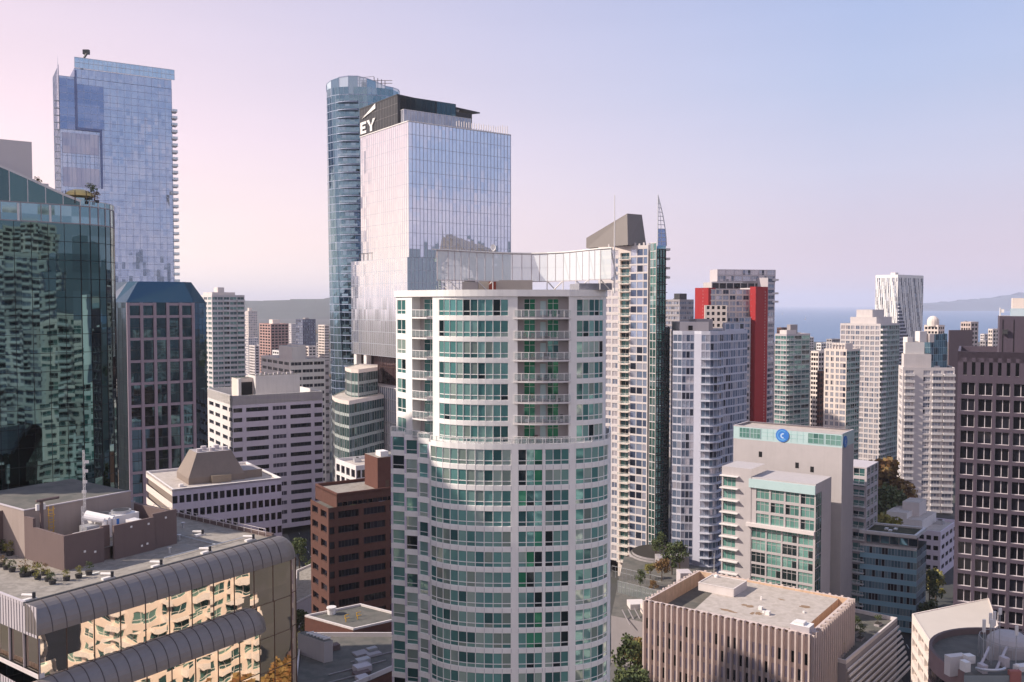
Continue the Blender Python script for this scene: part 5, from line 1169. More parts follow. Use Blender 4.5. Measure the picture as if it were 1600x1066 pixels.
# ------------------------------------------------------------------ twisting glass tower and the mirror-glass office in front of it
def twisting():
    D = 392; zt = zat(137, D); cx = at(567, 404, 188); T = Thing('twisting_glass_tower', 'tall slender twisting glass tower with a curling column of balconies', 'tower', None, cx)
    fh = 3.35; n = int(zt / fh); z0 = zt - n * fh
    base = []
    R = 15.8
    for k in range(24):                             # rounded triangle plan
        a = 2 * pi * k / 24; r = R * (1 + .07 * cos(3 * (a + .35))); base.append((r * cos(a), r * .92 * sin(a)))
    def ring(z):
        t = radians(30) * (1 - z / zt); return [(cx[0] + x * cos(t) - y * sin(t), cx[1] + x * sin(t) + y * cos(t)) for x, y in base]
    g = T.new('glazing'); sl = T.new('floor_edge'); N = 24; uu = [0]
    for k in range(N): uu.append(uu[-1] + dist(base[k], base[(k + 1) % N]))
    mu = T.new('mullion')
    for i in range(-1, n):
        za = max(0, z0 + i * fh); zb = z0 + (i + 1) * fh; ra, rb = ring(za), ring(zb)
        for k in range(N):
            j = (k + 1) % N; g.face([(*ra[k], za), (*ra[j], za), (*rb[j], zb), (*rb[k], zb)], G_TRUMP, [(uu[k], za), (uu[k + 1], za), (uu[k + 1], zb), (uu[k], zb)])
            u = unit(ra[k], ra[j]); o = (u[1] * .07, -u[0] * .07)
            a = (ra[k][0] + o[0], ra[k][1] + o[1]); b = (ra[j][0] + o[0], ra[j][1] + o[1]); sl.wall(a, b, za - .05, za + .2, SHM)
            for f in (0, .5):
                a = (ra[k][0] * (1 - f) + ra[j][0] * f + o[0] * 2, ra[k][1] * (1 - f) + ra[j][1] * f + o[1] * 2); b = (rb[k][0] * (1 - f) + rb[j][0] * f + o[0] * 2, rb[k][1] * (1 - f) + rb[j][1] * f + o[1] * 2)
                mu.face([(*a, za), (a[0] + u[0] * .1, a[1] + u[1] * .1, za), (b[0] + u[0] * .1, b[1] + u[1] * .1, zb), (*b, zb)], SHM)
    # balconies on the camera side, sweeping round as the tower turns
    for i in range(5, n - 1):
        z = z0 + i * fh; r = ring(z); ks = [k for k in range(N)]
        t = radians(30) * (1 - z / zt); c0 = radians(-124) + t * .55
        pts = []
        for q in range(7): a = c0 + radians(34) * q / 6; rr = 17.1 + .6 * sin(pi * q / 6); pts.append((cx[0] + rr * cos(a), cx[1] + rr * .93 * sin(a)))
        inn = [(cx[0] + 14.0 * cos(c0 + radians(34) * q / 6), cx[1] + 14.0 * .92 * sin(c0 + radians(34) * q / 6)) for q in range(7)]
        b = T.new('balcony'); b.prism(pts + inn[::-1], z - .15, z + .2, SHM, SHM, True); rl = T.new('railing', b)
        for a_, b_ in zip(pts, pts[1:]): rl.wall(a_, b_, z + .36, z + 1.3, G_TRUMP)
    top = ring(zt); T.new('roof').poly(top, zt - .5, GREY); p = T.new('roof_screen')
    
    def hh(q): f = (q[0] - cx[0]) / R; return max(1.0, 4.6 - 3.2 * (f + .15) ** 2 - 1.6 * max(0, f))
    for k in range(N):
        j = (k + 1) % N; p.face([(*top[k], zt), (*top[j], zt), (*top[j], zt + hh(top[j])), (*top[k], zt + hh(top[k]))], G_TRUMP if k % 2 else G_SCREEN2); p.tube((*top[k], zt), (*top[k], zt + hh(top[k])), .12, SHM, 4); p.tube((*top[k], zt + hh(top[k])), (*top[j], zt + hh(top[j])), .16, SHM, 4)
    rp = T.new('rooftop_plant'); c = at(574, 400, 188)
    for k in range(9): rp.tube((c[0] - 5 + k * 1.6, c[1], zt), (c[0] - 5 + k * 1.6, c[1], zt + 5.0 + (k * 7 % 4) * .5), .18, DGREY, 5)
    for zz in (3.8, 5.0): rp.tube((c[0] - 6, c[1], zt + zz), (c[0] + 11, c[1], zt + zz), .16, GREY, 5)
    rp.box((c[0] - 3, c[1] + 2), (1, 0), 6, 4, zt - .4, zt + 5.0, GREY); rp.tube((c[0] - 4, c[1], zt + 6.2), (c[0] + 3, c[1], zt + 6.8), .15, SILVER, 5)
    T.done()
twisting()
def ey():
    aR, aL = 54, -36; B = Bx(638, 190, 309, 563, 798, aR, aL); z = B.z; u = B.uR; o = (u[1], -u[0])
    T = Thing('mirror_glass_office', 'big mirror-glass office tower with dark wedge roof and white sign letters, behind the white tower', 'office tower', None, B.P)
    zn = zat(402, 309)
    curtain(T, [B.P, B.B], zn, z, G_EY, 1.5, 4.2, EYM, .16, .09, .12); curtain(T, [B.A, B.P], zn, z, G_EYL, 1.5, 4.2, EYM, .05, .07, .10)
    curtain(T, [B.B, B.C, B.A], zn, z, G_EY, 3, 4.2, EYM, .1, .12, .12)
    cp = T.new('coping'); 
    for a, b in ((B.A, B.P), (B.P, B.B)): uu = unit(a, b); cp.box(add(a, (uu[1], -uu[0]), .25), uu, dist(a, b), .5, z, z + .35, STEEL)
    T.new('roof').poly(B.poly, z - .3, GRAVEL)
    # second block, stepping out on the left
    z2 = zat(560, 311); L2 = solve(B.P, B.uL, 551, zat(400, 340)); A2 = add(B.P, B.uL, L2); C2 = add(A2, u, B.LR); pB = B.B
    curtain(T, [add(A2, (-u[0], -u[1]), .7), add(B.P, (-u[0], -u[1]), .7)], z2, zn, G_EYL, 1.5, 4.2, EYM, .04, .06, .10, name='lower_glazing')
    curtain(T, [add(B.P, (-u[0], -u[1]), .7), pB], z2, zn, G_EY, 1.5, 4.2, EYM, .16, .09, .12, name='lower_glazing'); curtain(T, [B.B, C2, A2], z2, zn, G_EY, 3, 4.2, EYM, .1, .12, .12, name='lower_glazing')
    T.new('terrace').poly([add(B.P, (-u[0], -u[1]), .7), B.B, C2, add(A2, (-u[0], -u[1]), .7)], zn - .01, GRAVEL)
    T.new('soffit').poly([add(B.P, (-u[0], -u[1]), .7), B.B, C2, add(A2, (-u[0], -u[1]), .7)], z2, STEEL, False)
    pg = T.new('pergola'); q = add(A2, B.uL, -6); pg.box(q, (-B.uL[0], -B.uL[1]), 11, 3.5, zn + 2.6, zn + 2.9, DGREY)
    for k in range(4): pg.tube((*add(q, B.uL, -k * 3.4), zn), (*add(q, B.uL, -k * 3.4), zn + 2.6), .12, DGREY, 5)
    # open level with white piers, brown glass recessed
    z3 = zat(607, 311); ri = lambda d: [add(add(B.P, u, d), B.uL, d * .6), add(B.B, B.uL, d), add(C2, B.uL, -d), add(A2, u, d)]
    rc = ri(2.2); curtain(T, [rc[3], rc[0]], z3 - 6, z2, G_BROWNG, 1.5, 4.0, BRONZE, .05, .07, .1, name='recessed_glazing'); curtain(T, [rc[0], rc[1]], z3 - 6, z2, G_BROWNG, 1.5, 4.0, BRONZE, .05, .07, .1, name='recessed_glazing')
    for f in (.78, .97): c = add(add(B.P, B.uL, L2 * f), u, -.4); T.new('pier').box(c, (-B.uL[0], -B.uL[1]), 2.2, 2, z3 - 8, z2, STEEL)
    # lower block with vertical fins
    A3 = add(B.P, B.uL, solve(B.P, B.uL, 571, zat(650, 330))); P3 = add(B.P, (-u[0], -u[1]), 3.4); A3 = add(A3, (-u[0], -u[1]), 3.4)
    curtain(T, [A3, P3], 0, z3, G_FINS, 1.5, 4.0, STEEL, .45, .12, .15, name='finned_glazing'); curtain(T, [P3, add(P3, u, B.LR)], 0, z3, G_FINS, 1.5, 4.0, STEEL, .45, .12, .15, name='finned_glazing'); T.new('terrace').poly([P3, add(P3, u, B.LR), add(A3, u, B.LR), A3], z3, STEEL)
    T.part('rear_wall').wall(add(A3, u, 30), A3, 0, z3, GREY)
    # dark wedge roof
    zw = zat(152, 318); L = B.LL
    w_ = T.new('wedge_roof'); pts = [B.loc(.5, 7.5), B.loc(3.5, 7.5), B.loc(3.5, L + .5), B.loc(.0, L + .5)]
    fp = add(B.P, B.uL, 7.5); lp = add(B.A, B.uL, .5)
    w_.wall(lp, fp, z + .35, zw, DGREY); w_.wall(fp, add(fp, u, 16), z, zw, DGREY)
    zt = zat(213, 352)
    n = 14
    for k in range(1, n): a = add(fp, (lp[0] - fp[0], lp[1] - fp[1]), k / n); T.part('roof_panel_seam').box(add(a, (-u[0], -u[1]), .06), (-B.uL[0], -B.uL[1]), .08, .05, z + .4, zw - .1, GREY)
    for zz in (z + 4, z + 7.5): T.part('roof_panel_seam').box(add(lp, (-u[0], -u[1]), .08), (-B.uL[0], -B.uL[1]), dist(lp, fp), .05, zz, zz + .08, GREY)
    e = at(750, 345, zw); rf = T.new('canopy'); uu = unit(fp, e); Lc = dist(fp, e)
    rf.prism([add(fp, u, -.1), add(fp, uu, Lc), add(add(fp, uu, Lc * .8), B.uL, 16), add(lp, u, -.1)], zw, zw + .45, DGREY, DGREY, True)
    tri = T.new('soffit_light')
    for k in range(7): c = add(add(fp, uu, Lc * (.42 + .052 * k)), B.uL, 1.2); tri.tube((*c, zw - .15), (*c, zw - 1.5), .9, STEEL, 4, .1)
    # roof screens of pale fins and glass house
    gh = T.new('roof_glass_house'); a = B.loc(.5, 3.5) if False else add(B.loc(1.0, 5.0), u, 0); curtain(T, [add(a, B.uL, 3), a, add(a, u, 28), add(add(a, u, 28), B.uL, 10)], z, z + 5.2, G_SCR, 1.4, 6, STEEL, .1, .08, .12, name='roof_screen')
    curtain(T, [add(fp, u, 1), add(fp, u, 24)], z, zw, G_NAVY, 2, 5, DGREY, .05, .08, .1, name='penthouse_glazing')
    T.part('penthouse_wall').prism([add(add(fp, u, 12), B.uL, 3), add(add(fp, u, 33), B.uL, 3), add(add(fp, u, 33), B.uL, 12), add(add(fp, u, 12), B.uL, 12)], z, zw - 2, DGREY)
    for k in range(22): c = add(add(B.B, u, -1.2 - k * 1.05), B.uL, .6); T.new('roof_fin').box(c, u, .16, .3, z, z + 2.9 - .3 * (k % 2) + (k < 4) * .6, PINK)
    # sign: E, Y and a slanted bar
    def P(s, zz, d=.15): q = add(add(lp, (fp[0] - lp[0], fp[1] - lp[1]), s / dist(lp, fp)), (-u[0], -u[1]), d); return (q[0], q[1], zz)
    S0 = 1.4; H = 7.6; zb = z + .9
    def glyph(name, polys):
        g = T.new(name)
        for pl in polys:
            g.face([P(S0 + x, zb + y, .4) for x, y in pl], WHITE); m_ = len(pl)
            for i in range(m_): x, y = pl[i]; x2, y2 = pl[(i + 1) % m_]; g.face([P(S0 + x, zb + y, .1), P(S0 + x2, zb + y2, .1), P(S0 + x2, zb + y2, .4), P(S0 + x, zb + y, .4)], WHITE)
    h = 4.3; W1 = 4.6
    glyph('sign_letter', [[(0, 0), (W1, 0), (W1, .95), (0, .95)], [(0, 1.72), (W1 * .85, 1.72), (W1 * .85, 2.6), (0, 2.6)], [(0, 3.35), (W1, 3.35), (W1, h), (0, h)], [(0, .95), (1.5, .95), (1.5, 1.72), (0, 1.72)], [(0, 2.6), (1.5, 2.6), (1.5, 3.35), (0, 3.35)]])
    x = 5.4; glyph('sign_letter', [[(x + 2.3, 0), (x + 3.9, 0), (x + 3.9, 1.9), (x + 2.3, 1.9)], [(x + 2.3, 1.9), (x + 3.1, 1.9), (x + 1.6, h), (x - .3, h)], [(x + 3.1, 1.9), (x + 3.9, 1.9), (x + 6.5, h), (x + 4.6, h)]])
    glyph('sign_bar', [[(1.2, 5.6), (11.9, 7.6), (11.9, 9.4)]])
    T.done(); return B
EYM = mat('pale_mullion', (0.55, 0.58, 0.66, 1), rough=.4, metal=.3)
G_BROWNG = glass('brown_recess_glass', [(1, (0.10, 0.06, 0.07, 1)), (1, (0.14, 0.09, 0.10, 1))], metal=.6, pane=(1.5, 4), jit=.03)
G_FINS = glass('finned_blue_glass', [(1, (0.35, 0.40, 0.50, 1)), (1, (0.28, 0.33, 0.44, 1)), (1, (0.5, 0.52, 0.58, 1))], metal=.7, pane=(1.5, 4), jit=.04)
G_SCR = glass('louvre_screen', [(1, (0.42, 0.44, 0.50, 1)), (1, (0.36, 0.38, 0.45, 1))], metal=.5, pane=(1.4, 6), jit=.02)
EB = ey()
# stepped office with curved white bands between the two
def stepped():
    T = Thing('curved_band_office', 'green glass office with stepped roof and curved white bands, below the twisting glass tower', 'office building', None, at(560, 300, 40))
    def vol(pxs, ztop, ph=1.2, m=GGREEN):
        pts = [at(px, D, ztop) for px, D in pxs]; f = pts[:-2]; fh = 3.9; n = int(ztop / fh)
        z = ztop - 1.3
        while z > 2:
            for a, b in zip(f, f[1:]):
                T.part('glazing').wall(a, b, z - 2.9, z, G_GREENC2); T.part('band').wall(a, b, z - 3.9, z - 2.9, m); u = unit(a, b); k = 0
            z -= 3.9
        for a, b in zip(f, f[1:]):
            T.part('band').wall(a, b, ztop - 1.3, ztop, CREAM); L = dist(a, b); u = unit(a, b); k = 0.0
            while k < L: T.part('mullion').box(add(add(a, u, k), (u[1], -u[0]), .08), u, .1, .07, 0, ztop - 1.3, GREY); k += 1.6
        for a, b in zip(pts[-3:], pts[-2:]): T.part('band').wall(a, b, 0, ztop, GREY)
        T.part('band').wall(pts[-1], pts[0], 0, ztop, m); T.new('terrace').poly(pts, ztop - .3, GRAVELT)
    vol([(519, 309), (523, 301), (531, 296), (545, 291), (600, 312), (590, 330), (545, 335)], zat(624, 296))
    vol([(539, 318), (542, 312), (549, 307), (560, 305), (590, 317), (590, 330), (560, 335)], zat(577, 306))
    T.done()
GGREEN = mat('grey_green_band', (0.38, 0.42, 0.40, 1), amt=.05)
G_GREENC2 = glass('green_band_glass', [(2, (0.16, 0.27, 0.26, 1)), (2, (0.10, 0.18, 0.18, 1)), (1, (0.32, 0.42, 0.42, 1))], metal=.7, pane=(1.6, 3.9), jit=.05)
stepped()
B = Bx(556, 728, 258, 542, 640, 56, -34, LL=15)
T = generic('small_white_office', 'small white office with a tight grid of tall windows, peeking over the brown brick office', 'office building', B, 3.3, rep(11, .5, 1.7), [.4, -1.6, .6, -1.6, .6, -1.6, .6, -1.6, .4], WHITE2, 'dark', sill=.5, wh=2.3, rec=.35, plant=2); T.done()
# ------------------------------------------------------------------ right side
def wedge_tower():
    aR, aL = 36.7, -54.5; B = Bx(1013, 383, 288, 935, 1040, aR, aL); z = B.z; u = B.uL
    T = Thing('wedge_roof_tower', 'slim cream and glass tower with grey wedge roof and curved blade spire', 'apartment tower', None, B.P)
    L = B.LL; Lb = solve(B.P, B.uL, 985, z); Lc = solve(B.P, B.uL, 968, z); fh = 2.62
    a = add(B.P, B.uL, Lb); c = add(B.P, B.uL, Lc)
    fac(T, a, B.P, 8, z - 1, fh, [.2, -2.1, .2, -2.1, .2, -1.4, .3], .35, 2.1, .1, PINK, 'bluecurt'); T.part('wall').wall(a, B.P, z - 1, z, PINK); T.part('wall').wall(a, B.P, 0, 8, PINK)
    fac(T, c, a, 5, z - 2, fh, [.35, -3.4, .35], .3, 2.1, .9, CREAM, 'darkb', bal={0: ('cream', 1.1)}); T.part('wall').wall(c, a, z - 2, z, CREAM); T.part('wall').wall(c, a, 0, 5, CREAM)
    fac(T, B.A, c, 5, z - 1, fh, rep(3, .5, 1.8), .6, 1.7, .15, PINK, 'pale2'); T.part('wall').wall(B.A, c, z - 1, z, CREAM)
    plainwalls(T, B.poly, 0, z, PINK, [0, 1, 2]); T.new('roof').poly(B.poly, z - .3, GRAVEL)
    # grey wedge: ridge to the right
    w_ = T.new('wedge_roof'); q = B.LR; zb = z + .1; r1 = zat(333, 290); D0 = 292
    A0 = at(916, 306, z); A1 = at(981, 289.5, z); A2 = at(1010, 296, z); A3 = (A0[0] + 8, A0[1] + 10)
    T1 = at(980, 291.5, r1); T2 = at(1003, 295.5, r1); zl = zat(372, 306)
    w_.face([(*A0, zb), (*A1, zb), (*T1, r1), (*A0, zl)], GREYW); w_.face([(*A1, zb), (*A2, zb), (*T2, r1), (*T1, r1)], GREYW)
    w_.face([(*A0, zl), (*T1, r1), (*T2, r1), (*A3, zl)], GREYW); w_.face([(*A3, zb), (*A0, zb), (*A0, zl), (*A3, zl)], GREYW); w_.face([(*A2, zb), (*A3, zb), (*A3, zl), (*T2, r1)], GREYW)
    for k in range(10): T.new('roof_post').box(add(add(B.P, B.uL, .4 + k * 1.6), B.uR, .2), (-u[0], -u[1]), .5, .5, z - .3, z + .6 + .3 * (k % 2), PINK)
    # green glass volume with dark balconies
    G0 = at(1016, 287.5, z); G1 = at(1026, 285.5, z); G2 = at(1045, 290, 60); G3 = (G2[0] + 2, G2[1] + 14); G4 = (G0[0] + 3, G0[1] + 18); zg = zat(380, 287)
    curtain(T, [G0, G1], 3, zg, G_GREENC, 1.4, fh, PINK, .12, .12, .22, name='green_glazing'); z2 = zat(512, 288); G1b = at(1040, 287.6, z)
    curtain(T, [G1, G1b, (G1b[0] + 2, G1b[1] + 12)], 3, zg - 2, G_GREENC, 1.4, fh, DGREY, .2, .15, .3, name='green_glazing'); curtain(T, [add(G1b, az(70), .1), G2, G3], 3, z2, G_GREENC, 1.4, fh, DGREY, .2, .15, .3, name='green_glazing')
    T.new('roof_slab').poly([G0, G1, G1b, (G1b[0] + 2, G1b[1] + 12), G4], zg - 2.1, GREY); T.new('roof_slab').poly([G1b, G2, G3, (G1b[0] + 2, G1b[1] + 12)], z2, GREY)
    for i in range(4): zz = zat(392 + i * 14.5, 290); b = T.new('balcony'); b.box(at(1036, 288.2, z), (1, 0.05), 2.4, 2.5, zz, zz + .7, WHITE2)
    for i in range(34): zz = zg - 8 - i * fh; b = T.new('balcony'); b.box(at(1031, 285.2, zz), az(62), 3.0, .9, zz, zz + .18, DGREY)
    # blade spire: curved lattice fin
    bl = T.new('blade_spire'); zb = zat(384, 288); zt = zat(305, 288); x0 = at(1027.5, 288, 110); x1 = at(1041, 288.6, 110); n = 12
    def P(f, s): zz = zb + (zt - zb) * f; w = 1 - max(0, f) ** 1.7; return (x0[0] + (x1[0] - x0[0]) * s * w + .05, 288 + .5 * s, zz)
    for s in (0, .45, 1):
        for i in range(n): bl.tube(P(i / n, s), P((i + 1) / n, s), .17 if s != .45 else .09, SILVER, 5)
    for i in range(n): bl.tube(P(i / n, 0), P(i / n, 1), .11, SILVER, 5)
    gp = T.new('spire_glass')
    for i in range(4): gp.face([P(i / n - .001, 0), P(i / n, 1), P((i + 1) / n, 1), P((i + 1) / n, 0)], G_SHANGD)
    gp.face([(*G1, zg - 2), (*G1b, zg - 2), (*at(1041, 287.9, 105), zb), (*at(1027, 286.4, 105), zb)], G_GREENC)
    # entrance frame at the foot
    e = T.new('entrance_portal'); p = add(a, B.uR, -.5); e.box(add(p, (-u[0], -u[1]), .5), (-u[0], -u[1]), 1.0, .8, 0, 8.5, PINK); e.box(add(p, (-u[0], -u[1]), 6.8), (-u[0], -u[1]), 1.0, .8, 0, 8.5, PINK); e.box(add(p, (-u[0], -u[1]), 1.5), (-u[0], -u[1]), 5.3, .8, 7.2, 8.5, PINK); e.box(add(add(p, (-u[0], -u[1]), 1.5), B.uR, .4), (-u[0], -u[1]), 5.3, .1, .1, 7.2, BLACK)
    T.done()
GREYW = mat('grey_wedge_metal', (0.22, 0.195, 0.185, 1), rough=.6, amt=.05)
wstyle('bluecurt', G_BLUE, PINK, 1, None, .1); wstyle('darkb', G_TEALR, CREAM, 2, None, .08)
wedge_tower()

def wavy_tower():
    D = 284; zt = zat(522, D); T = Thing('curved_bay_tower', 'blue-grey glass apartment tower with a rounded bay of balconies and white floor lines', 'apartment tower', None, at(1100, D, 80))
    pts = [at(px, d, 80) for px, d in ((1049, 291), (1052, 285), (1066, 283.5), (1085, 283), (1096, 281), (1110, 280.4), (1122, 281.5), (1128, 284.5), (1131, 286), (1146, 290), (1168, 297))]
    pts2 = pts + [(pts[-1][0] + 3, pts[-1][1] + 16), (pts[0][0] + 6, pts[0][1] + 28)]
    fh = 2.62; n = len(pts2)
    for i in range(n):
        a, b = pts2[i], pts2[(i + 1) % n]; L = dist(a, b); k = max(1, round(L / 1.5))
        if i >= len(pts): T.part('wall').wall(a, b, 0, zt, LGREY); continue
        if i == 3: fac(T, a, b, 2, zt, fh, [1], .3, 2.1, .1, LAV2, 'blue2')
        else: fac(T, a, b, 2, zt, fh, [.08] + [-1.3, .12] * k, .28, 2.12, .08, WHITE3, 'bluecurt2', pierm=LAV2)
    for q in range(int((zt - 6) / fh)):
        z = 2 + q * fh; s = T.new('balcony'); f = pts[4:8]; c = at(1108, 287, 80)
        o = [(p[0] + (p[0] - c[0]) * .17, p[1] + (p[1] - c[1]) * .2) for p in f]; s.prism(o + f[::-1], z - .08, z + .12, WHITE3, WHITE3, True)
        r = T.new('railing', s)
        for a, b in zip(o, o[1:]): r.wall(a, b, z + .14, z + 1.0, G_RAIL)
        f = [pts[1], pts[2], pts[3]]; 
    T.new('roof').poly(pts2, zt + .0, GRAVEL); p = T.new('parapet')
    for a, b in zip(pts2, pts2[1:] + pts2[:1]): u = unit(a, b); p.box(a, u, dist(a, b), .25, zt + .01, zt + 1.0, WHITE3)
    h = T.new('penthouse'); a = at(1062, 287, 80); h.box(a, (1, .1), 9.5, 9, zt, zat(503, 287), PINK, GREY); h.box(at(1088, 288.5, 80), (1, .1), 5.4, 8, zt, zat(499, 288), GREY, GRAVEL); h.box(at(1102, 288.2, 80), (1, .25), 8, 8, zt, zat(516, 290), G_BLUEP, GRAVEL)
    T.new('penthouse_opening').box(at(1076, 286.9, 90), (1, .1), 1.4, .08, zat(516, 287), zat(509, 287), BLACK)
    # taller bay step at the right
    st = [at(px, d, 80) for px, d in ((1133, 288), (1148, 291), (1163, 296))]; zs = zat(505, 290)
    for a, b in zip(st, st[1:]): fac(T, a, b, zt + 1.0, zs, 2.62, [.2, -1.6, .3, -1.6, .2], .4, 1.9, .1, WHITE3, 'bluecurt2')
    T.part('wall').prism([(p_[0] + .1, p_[1] + .3) for p_ in st] + [(st[2][0] + 2, st[2][1] + 10), (st[0][0] + 2, st[0][1] + 12)], zt, zs, WHITE3, GRAVEL)
    T.done()
LAV2 = mat('lavender_grey_panel', (0.42, 0.42, 0.50, 1), amt=.05); WHITE3 = mat('cool_white_edge', (0.55, 0.55, 0.62, 1), amt=.05)
G_BLUEP = glass('penthouse_glass', [(1, S(110, 125, 150))], metal=.5)
wstyle('bluecurt2', G_BLUE, WHITE3, 1, None, .08)
wavy_tower()

def red_tower():
    B = Bx(1140, 462, 455, 1085, 1212, 54, -36, LR=20); T = Thing('red_panel_tower', 'pale apartment tower with bright red vertical wall panels', 'apartment tower', None, B.P)
    D = 450; fh = 2.9
    def slab(name, x0, x1, d0, d1, top, m, ws=None, cols=None, mt=GRAVEL, dep=14, part='wall', zb=0, sill=.7, wh=1.8):
        z = zat(top, d0); a = at(x0, d0, z); b = at(x1, d1, z); u = unit(a, b); v = (-u[1], u[0]); c = add(b, v, dep); e = add(a, v, dep)
        if ws: n = round((z - zb) / fh); fac(T, a, b, zb, z, fh, cols, sill, wh, .2, m, ws, part=part)
        else: T.part(part).wall(a, b, zb, z, m)
        T.part(part).wall(b, c, zb, z, m); T.part(part).wall(c, e, zb, z, m); T.part(part).wall(e, a, zb, z, m); T.new('roof').poly([a, b, c, e], z, mt)
        return a, b, z
    slab('r', 1086, 1107, 452, 446, 450, REDP, part='red_panel', dep=6)
    for q in range(9): T.part('slot_window').box((at(1098, 448.6, 90)[0], 448.4), (1, -.28), 1.3, .15, zat(456 + q * 5.4, 448), zat(453.4 + q * 5.4, 448), WHITE2)
    slab('m', 1107, 1172, 447, 452, 452, CREAM, 'pale2', rep(6, .5, 2.6), sill=.5, wh=2.1)
    a, b, z = slab('f', 1101, 1136, 440, 438, 477, CREAM, 'dark', [1, -1.2, 1, -1.2, 1.2, -1.2, 1, -1.5, .6], dep=7, sill=.9, wh=1.6)
    slab('g', 1136, 1173, 441, 447, 496, LGREY, 'blue2', rep(4, .4, 2.3), dep=6)
    # balcony slot and red fin, then the narrow glass flank
    slab('n', 1172, 1181, 452, 454, 450, LGREY, 'blue2', [.3, -2.6, .3], dep=10)
    a, b, z = slab('r', 1181, 1200, 447, 453, 448, REDP, part='red_panel', dep=3.5)
    uu = unit(a, b); sw = T.new('slot_window')
    for q in range(60): sw.box(add(add(a, uu, dist(a, b) * .76), (uu[1], -uu[0]), .06), uu, .25, .05, z - 3 - q * 1.5, z - 2.2 - q * 1.5, PINK)
    for q in range(26): T.new('balcony').box(at(1174, 449, 90), (1, .15), 2.4, 1.2, z - 4 - q * fh, z - 3.6 - q * fh, WHITE2)
    slab('h', 1200, 1211, 458, 464, 434, LGREY, 'blue2', [.2, -2.6, .3], dep=14)
    # setback glazed top floors
    slab('t', 1112, 1202, 456, 463, 441, WARMGREY, 'dark', rep(8, .4, 3), dep=10, zb=zat(452, 456), sill=.3, wh=2.2)
    slab('t', 1121, 1212, 457, 464, 421, LGREY, 'pale3', rep(7, .3, 3.4), dep=9, zb=zat(440, 458), sill=.4, wh=2.3, mt=WHITE2)
    for q in (436, 457, 470): T.new('balcony').box(at(1204, 462, 95), (1, .2), 4.4, 4, zat(q + 3, 462), zat(q, 462), WHITE2)
    T.done()
red_tower()
B = Bx(1062, 468, 520, 1040, 1084, 50, -40); T = generic('grey_tower', 'grey tower with dark lift house, between the spire tower and the red panels', 'apartment tower', B, 2.9, rep(6, .4, 2.2), rep(5, .4, 2.2), GREY, 'blue2', lim=60, house=[(.3, .8, .3, .7, 3.5, DGREY)]); T.done()

BROWNP = mat('brown_panel', (0.17, 0.12, 0.125, 1), rough=.6, amt=.05)
GREENW = mat('grey_green_frame', (0.40, 0.44, 0.43, 1), amt=.05)
def rt(*a, **k): T = generic(*a, **k); T.done(); return T
grp = 'apartment towers on the right'
B = Bx(1229, 522, 490, 1211, 1266, 56, -38); rt('green_glass_tower', 'slender green glass tower with stacked balconies, right of the red panels', 'apartment tower', B, 2.75, [.2, -2.8, .3, -2.8, .2, -3.2, .2], [.2, -3.2, .2, -3.2, .2], LGREY, 'teal2', sill=.5, wh=2.0, rec=.1, bals={'front': {0: ('glass', 1.2)}}, m2=GREENW, house=[(.1, .5, .2, .8, 2, PINK), (.3, .6, .3, .6, 5, GREY)], group=grp)
B = Bx(1279, 549, 540, 1267, 1292, 55, -38); rt('pink_slab', 'small pale pink block with dark windows, left of the cream tower with glass corner', 'apartment tower', B, 2.9, rep(3, .6, 2.2), rep(3, .6, 2.4), CREAM, 'dark', lim=50, group=grp)
B = Bx(1281, 580, 470, 1277, 1290, 50, -40); rt('dark_brown_slab', 'narrow dark brown tower squeezed beside the cream glass-corner tower', 'apartment tower', B, 2.9, rep(2, .6, 2), rep(2, .5, 2), BRICKD, 'dark', lim=40, group=grp)
def corner_glass():
    B = Bx(1323, 546, 415, 1288, 1344, 48, -46); T = generic('cream_tower', 'cream apartment tower with a glass right-hand corner and roof pergola', 'apartment tower', B, 2.75, [.15, -2.0, .15, -2.0, .15, -2.0, .2], [.7, -1.3, .9, -1.3, .9, -1.3, .5, -2.4, .3], CREAM, 'teal2', sill=.55, wh=1.95, rec=.12, wst2='palecr', m2=GREENW, house=[(.15, .7, .15, .75, 2.6, CREAM)], group=grp)
    p = T.new('roof_pergola')
    for k in range(7): q = B.loc(.3, 1.2 + k * (B.LL - 2) / 6); p.box(q, (-B.uL[0], -B.uL[1]), .35, .35, B.z, B.z + 2.6, PINK)
    p.box(B.loc(.3, B.LL - .6), (-B.uL[0], -B.uL[1]), B.LL - 1, .5, B.z + 2.61, B.z + 2.95, PINK); T.done()
wstyle('palecr', G_PALE, CREAM, 2, None, .1); corner_glass()
B = Bx(1376, 506, 480, 1313, 1406, 47, -52); T = generic('twin_face_tower', 'tall tower with a pale left face, teal right face and a pinkish stepped top', 'apartment tower', B, 2.8, rep(9, .2, 1.7), rep(8, .5, 1.9), PINK, 'teal2', sill=.5, wh=2.0, rec=.15, wst2='pale2', m2=GREENW, house=[(.1, .9, .15, .8, 3.5, PINK), (.2, .8, .3, .7, 7.5, PINK)], bals={'front': {0: ('solid', 1.3), 1: ('solid', 1.3)}}, group=grp); T.done()
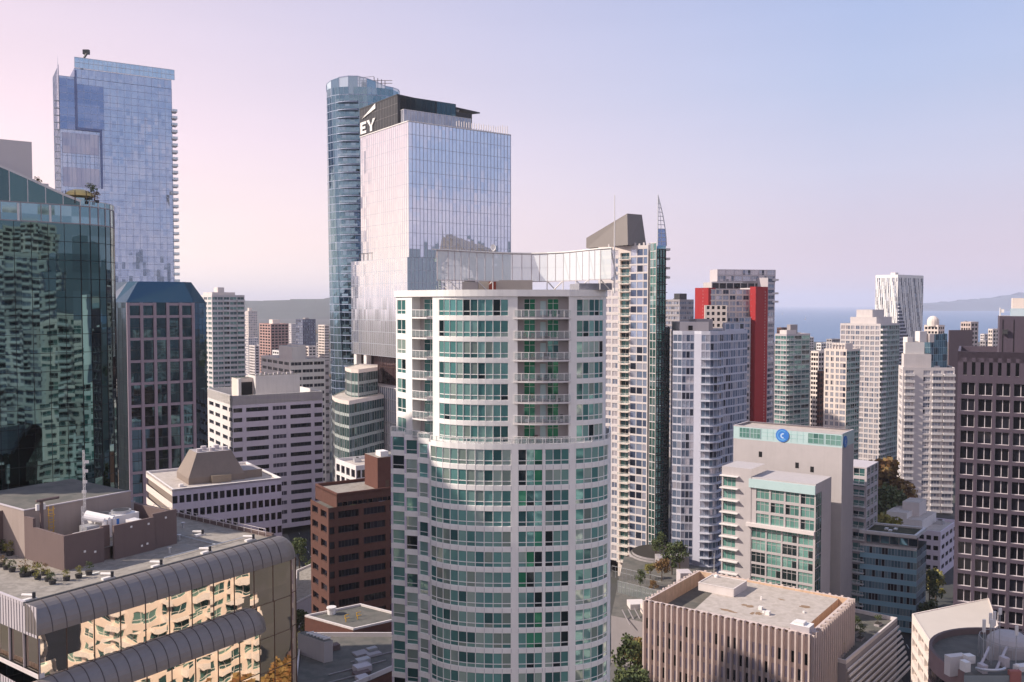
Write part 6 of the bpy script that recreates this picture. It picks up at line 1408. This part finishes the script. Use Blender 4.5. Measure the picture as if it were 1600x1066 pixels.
def pattern_tower():
    B = Bx(1403, 430, 720, 1368, 1443, 50, -44); z = B.z; T = Thing('patterned_tower', 'tower with wavy black and white vertical window pattern, standing against the sea', 'apartment tower', grp, B.P)
    rnd = random.Random(11)
    for a, b, nm in ((B.A, B.P, 'patterned_wall'), (B.P, B.B, 'patterned_wall')):
        w_ = T.new(nm); L = dist(a, b); u = unit(a, b); cols = 14 if nm and b is B.P else 18; st = L / cols; fh = 3.1; n = int(z / fh)
        w_.wall(a, b, n * fh, z, WHITE)
        for i in range(cols):
            for f in range(n):
                ph = sin(f * .85 + i * 2.1) * 1.2 + .8 * sin(f * .33 + i * 1.3) + rnd.uniform(-.5, .5); wd = st * (.38 + .2 * ph); wd = max(.15 * st, min(.85 * st, wd)); off = (st - wd) * (.5 + .4 * sin(f * .31 + i))
                p0 = add(a, u, i * st); p1 = add(a, u, i * st + off); p2 = add(p1, u, wd); p3 = add(a, u, (i + 1) * st); z0 = f * fh; z1 = z0 + fh
                w_.wall(p0, p1, z0, z1, WHITE); w_.wall(p2, p3, z0, z1, WHITE); w_.wall(p1, p2, z0, z1, G_BLUE if rnd.random() < .4 else G_PAT, rnd.randint(0, 90))
    plainwalls(T, B.poly, 0, z, WHITE, [1, 2]); roof(T, B.poly, z + .4, .4, .4, WHITE, GREY)
    t = T.new('roof_mast'); t.box(B.loc(8, 6), B.uR, 5, 4, z, z + 2.4, WHITE2)
    # banded lower right part with balconies in stepped rows
    for i in range(20):
        zz = zat(480 + i * 5.5, 712); q = 2.0 + min(B.LR - 3, i * 1.5); b = T.new('balcony'); b.box(add(add(B.P, B.uR, .3), (B.uR[1], -B.uR[0]), 1.3), B.uR, q, 1.25, zz, zz + .9, WHITE3); b.box(add(add(B.P, B.uR, .3), (B.uR[1], -B.uR[0]), 1.1), B.uR, q, 1.0, zz + .91, zz + 2.7, G_PAT)
    T.done()
G_PAT = glass('dark_slate_glass', [(2, S(60, 66, 88)), (1, S(96, 102, 126))], metal=.4, jit=.03)
pattern_tower()
def pink_tower():
    B = Bx(1411, 574, 385, 1404, 1492, 97, 17, LL=16); z = B.z; T = generic('pinkish_tower', 'pinkish-white apartment tower with long balcony lines and a blue glass roof corner', 'apartment tower', B, 2.8, [.8, -2.6, 3.0, -2.2, .8, -2.6, .8, -3.0, .3], [.6, -1.8, .4], PINK, 'pale3', sill=.5, wh=1.9, rec=.3, bals={'front': {0: ('solid', .9), 2: ('solid', 1.0), 3: ('solid', 1.4)}}, group=grp, lim=100, wst2='pale2')
    R = B.LR; L = B.LL
    h = T.new('penthouse'); h.prism(B.rect(R * .02, R * .55, 1, 9), z - .9, zat(553, 388), PINK, GRAVEL); h.prism(B.rect(R * .05, R * .42, 2, 9), zat(553, 388), zat(535, 388), WHITE2, GRAVEL)
    e = at(1459, 392, 75); n0 = at(1480, 396, 75); zz = zat(522, 394); curtain(T, [e, n0, (n0[0] + 3, n0[1] + 10)], z - .9, zz, G_SKYB, 1.2, 3, G_SM, .06, .08, .1, name='glass_corner'); curtain(T, [(e[0] - 2, e[1] + 8), e], z - .9, zz - 3, G_SKYB, 1.2, 3, G_SM, .06, .08, .1, name='glass_corner')
    for x, w_, y0, y1, m in ((1418, 2.6, 541, 527, WHITE2), (1437, 3.4, 535, 518, WHITE2), (1452, 2.4, 535, 522, CREAM)): T.new('rooftop_unit').box(at(x, 390, 75), (1, .2), w_, 3, zat(y0, 390), zat(y1, 390), m)
    T.done()
G_SM = mat('sky_mullion', (0.35, 0.45, 0.52, 1)); pink_tower()
B = Bx(1466, 508, 640, 1444, 1476, 55, -50); T = generic('domed_block', 'small cream block with a domed roof house in front of the sea', 'building', B, 3.1, rep(3, .8, 2), rep(4, .8, 2), CREAM, 'dark', lim=30, plant=0); c = B.loc(3, 5); q = T.new('dome'); q.cyl(c, 4, B.z - 1, B.z + 2.5, CREAM, 14); q.dome(c, B.z + 2.5, 4, 4, CREAM, 14); T.done()
B = Bx(1483, 516, 470, 1482, 1520, 78, -20); T = generic('brown_slab', 'plain dark brown windowless slab beside the pinkish-white tower', 'building', B, 3.1, [3], [3], BROWNP, 'dark', lim=30, plant=0); T.done()
B = Bx(1517, 503, 620, 1501, 1529, 55, -45); T = generic('tan_block', 'tan far block with dark right side, just above the brown slab', 'building', B, 3.0, rep(2, 1, 2), rep(4, 1, 2), TAN, 'dark', lim=30, plant=1); T.done()
B = Bx(1551, 514, 700, 1544, 1562, 55, -45); T = generic('tan_block', 'narrow cream far block against the sea, left of the grid tower roof house', 'building', B, 3.0, rep(2, 1, 2), rep(2, 1, 2), CREAM, 'dark', lim=30, plant=0); T.done()

def grid_tower():
    D = 205; z = zat(549, D); P = at(1497, D, z); u = az(117); T = Thing('dark_grid_tower', 'dark mauve office tower with deep square window grid and pale mullions', 'office tower', None, P)
    st = 3.5; n = 11; L = st * n + .9; B_ = add(P, u, L); A_ = add(P, az(27), 30); C_ = add(A_, u, L); poly = [P, B_, C_, A_]
    zt = z - 7.0; fh = 3.68; N = int(zt / fh)
    fac(T, P, B_, zt - N * fh, zt, fh, [.75] + [-2.75, .67] * n, .75, 2.85, .55, DMAUVE, 'tower', sillm=LGREY)
    fac(T, A_, P, zt - N * fh, zt, fh, rep(7, .7, 2.7), .75, 2.85, .55, DMAUVE, 'tower', sillm=LGREY); T.part('wall').wall(P, B_, 0, zt - N * fh, DMAUVE)
    # attic with tall slots
    fac(T, P, B_, zt, z, z - zt, [1.15] + [-.75, 1.02] * 22, 1.6, 4.0, .8, DMAUVE, 'slot', sillm=WHITE2); T.part('wall').wall(A_, P, zt, z, DMAUVE); plainwalls(T, poly, 0, z, DMAUVE, [1, 2])
    roof(T, poly, z + .02, 2.4, .5, DMAUVE, GRAVELT)
    h = T.new('roof_house'); q = at(1561, 205, 80); zz = zat(494, 205); h.prism([q, add(q, u, 30), add(add(q, u, 30), az(27), 14), add(q, az(27), 14)], z - 2.4, zz, DMAUVE, GREY)
    for k in range(14): h.box(add(add(q, u, .6 + k * 2.2), (u[1], -u[0]), .08), u, .12, .07, z - 2.3, zz - .8, BLACK)
    g = T.new('roof_glass_rail'); zg = zat(482, 206); g.box(add(q, u, 2), u, 26, .1, zz, zg, G_SCREEN2); h2 = T.new('cream_roof_box'); h2.box(add(add(q, u, 2.6), az(27), 3), u, 22, 6, zz, zat(466, 206), CREAM)
    d = T.new('satellite_dish'); c = add(add(q, u, 6.5), (u[1], -u[0]), 4); d.cyl(c, .12, z - 2.4, z + .4, STEEL, 6); d.dome(c, z + .3, .6, .5, STEEL, 10)
    l = T.new('floodlight'); c = add(add(q, u, .6), (u[1], -u[0]), .7); l.box(c, u, 1.1, .5, zat(520, 215), zat(513, 215), DGREY); b = T.new('antenna_cluster'); c = at(1563, 205.5, 90); b.tube((*c, zz), (*c, zat(481, 205)), .12, STEEL, 6); b.box(c, u, .8, .2, zat(488, 216), zat(483, 216), STEEL)
    T.done()
wstyle('slot', G_DARK, DMAUVE, 1, .72, .05)
grid_tower()

def small_right():
    # blue ribbon-glass office with dark green roof
    aR, aL = 38, -64; B = Bx(1433, 850, 240, 1344, 1448, aR, aL); z = zat(836, 240); P = B.P; fh = 3.25
    T = Thing('blue_glass_office', 'sky-blue ribbon-glass office with dark mossy roof and white roof edge, behind the hotel', 'office building', None, P)
    z1 = z - 3.9; o = (-B.uR[0], -B.uR[1])
    r = T.new('roof'); e = add(P, o, .9); A2 = add(B.A, o, .9)
    roof(T, [add(e, B.uR, 0), add(e, B.uR, B.LR + .9), add(A2, B.uR, B.LR + .9), A2], z, .5, .7, WHITE2, MOSS)
    T.new('roof_soffit').poly([e, add(e, B.uR, B.LR + .9), add(A2, B.uR, B.LR + .9), A2], z - .9, WHITE2, False)
    T.part('roof_edge').wall(A2, e, z - .9, z - .5, WHITE2); T.part('roof_edge').wall(e, add(e, B.uR, B.LR + .9), z - .9, z - .5, WHITE2)
    fac(T, add(B.A, B.uR, 1.2), add(P, B.uR, 1.2), z1, z - .9, z - .9 - z1, rep(6, .25, 3), .3, 2.0, .2, GREY, 'sky'); T.part('ledge').box(add(B.A, o, .3), unit(B.A, P), B.LL, 1.6, z1 - .5, z1, WHITE2)
    n = int((z1 - .5) / fh); zb = z1 - .5 - n * fh
    for a, b, c in ((B.A, P, 18), (P, B.B, 7)): fac(T, a, b, zb, z1 - .5, fh, [.05] + [-1.5, .06] * c, 1.3, 1.85, .06, SKYP if a is B.A else GREYB, 'skyw' if a is B.A else 'sky')
    plainwalls(T, B.poly, 0, z1, GREYB, [1, 2]); 
    for f, g in ((.25, .5), (.42, .6), (.5, .45)): T.new('skylight').box(B.loc(B.LR * f, B.LL * g), B.uR, 1.4, .8, z - .5, z - .1, STEEL)
    T.done()
    B = Bx(1470, 831, 292, 1380, 1496, 40, -62); T = generic('small_lilac_block', 'small lilac-white block with stepped roof, between the blue glass office and the dark grid tower', 'building', B, 3.3, rep(4, .6, 1.4), [2, -1.2, .6, -1.2, .6, -1.2, .8, -1.2, .6, -1.2, .6, -1.2, .6, -1.2, .6], LILACWSH, 'dark', sill=1.1, wh=1.5, house=[(.1, .9, .35, .62, 2.6, WHITE2), (.1, .9, .62, .98, 4.6, WHITE2), (.4, .8, .5, .8, 7.2, PINK)], seed=5); T.done()
    # roof-garden podium with white louvred front
    pts = [at(1334, 196, 20), at(1398, 203, 20), at(1404, 230, 20), at(1350, 232, 20)]; zt = zat(985, 206)
    T = Thing('garden_podium', 'low podium with roof garden and white stepped louvres, behind the ribbed tan office', 'building', None, pts[0]); a = at(1322, 186, zt); b = at(1402, 212, zt); u = unit(a, b); v = (-u[1], u[0])
    bt = add(a, v, 12); ct = add(b, v, 12); T.part('wall').prism([a, b, ct, bt], 0, zt, GREY, GRAVELD)
    roof(T, [a, b, ct, bt], zt + .9, .85, .4, PINK, GRAVELD)
    for k in range(9): s = T.new('louvre'); s.box(add(add(a, (u[1], -u[0]), .5 + k * .35), u, 0), u, dist(a, b), .3, zt - 1.4 - k * 1.15, zt - .9 - k * 1.15, WHITE2)
    for k in range(7): s = T.new('planter'); s.box(add(add(a, u, 3 + k * 4), v, 2 + (k % 3) * 2.5), u, 2.2, 1.2, zt + .06, zt + .6, GREY, SOIL)
    T.done()
    rnd = random.Random(3); names = ['front end', 'second', 'third', 'fourth', 'fifth', 'sixth', 'far end']
    for k in range(7):
        p = add(add(a, u, 4 + k * 4), v, 2.6 + (k % 3) * 2.5); pot = tree(p[0], p[1], zt + .5, 2.4 + rnd.random() * 1.6, 'rooftop bush on the garden podium, %s of the row%s' % (names[k], ', rusty leaved' if k == 2 else ''), LEAFO if k == 2 else (LEAFY if k == 0 else LEAFG), k, 300, 'garden_bush', 'bushes on the garden podium', .5)
    # beige wedge-plan block
    z = zat(960, 185); p0 = at(1425, 185, z); p1 = at(1496, 172, z); p2 = at(1522, 205, z)
    T = Thing('beige_wedge_block', 'beige triangular-roofed block with balcony windows, behind the round dark roof', 'building', None, p0)
    p1 = at(1462, 160, z); p1 = at(1478, 158, z); pl = [p0, p1, at(1560, 178, z), at(1545, 195, z)]
    fac(T, p0, p1, z - 1.2 - 8 * 3.0, z - 1.2, 3.0, rep(5, .5, 3.2), .8, 1.7, .7, CREAM, 'darkcream'); T.part('wall').wall(p0, p1, z - 1.2, z, CREAM); T.part('wall').wall(p0, p1, 0, z - 1.2 - 24, CREAM) if z > 25.3 else None
    for q in (1, 2, 3): T.part('wall').wall(pl[q], pl[(q + 1) % 4], 0, z, CREAM)
    roof(T, pl, z + .15, .14, .3, CREAM, ROOFB); T.done()
    # round dark roof in the corner with antennas
    D = 128; zr = zat(1046, 134); c = at(1594, 136, zr); R = 12.8
    T = Thing('round_roof_building', 'round building with dark flat roof, curved brown rim and many antennas', 'building', None, c)
    ring = [(c[0] + R * cos(2 * pi * k / 48), c[1] + R * sin(2 * pi * k / 48)) for k in range(48)]
    wl = T.new('wall'); wl.prism(ring, 0, zr + .1, PINKB, GRAVELD)
    for q in range(6): band = T.new('window_band'); rb = [(c[0] + (R + .05) * cos(2 * pi * k / 48), c[1] + (R + .05) * sin(2 * pi * k / 48)) for k in range(49)]; [band.wall(rb[k], rb[k + 1], zr - 3.6 - q * 3.4, zr - 1.8 - q * 3.4, G_DARK) for k in range(48)]
    inn = [(c[0] + (R - .5) * cos(2 * pi * k / 48), c[1] + (R - .5) * sin(2 * pi * k / 48)) for k in range(48)]; pr = T.new('parapet')
    for k in range(48): j = (k + 1) % 48; pr.wall(ring[k], ring[j], zr + .1, zr + 1.1, PINKB); pr.face([(*ring[k], zr + 1.1), (*ring[j], zr + 1.1), (*inn[j], zr + 1.1), (*inn[k], zr + 1.1)], BROWN); pr.face([(*inn[j], zr + .1), (*inn[k], zr + .1), (*inn[k], zr + 1.1), (*inn[j], zr + 1.1)], BROWN)
    b = T.new('grey_roof_block'); q = at(1503, 124.0, zr); 
    b.prism([at(1506, 126.5, zr), at(1640, 126.5, zr), at(1640, 132, zr), at(1512, 132, zr)], zr + .12, zr + 2.2, TEALG, GRAVELD); T.new('red_cabinet').box(at(1578, 126.3, zr), (1, 0), 1.6, .7, zr - .1 + .3, zr + 2.9, mat('faded_red', (0.42, 0.16, 0.14, 1)))
    for x, D_, w_, h_, m in ((1484, 131, 3.0, 1.4, PINK), (1508, 127.5, .9, 2.4, STEEL), (1512, 130.5, 1.3, 1.9, STEEL), (1536, 127, .8, 2.0, LGREY), (1592, 127.5, 2.1, 1.3, STEEL), (1570, 129, .8, 2.4, LGREY), (1618, 128, 2, 1.6, STEEL)): T.new('roof_cabinet').box(at(x, D_, zr), (.97, .24), w_, 1.2, zr + (.1 if D_ >= 128 and x < 1510 else 2.2), zr + 2.2 + h_ * .6, m)
    for k, (x, y, D_, l) in enumerate(((1537, 968, 131, 1.9), (1547, 958, 131.5, 1.6), (1553, 955, 132, 2.2), (1549, 968, 130.5, 1.2), (1562, 950, 134, 1.0), (1588, 978, 130, 1.4))):
        a = T.new('panel_antenna'); p = at(x, D_, zr + 6); zt_ = zat(y, D_); a.tube((*p, zr + .2), (*p, zt_ - .2), .06, SILVER, 6); a.box((p[0] - .2, p[1] - .2), (1, .2), .42, .2, zt_ - l, zt_, STEEL)
    for i, (x0, x1) in enumerate(((1545, 1528), (1572, 1556))):
        t = T.new('roof_pipe'); t.tube((*at(x0, 134, zr), zr + 3.4), (*at(x1, 128, zr), zr + 2.4), .2, LGREY, 6)
    t = T.new('curved_duct'); pr_ = None
    for k in range(12): a = pi * (1.05 + .9 * k / 11); p = (at(1548, 127, zr)[0] + 2.1 * cos(a), 127.4 + 1.0 * sin(a), zr + 3.0); t.tube(pr_, p, .22, SILVER, 6) if pr_ else None; pr_ = p
    dd = T.new('mesh_dome'); cc = at(1576, 137, zr); dd.cyl(cc, 3.2, zr + .15, zr + 2.8, WARMGREY, 18); dd.dome(cc, zr + 2.8, 3.2, 2.0, WARMGREY, 18, 5); hp = T.new('helipad_rail')
    for k in range(16): a = 2 * pi * k / 16; p = (cc[0] + 4.2 * cos(a), cc[1] + 4.2 * sin(a)); p2 = (cc[0] + 4.2 * cos(a + .4), cc[1] + 4.2 * sin(a + .4)); hp.tube((*p, zr + .1), (*p, zr + 3.6), .05, SILVER, 4); hp.tube((*p, zr + 3.6), (*p2, zr + 3.6), .05, SILVER, 4)
    bal = T.new('roof_ball'); bb = at(1588, 127, zr); bal.cyl(bb, .08, zr + 2.2, zr + 3.4, STEEL, 6); bal.dome(bb, zr + 3.4, .35, .35, STEEL, 10)
    T.done()
MOSS = mat('mossy_roof', (0.06, 0.06, 0.035, 1), rough=.95, amt=.25, scale=.6, col2=(0.10, 0.09, 0.05, 1)); SKYP = mat('sky_blue_spandrel', (0.30, 0.52, 0.64, 1), rough=.3, amt=.05); GREYB = mat('blue_grey_spandrel', (0.22, 0.27, 0.31, 1), rough=.4, amt=.05)
wstyle('skyw', glass('mixed_blue_glass', [(3, (0.16, 0.30, 0.38, 1)), (2, (0.28, 0.46, 0.55, 1)), (2, (0.03, 0.03, 0.04, 1)), (1, (0.35, 0.50, 0.56, 1))], metal=.5, jit=.03), LGREY, 1, None, .05)
ROOFB = mat('beige_roof_sheet', (0.55, 0.49, 0.44, 1), amt=.05, scale=.2); PINKB = mat('pinkish_brown_rim', (0.30, 0.20, 0.20, 1), amt=.08); TEALG = mat('grey_green_membrane', (0.28, 0.31, 0.32, 1), amt=.08)
small_right()

# ------------------------------------------------------------------ plaza and low roofs between the white tower and the ribbed office
def plaza():
    a = at(968, 236, 12); T = Thing('plaza_podium', 'low podium with glazed garden frames between white tower and ribbed office', 'building', None, a)
    pl = [at(955, 222, 12), at(1030, 215, 12), at(1120, 262, 12), at(975, 275, 12)]; z = 12
    T.part('wall').prism(pl, 0, z, GREY, GRAVELD)
    g = T.new('garden_frame'); p0 = at(965, 240, z); p1 = at(1058, 228, z); u = unit(p0, p1)
    for row in range(2):
        for k in range(13): q = add(add(p0, u, k * 1.25), (0, 1), row * 14); g.tube((*q, z), (*q, z + 3.2), .07, SILVER, 4); g.tube((*q, z + 3.2), (*add(q, u, 1.25), z + 3.2), .07, SILVER, 4); g.tube((*q, z + 1.8), (*add(q, u, 1.25), z + 1.8), .05, SILVER, 4)
    gl = T.new('garden_glass'); gl.wall(p0, add(p0, u, 16), z, z + 3.1, G_RAIL)
    for (x, D, w_, d_, h, m) in ((1063, 244, 3.4, 4, 4, LGREY), (1030, 262, 9, 5, 3, GREY), (985, 226, 4, 4, 1.4, PINK), (1005, 222, 3, 3, 2.2, CREAM)): T.new('roof_box').box(at(x, D, z), (1, .1), w_, d_, z, z + h, m)
    for k in range(4): e = T.new('entrance_beam'); q = add(at(972, 221, 12), (1, .25), k * 1.6); e.tube((*q, 13.8), (q[0] + 1.6, q[1] - 3, 11), .16, GREY, 5)
    c = T.new('curved_terrace'); cc = at(1030, 276, 10); c.cyl(cc, 9, 0, 12.6, GREY, 26, GRAVELD); c.cyl(cc, 8.4, 12.6, 13.2, GREY, 26, SOIL)
    T.done()
plaza()
tree(*at(1050, 256, 12), 12, 9, 'dark bushy tree on the plaza podium, at the foot of the spire tower', LEAFG, 1)
tree(*at(1034, 250, 12), 12, 7, 'reddish tree inside the glazed garden frames', LEAFO, 2)
tree(*at(1062, 262, 12), 12, 8, 'dark tree at the foot of the blue-grey curved tower', LEAFG, 3)
tree(*at(985, 178, 0), 0, 14, 'broad green street tree in the gap right of the white tower', LEAFG, 0)
tree(*at(1000, 192, 0), 0, 12, 'darker street tree behind the broad green one', LEAFG, 2)
tree(*at(1003, 176, 0), 0, 7, 'small crimson street tree against the ribbed office', leafmat('crimson_leaves', (0.14, 0.02, 0.02, 1), (0.2, 0.03, 0.03, 1)), 1)
for i, (px, D, z_, h, m, lb) in enumerate([(1024, 268, 13, 6, LEAFG, 'dark roof-garden tree on the round planter terrace'), (1034, 273, 13, 7, LEAFG, 'second roof-garden tree on the round planter terrace, farther right'), (1016, 252, 12, 5, LEAFY, 'small yellowish tree between the round terrace and the glazed frames'), (1000, 244, 12, 5, LEAFG, 'low green tree inside the glazed garden frames'), (1020, 238, 12, 4, LEAFO, 'rusty shrub-like tree near the roof edge of the ribbed office'), (985, 205, 0, 13, LEAFG, 'street tree beside the right foot of the white tower'), (1003, 208, 0, 12, LEAFY, 'yellowing street tree between plaza podium and ribbed office'), (975, 190, 0, 11, LEAFG, 'street tree hard against the white tower'), (992, 212, 0, 10, LEAFO, 'reddish street tree in front of the plaza podium'),
    (1452, 262, 0, 12, LEAFG, 'street tree at the foot of the dark grid tower'), (1462, 268, 0, 11, LEAFY, 'yellow street tree beside the small lilac block'), (1455, 240, 0, 10, LEAFG, 'street tree beside the blue glass office corner')]):
    tree(*at(px, D, z_), z_, h, lb, m, i, 900)
tree(*at(1376, 330, 0), 0, 33, 'tall orange autumn tree beside the pinkish-white tower', LEAFO, 1, 2600)
tree(*at(1364, 318, 0), 0, 27, 'tall dark green tree under the orange autumn tree', LEAFG, 2, 2200)
tree(*at(1388, 316, 0), 0, 25, 'dark tree at the right foot of the orange tree', LEAFG, 3, 2200)
tree(*at(1384, 290, 0), 0, 21, 'yellow-green tree behind the stepped white roof', LEAFY, 0, 1800)
tree(*at(1273, 440, 0), 0, 26, 'small orange tree in the slot beside the dark brown slab', LEAFO, 3, 1200)
tree(*at(396, 520, 0), 0, 64 * .6, 'tall dark green tree between the balcony slab and the beige office', LEAFY2 if False else LEAFG, 1, 2200)
tree(*at(388, 540, 0), 0, 36, 'green tree half hidden behind the balcony slab', LEAFG, 2, 1600)
tree(*at(486, 500, 0), 0, 22, 'brownish autumn tree before the dark blue far tower', LEAFO, 2, 1500)
tree(*at(480, 640, 0), 0, 38, 'olive tree on the hillside in front of the dark blue far tower', LEAFG, 0, 1500)
for i, (px, D, h, m, lb) in enumerate([(466, 232, 10, LEAFG, 'green street tree at the right end of the bronze glass office'), (474, 222, 8, LEAFY, 'yellowish street tree beside the low dark brick block'), (470, 214, 9, LEAFG, 'street tree in the shade behind the low brown podium'), (500, 240, 9, LEAFY, 'yellow street tree at the foot of the brown brick office'), (468, 300, 11, LEAFG, 'tree at the foot of the lilac office corner'), (490, 285, 9, LEAFG, 'tree by the street below the white strip-window block')]):
    tree(*at(px, D, 0), 0, h, lb, m, i)

# ------------------------------------------------------------------ towers outside the frame that the mirror facades reflect
def ctx(x, y, w_, d_, h, m, ws, label, rot=0, bal=True):
    P = (x, y); B = Bx.__new__(Bx); B.P = P; B.z = h; B.uR = az(36 + rot); B.uL = az(-54 + rot); B.LR = w_; B.LL = d_; B.A = add(P, B.uL, d_); B.B = add(P, B.uR, w_); B.C = add(B.A, B.uR, w_); B.poly = [P, B.B, B.C, B.A]
    T = Thing('neighbour_tower', label, 'tower', 'towers beside and behind the camera', P, 0, 40); fh = 3.0; zt = h - 1
    for i in range(4):
        a, b = B.poly[i], B.poly[(i + 1) % 4]; n = max(2, int(dist(a, b) / 4.2)); fac(T, a, b, 3, zt, fh, rep(n, .9, 3.0), .8, 1.8, .25, m, ws, bal={k: ('solid' if bal else 'glass', 1.4) for k in range(0, n, 2)} if bal and i in (2, 3) else None); T.part('wall').wall(a, b, 0, 3, m)
    roof(T, B.poly, h, .9, .3, m, GRAVEL); T.done()
ctx(72, 34, 26, 22, 84, CREAM, 'teal2', 'cream balcony tower just outside the frame, mirrored in the bronze glass')
ctx(46, 76, 26, 20, 43, CREAM, 'teal2', 'cream balcony block below the frame, mirrored in the bronze glass')
ctx(-112, 106, 16, 24, 139, PINK, 'teal2', 'tall pink tower outside the frame, shading the white tower')
ctx(62, 50, 16, 8, 46, WHITE, 'hero2', 'white balcony block just outside the frame, low in the bronze mirror glass')
ctx(120, -30, 24, 26, 110, PINK, 'blue2', 'pink concrete tower behind the camera, mirrored in the teal glass')
ctx(30, -50, 22, 20, 78, WHITE2, 'teal2', 'white tower behind the camera with teal windows', 10)
ctx(185, -90, 30, 26, 130, CREAM, 'dark', 'tall cream tower far behind the camera', 5)
ctx(70, -130, 30, 24, 95, BRICK, 'dark6', 'brick tower behind the camera', 0, False)
ctx(-60, -70, 26, 26, 90, GREY, 'blue2', 'grey tower behind the camera on its left side', 0, False)
ctx(250, 0, 26, 26, 70, WHITE2, 'dark', 'white block far to the right behind the camera', 0)
tree(22, 104, 0, 25, 'tall autumn tree below the frame, mirrored in the bronze glass', LEAFO, 0, 4200)
tree(34, 116, 0, 22, 'second autumn tree below the frame, nearer the ribbed office', LEAFO, 1, 4200)
def car(x, y, a, col, nm):
    u = az(a); v = (-u[1], u[0]); T = Thing('parked_car', nm, 'car', 'cars in the street behind the bronze glass office', (x, y), .05); m = mat('car_' + nm.split()[0], col, rough=.25, amt=.02)
    b = T.new('body'); o = add(add((x, y), u, -2.2), v, -.88); b.box(o, u, 4.4, 1.76, .35, .85, m); c = T.new('cabin'); c.prism([add(add(o, u, .9), v, .12), add(add(o, u, 3.6), v, .12), add(add(o, u, 3.6), v, 1.64), add(add(o, u, .9), v, 1.64)], .85, 1.35, G_DARK, m)
    for f in (.8, 3.5):
        for s in (-.02, 1.58): w2 = T.new('wheel'); p = add(add(o, u, f), v, s); w2.tube((*p, .34), (*add(p, v, .2), .34), .32, DGREY, 12)
    T.done()
for i, (f, c, n) in enumerate([(.30, (.7, .7, .7, 1), 'white hatchback in the side street, nearest the brick office'), (.42, (.04, .04, .05, 1), 'black sedan in the side street behind the white hatchback'), (.55, (.35, .03, .03, 1), 'red car farther up the side street'), (.68, (.3, .32, .36, 1), 'silver car farthest up the side street')]):
    car(-52 - 32 * f + 2.2, 262 + 88 * f, -20, c, n)
# ------------------------------------------------------------------ far small blocks, tree cover and boats
def lowb(px, top, D, wpx, m, lb, ws='dark'):
    B = Bx(px, top, D, px - wpx * .4, px + wpx * .6, 52, -38); T = generic('far_block', lb, 'building', B, 3.1, rep(max(2, int(B.LR / 4)), .9, 2.4), rep(max(2, int(B.LL / 4)), .9, 2.4), m, ws, lim=20, plant=1, group='far low blocks before the water'); T.done()
for a in [(1221, 512, 1000, 18, BRICK, 'far reddish block just right of the red panel tower'), (1240, 520, 1200, 20, CREAM, 'far cream block above the green glass tower'), (1262, 527, 1100, 16, PINK, 'far pale block beside the pale pink slab'),
 (1300, 530, 1300, 22, GREY, 'far grey block above the cream tower with glass corner'), (1283, 536, 900, 18, WHITE2, 'far white block touching the cream glass-corner tower'), (1452, 528, 900, 16, TAN, 'far tan block under the patterned tower'), (1436, 521, 1100, 14, CREAM, 'far cream block at the right foot of the patterned tower'),
 (1538, 522, 1100, 16, PINK, 'far pink block between the two tan far blocks'), (1540, 532, 800, 22, GREY, 'far grey block low beside the dark tower roof'), (398, 540, 1000, 22, PINK, 'far pinkish block above the white office roof house'), (436, 548, 800, 26, WHITE2, 'far white block under the reddish-brown tower'), (482, 541, 900, 20, CREAM, 'far cream block under the dark blue tower'), (412, 532, 1500, 16, TAN, 'far tan block in the haze left of the reddish-brown tower'), (500, 536, 1200, 14, GREY, 'far grey block beside the narrow cream tower')]: lowb(*a)
rnd = random.Random(21); mb = MB()
for k in range(420):
    if k % 3: x = rnd.uniform(-900, -180); y = rnd.uniform(560, 2600)
    else: x = rnd.uniform(200, 1000); y = rnd.uniform(620, 1900)
    r = rnd.uniform(5, 9); h = rnd.uniform(9, 20)
    for q in range(26):
        c = Vector((x + rnd.gauss(0, r * .5), y + rnd.gauss(0, r * .5), h * (.35 + .6 * rnd.random()))); a = Vector((rnd.gauss(0, 1), rnd.gauss(0, 1), rnd.gauss(0, 1))).normalized(); b = a.orthogonal().normalized(); d = a.cross(b); s = r * .3
        mb.face([tuple(c + b * s), tuple(c + d * s), tuple(c - b * s), tuple(c - d * s)], LEAFG if k % 4 else LEAFO)
o = link('treetops', mb.mesh('treetops')); props(o, None, None, None, 'stuff')
for px, py, lb in ((1222, 492, 'white boat on the sea just right of the red panel tower'), (1258, 500, 'small sailing boat out on the sea above the green glass tower')):
    D = F * CAMZ / (py - 476); p = at(px, D, 1); T = Thing('sailing_boat', lb, 'boat', None, p, .4); h = T.new('hull'); u = (.9, .43); h.prism([add(p, u, -9), add(add(p, u, 5), (-u[1], u[0]), -2.6), add(p, u, 12), add(add(p, u, 5), (-u[1], u[0]), 2.6)], .4, 3.4, WHITE); s = T.new('sail'); s.prism([add(p, u, -4), add(p, u, 4.5), add(add(p, u, 4.5), (-u[1], u[0]), .3)], 4, 9, WHITE); s.face([(*add(p, u, -4), 9.01), (*add(p, u, 4.5), 9.01), (*add(p, u, 3.5), 22)], WHITE); s.face([(*add(p, u, 4.5), 9.0), (*add(p, u, -4), 9.0), (*add(p, u, 3.5), 21.9)], WHITE); T.done()
# ------------------------------------------------------------------ air
hb = MB(); hb.box((-41000, -41000), (1, 0), 82000, 82000, -1.0, 470.0, ASPH)
hm = bpy.data.materials.new('haze_air'); hm.use_nodes = True; ht = NT(hm.node_tree); ht.n.clear()
pv = ht.node('ShaderNodeVolumePrincipled'); pv.inputs['Color'].default_value = (0.90, 0.90, 1.0, 1); pv.inputs['Density'].default_value = HAZE; pv.inputs['Anisotropy'].default_value = 0.2
ho = ht.node('ShaderNodeOutputMaterial'); ht.l.new(pv.outputs[0], ho.inputs['Volume'])
hb.mats = [hm]; o = link('haze', hb.mesh('haze')); props(o, None, None, None, 'stuff'); o.display_type = 'WIRE'
SC.cycles.volume_bounces = 1
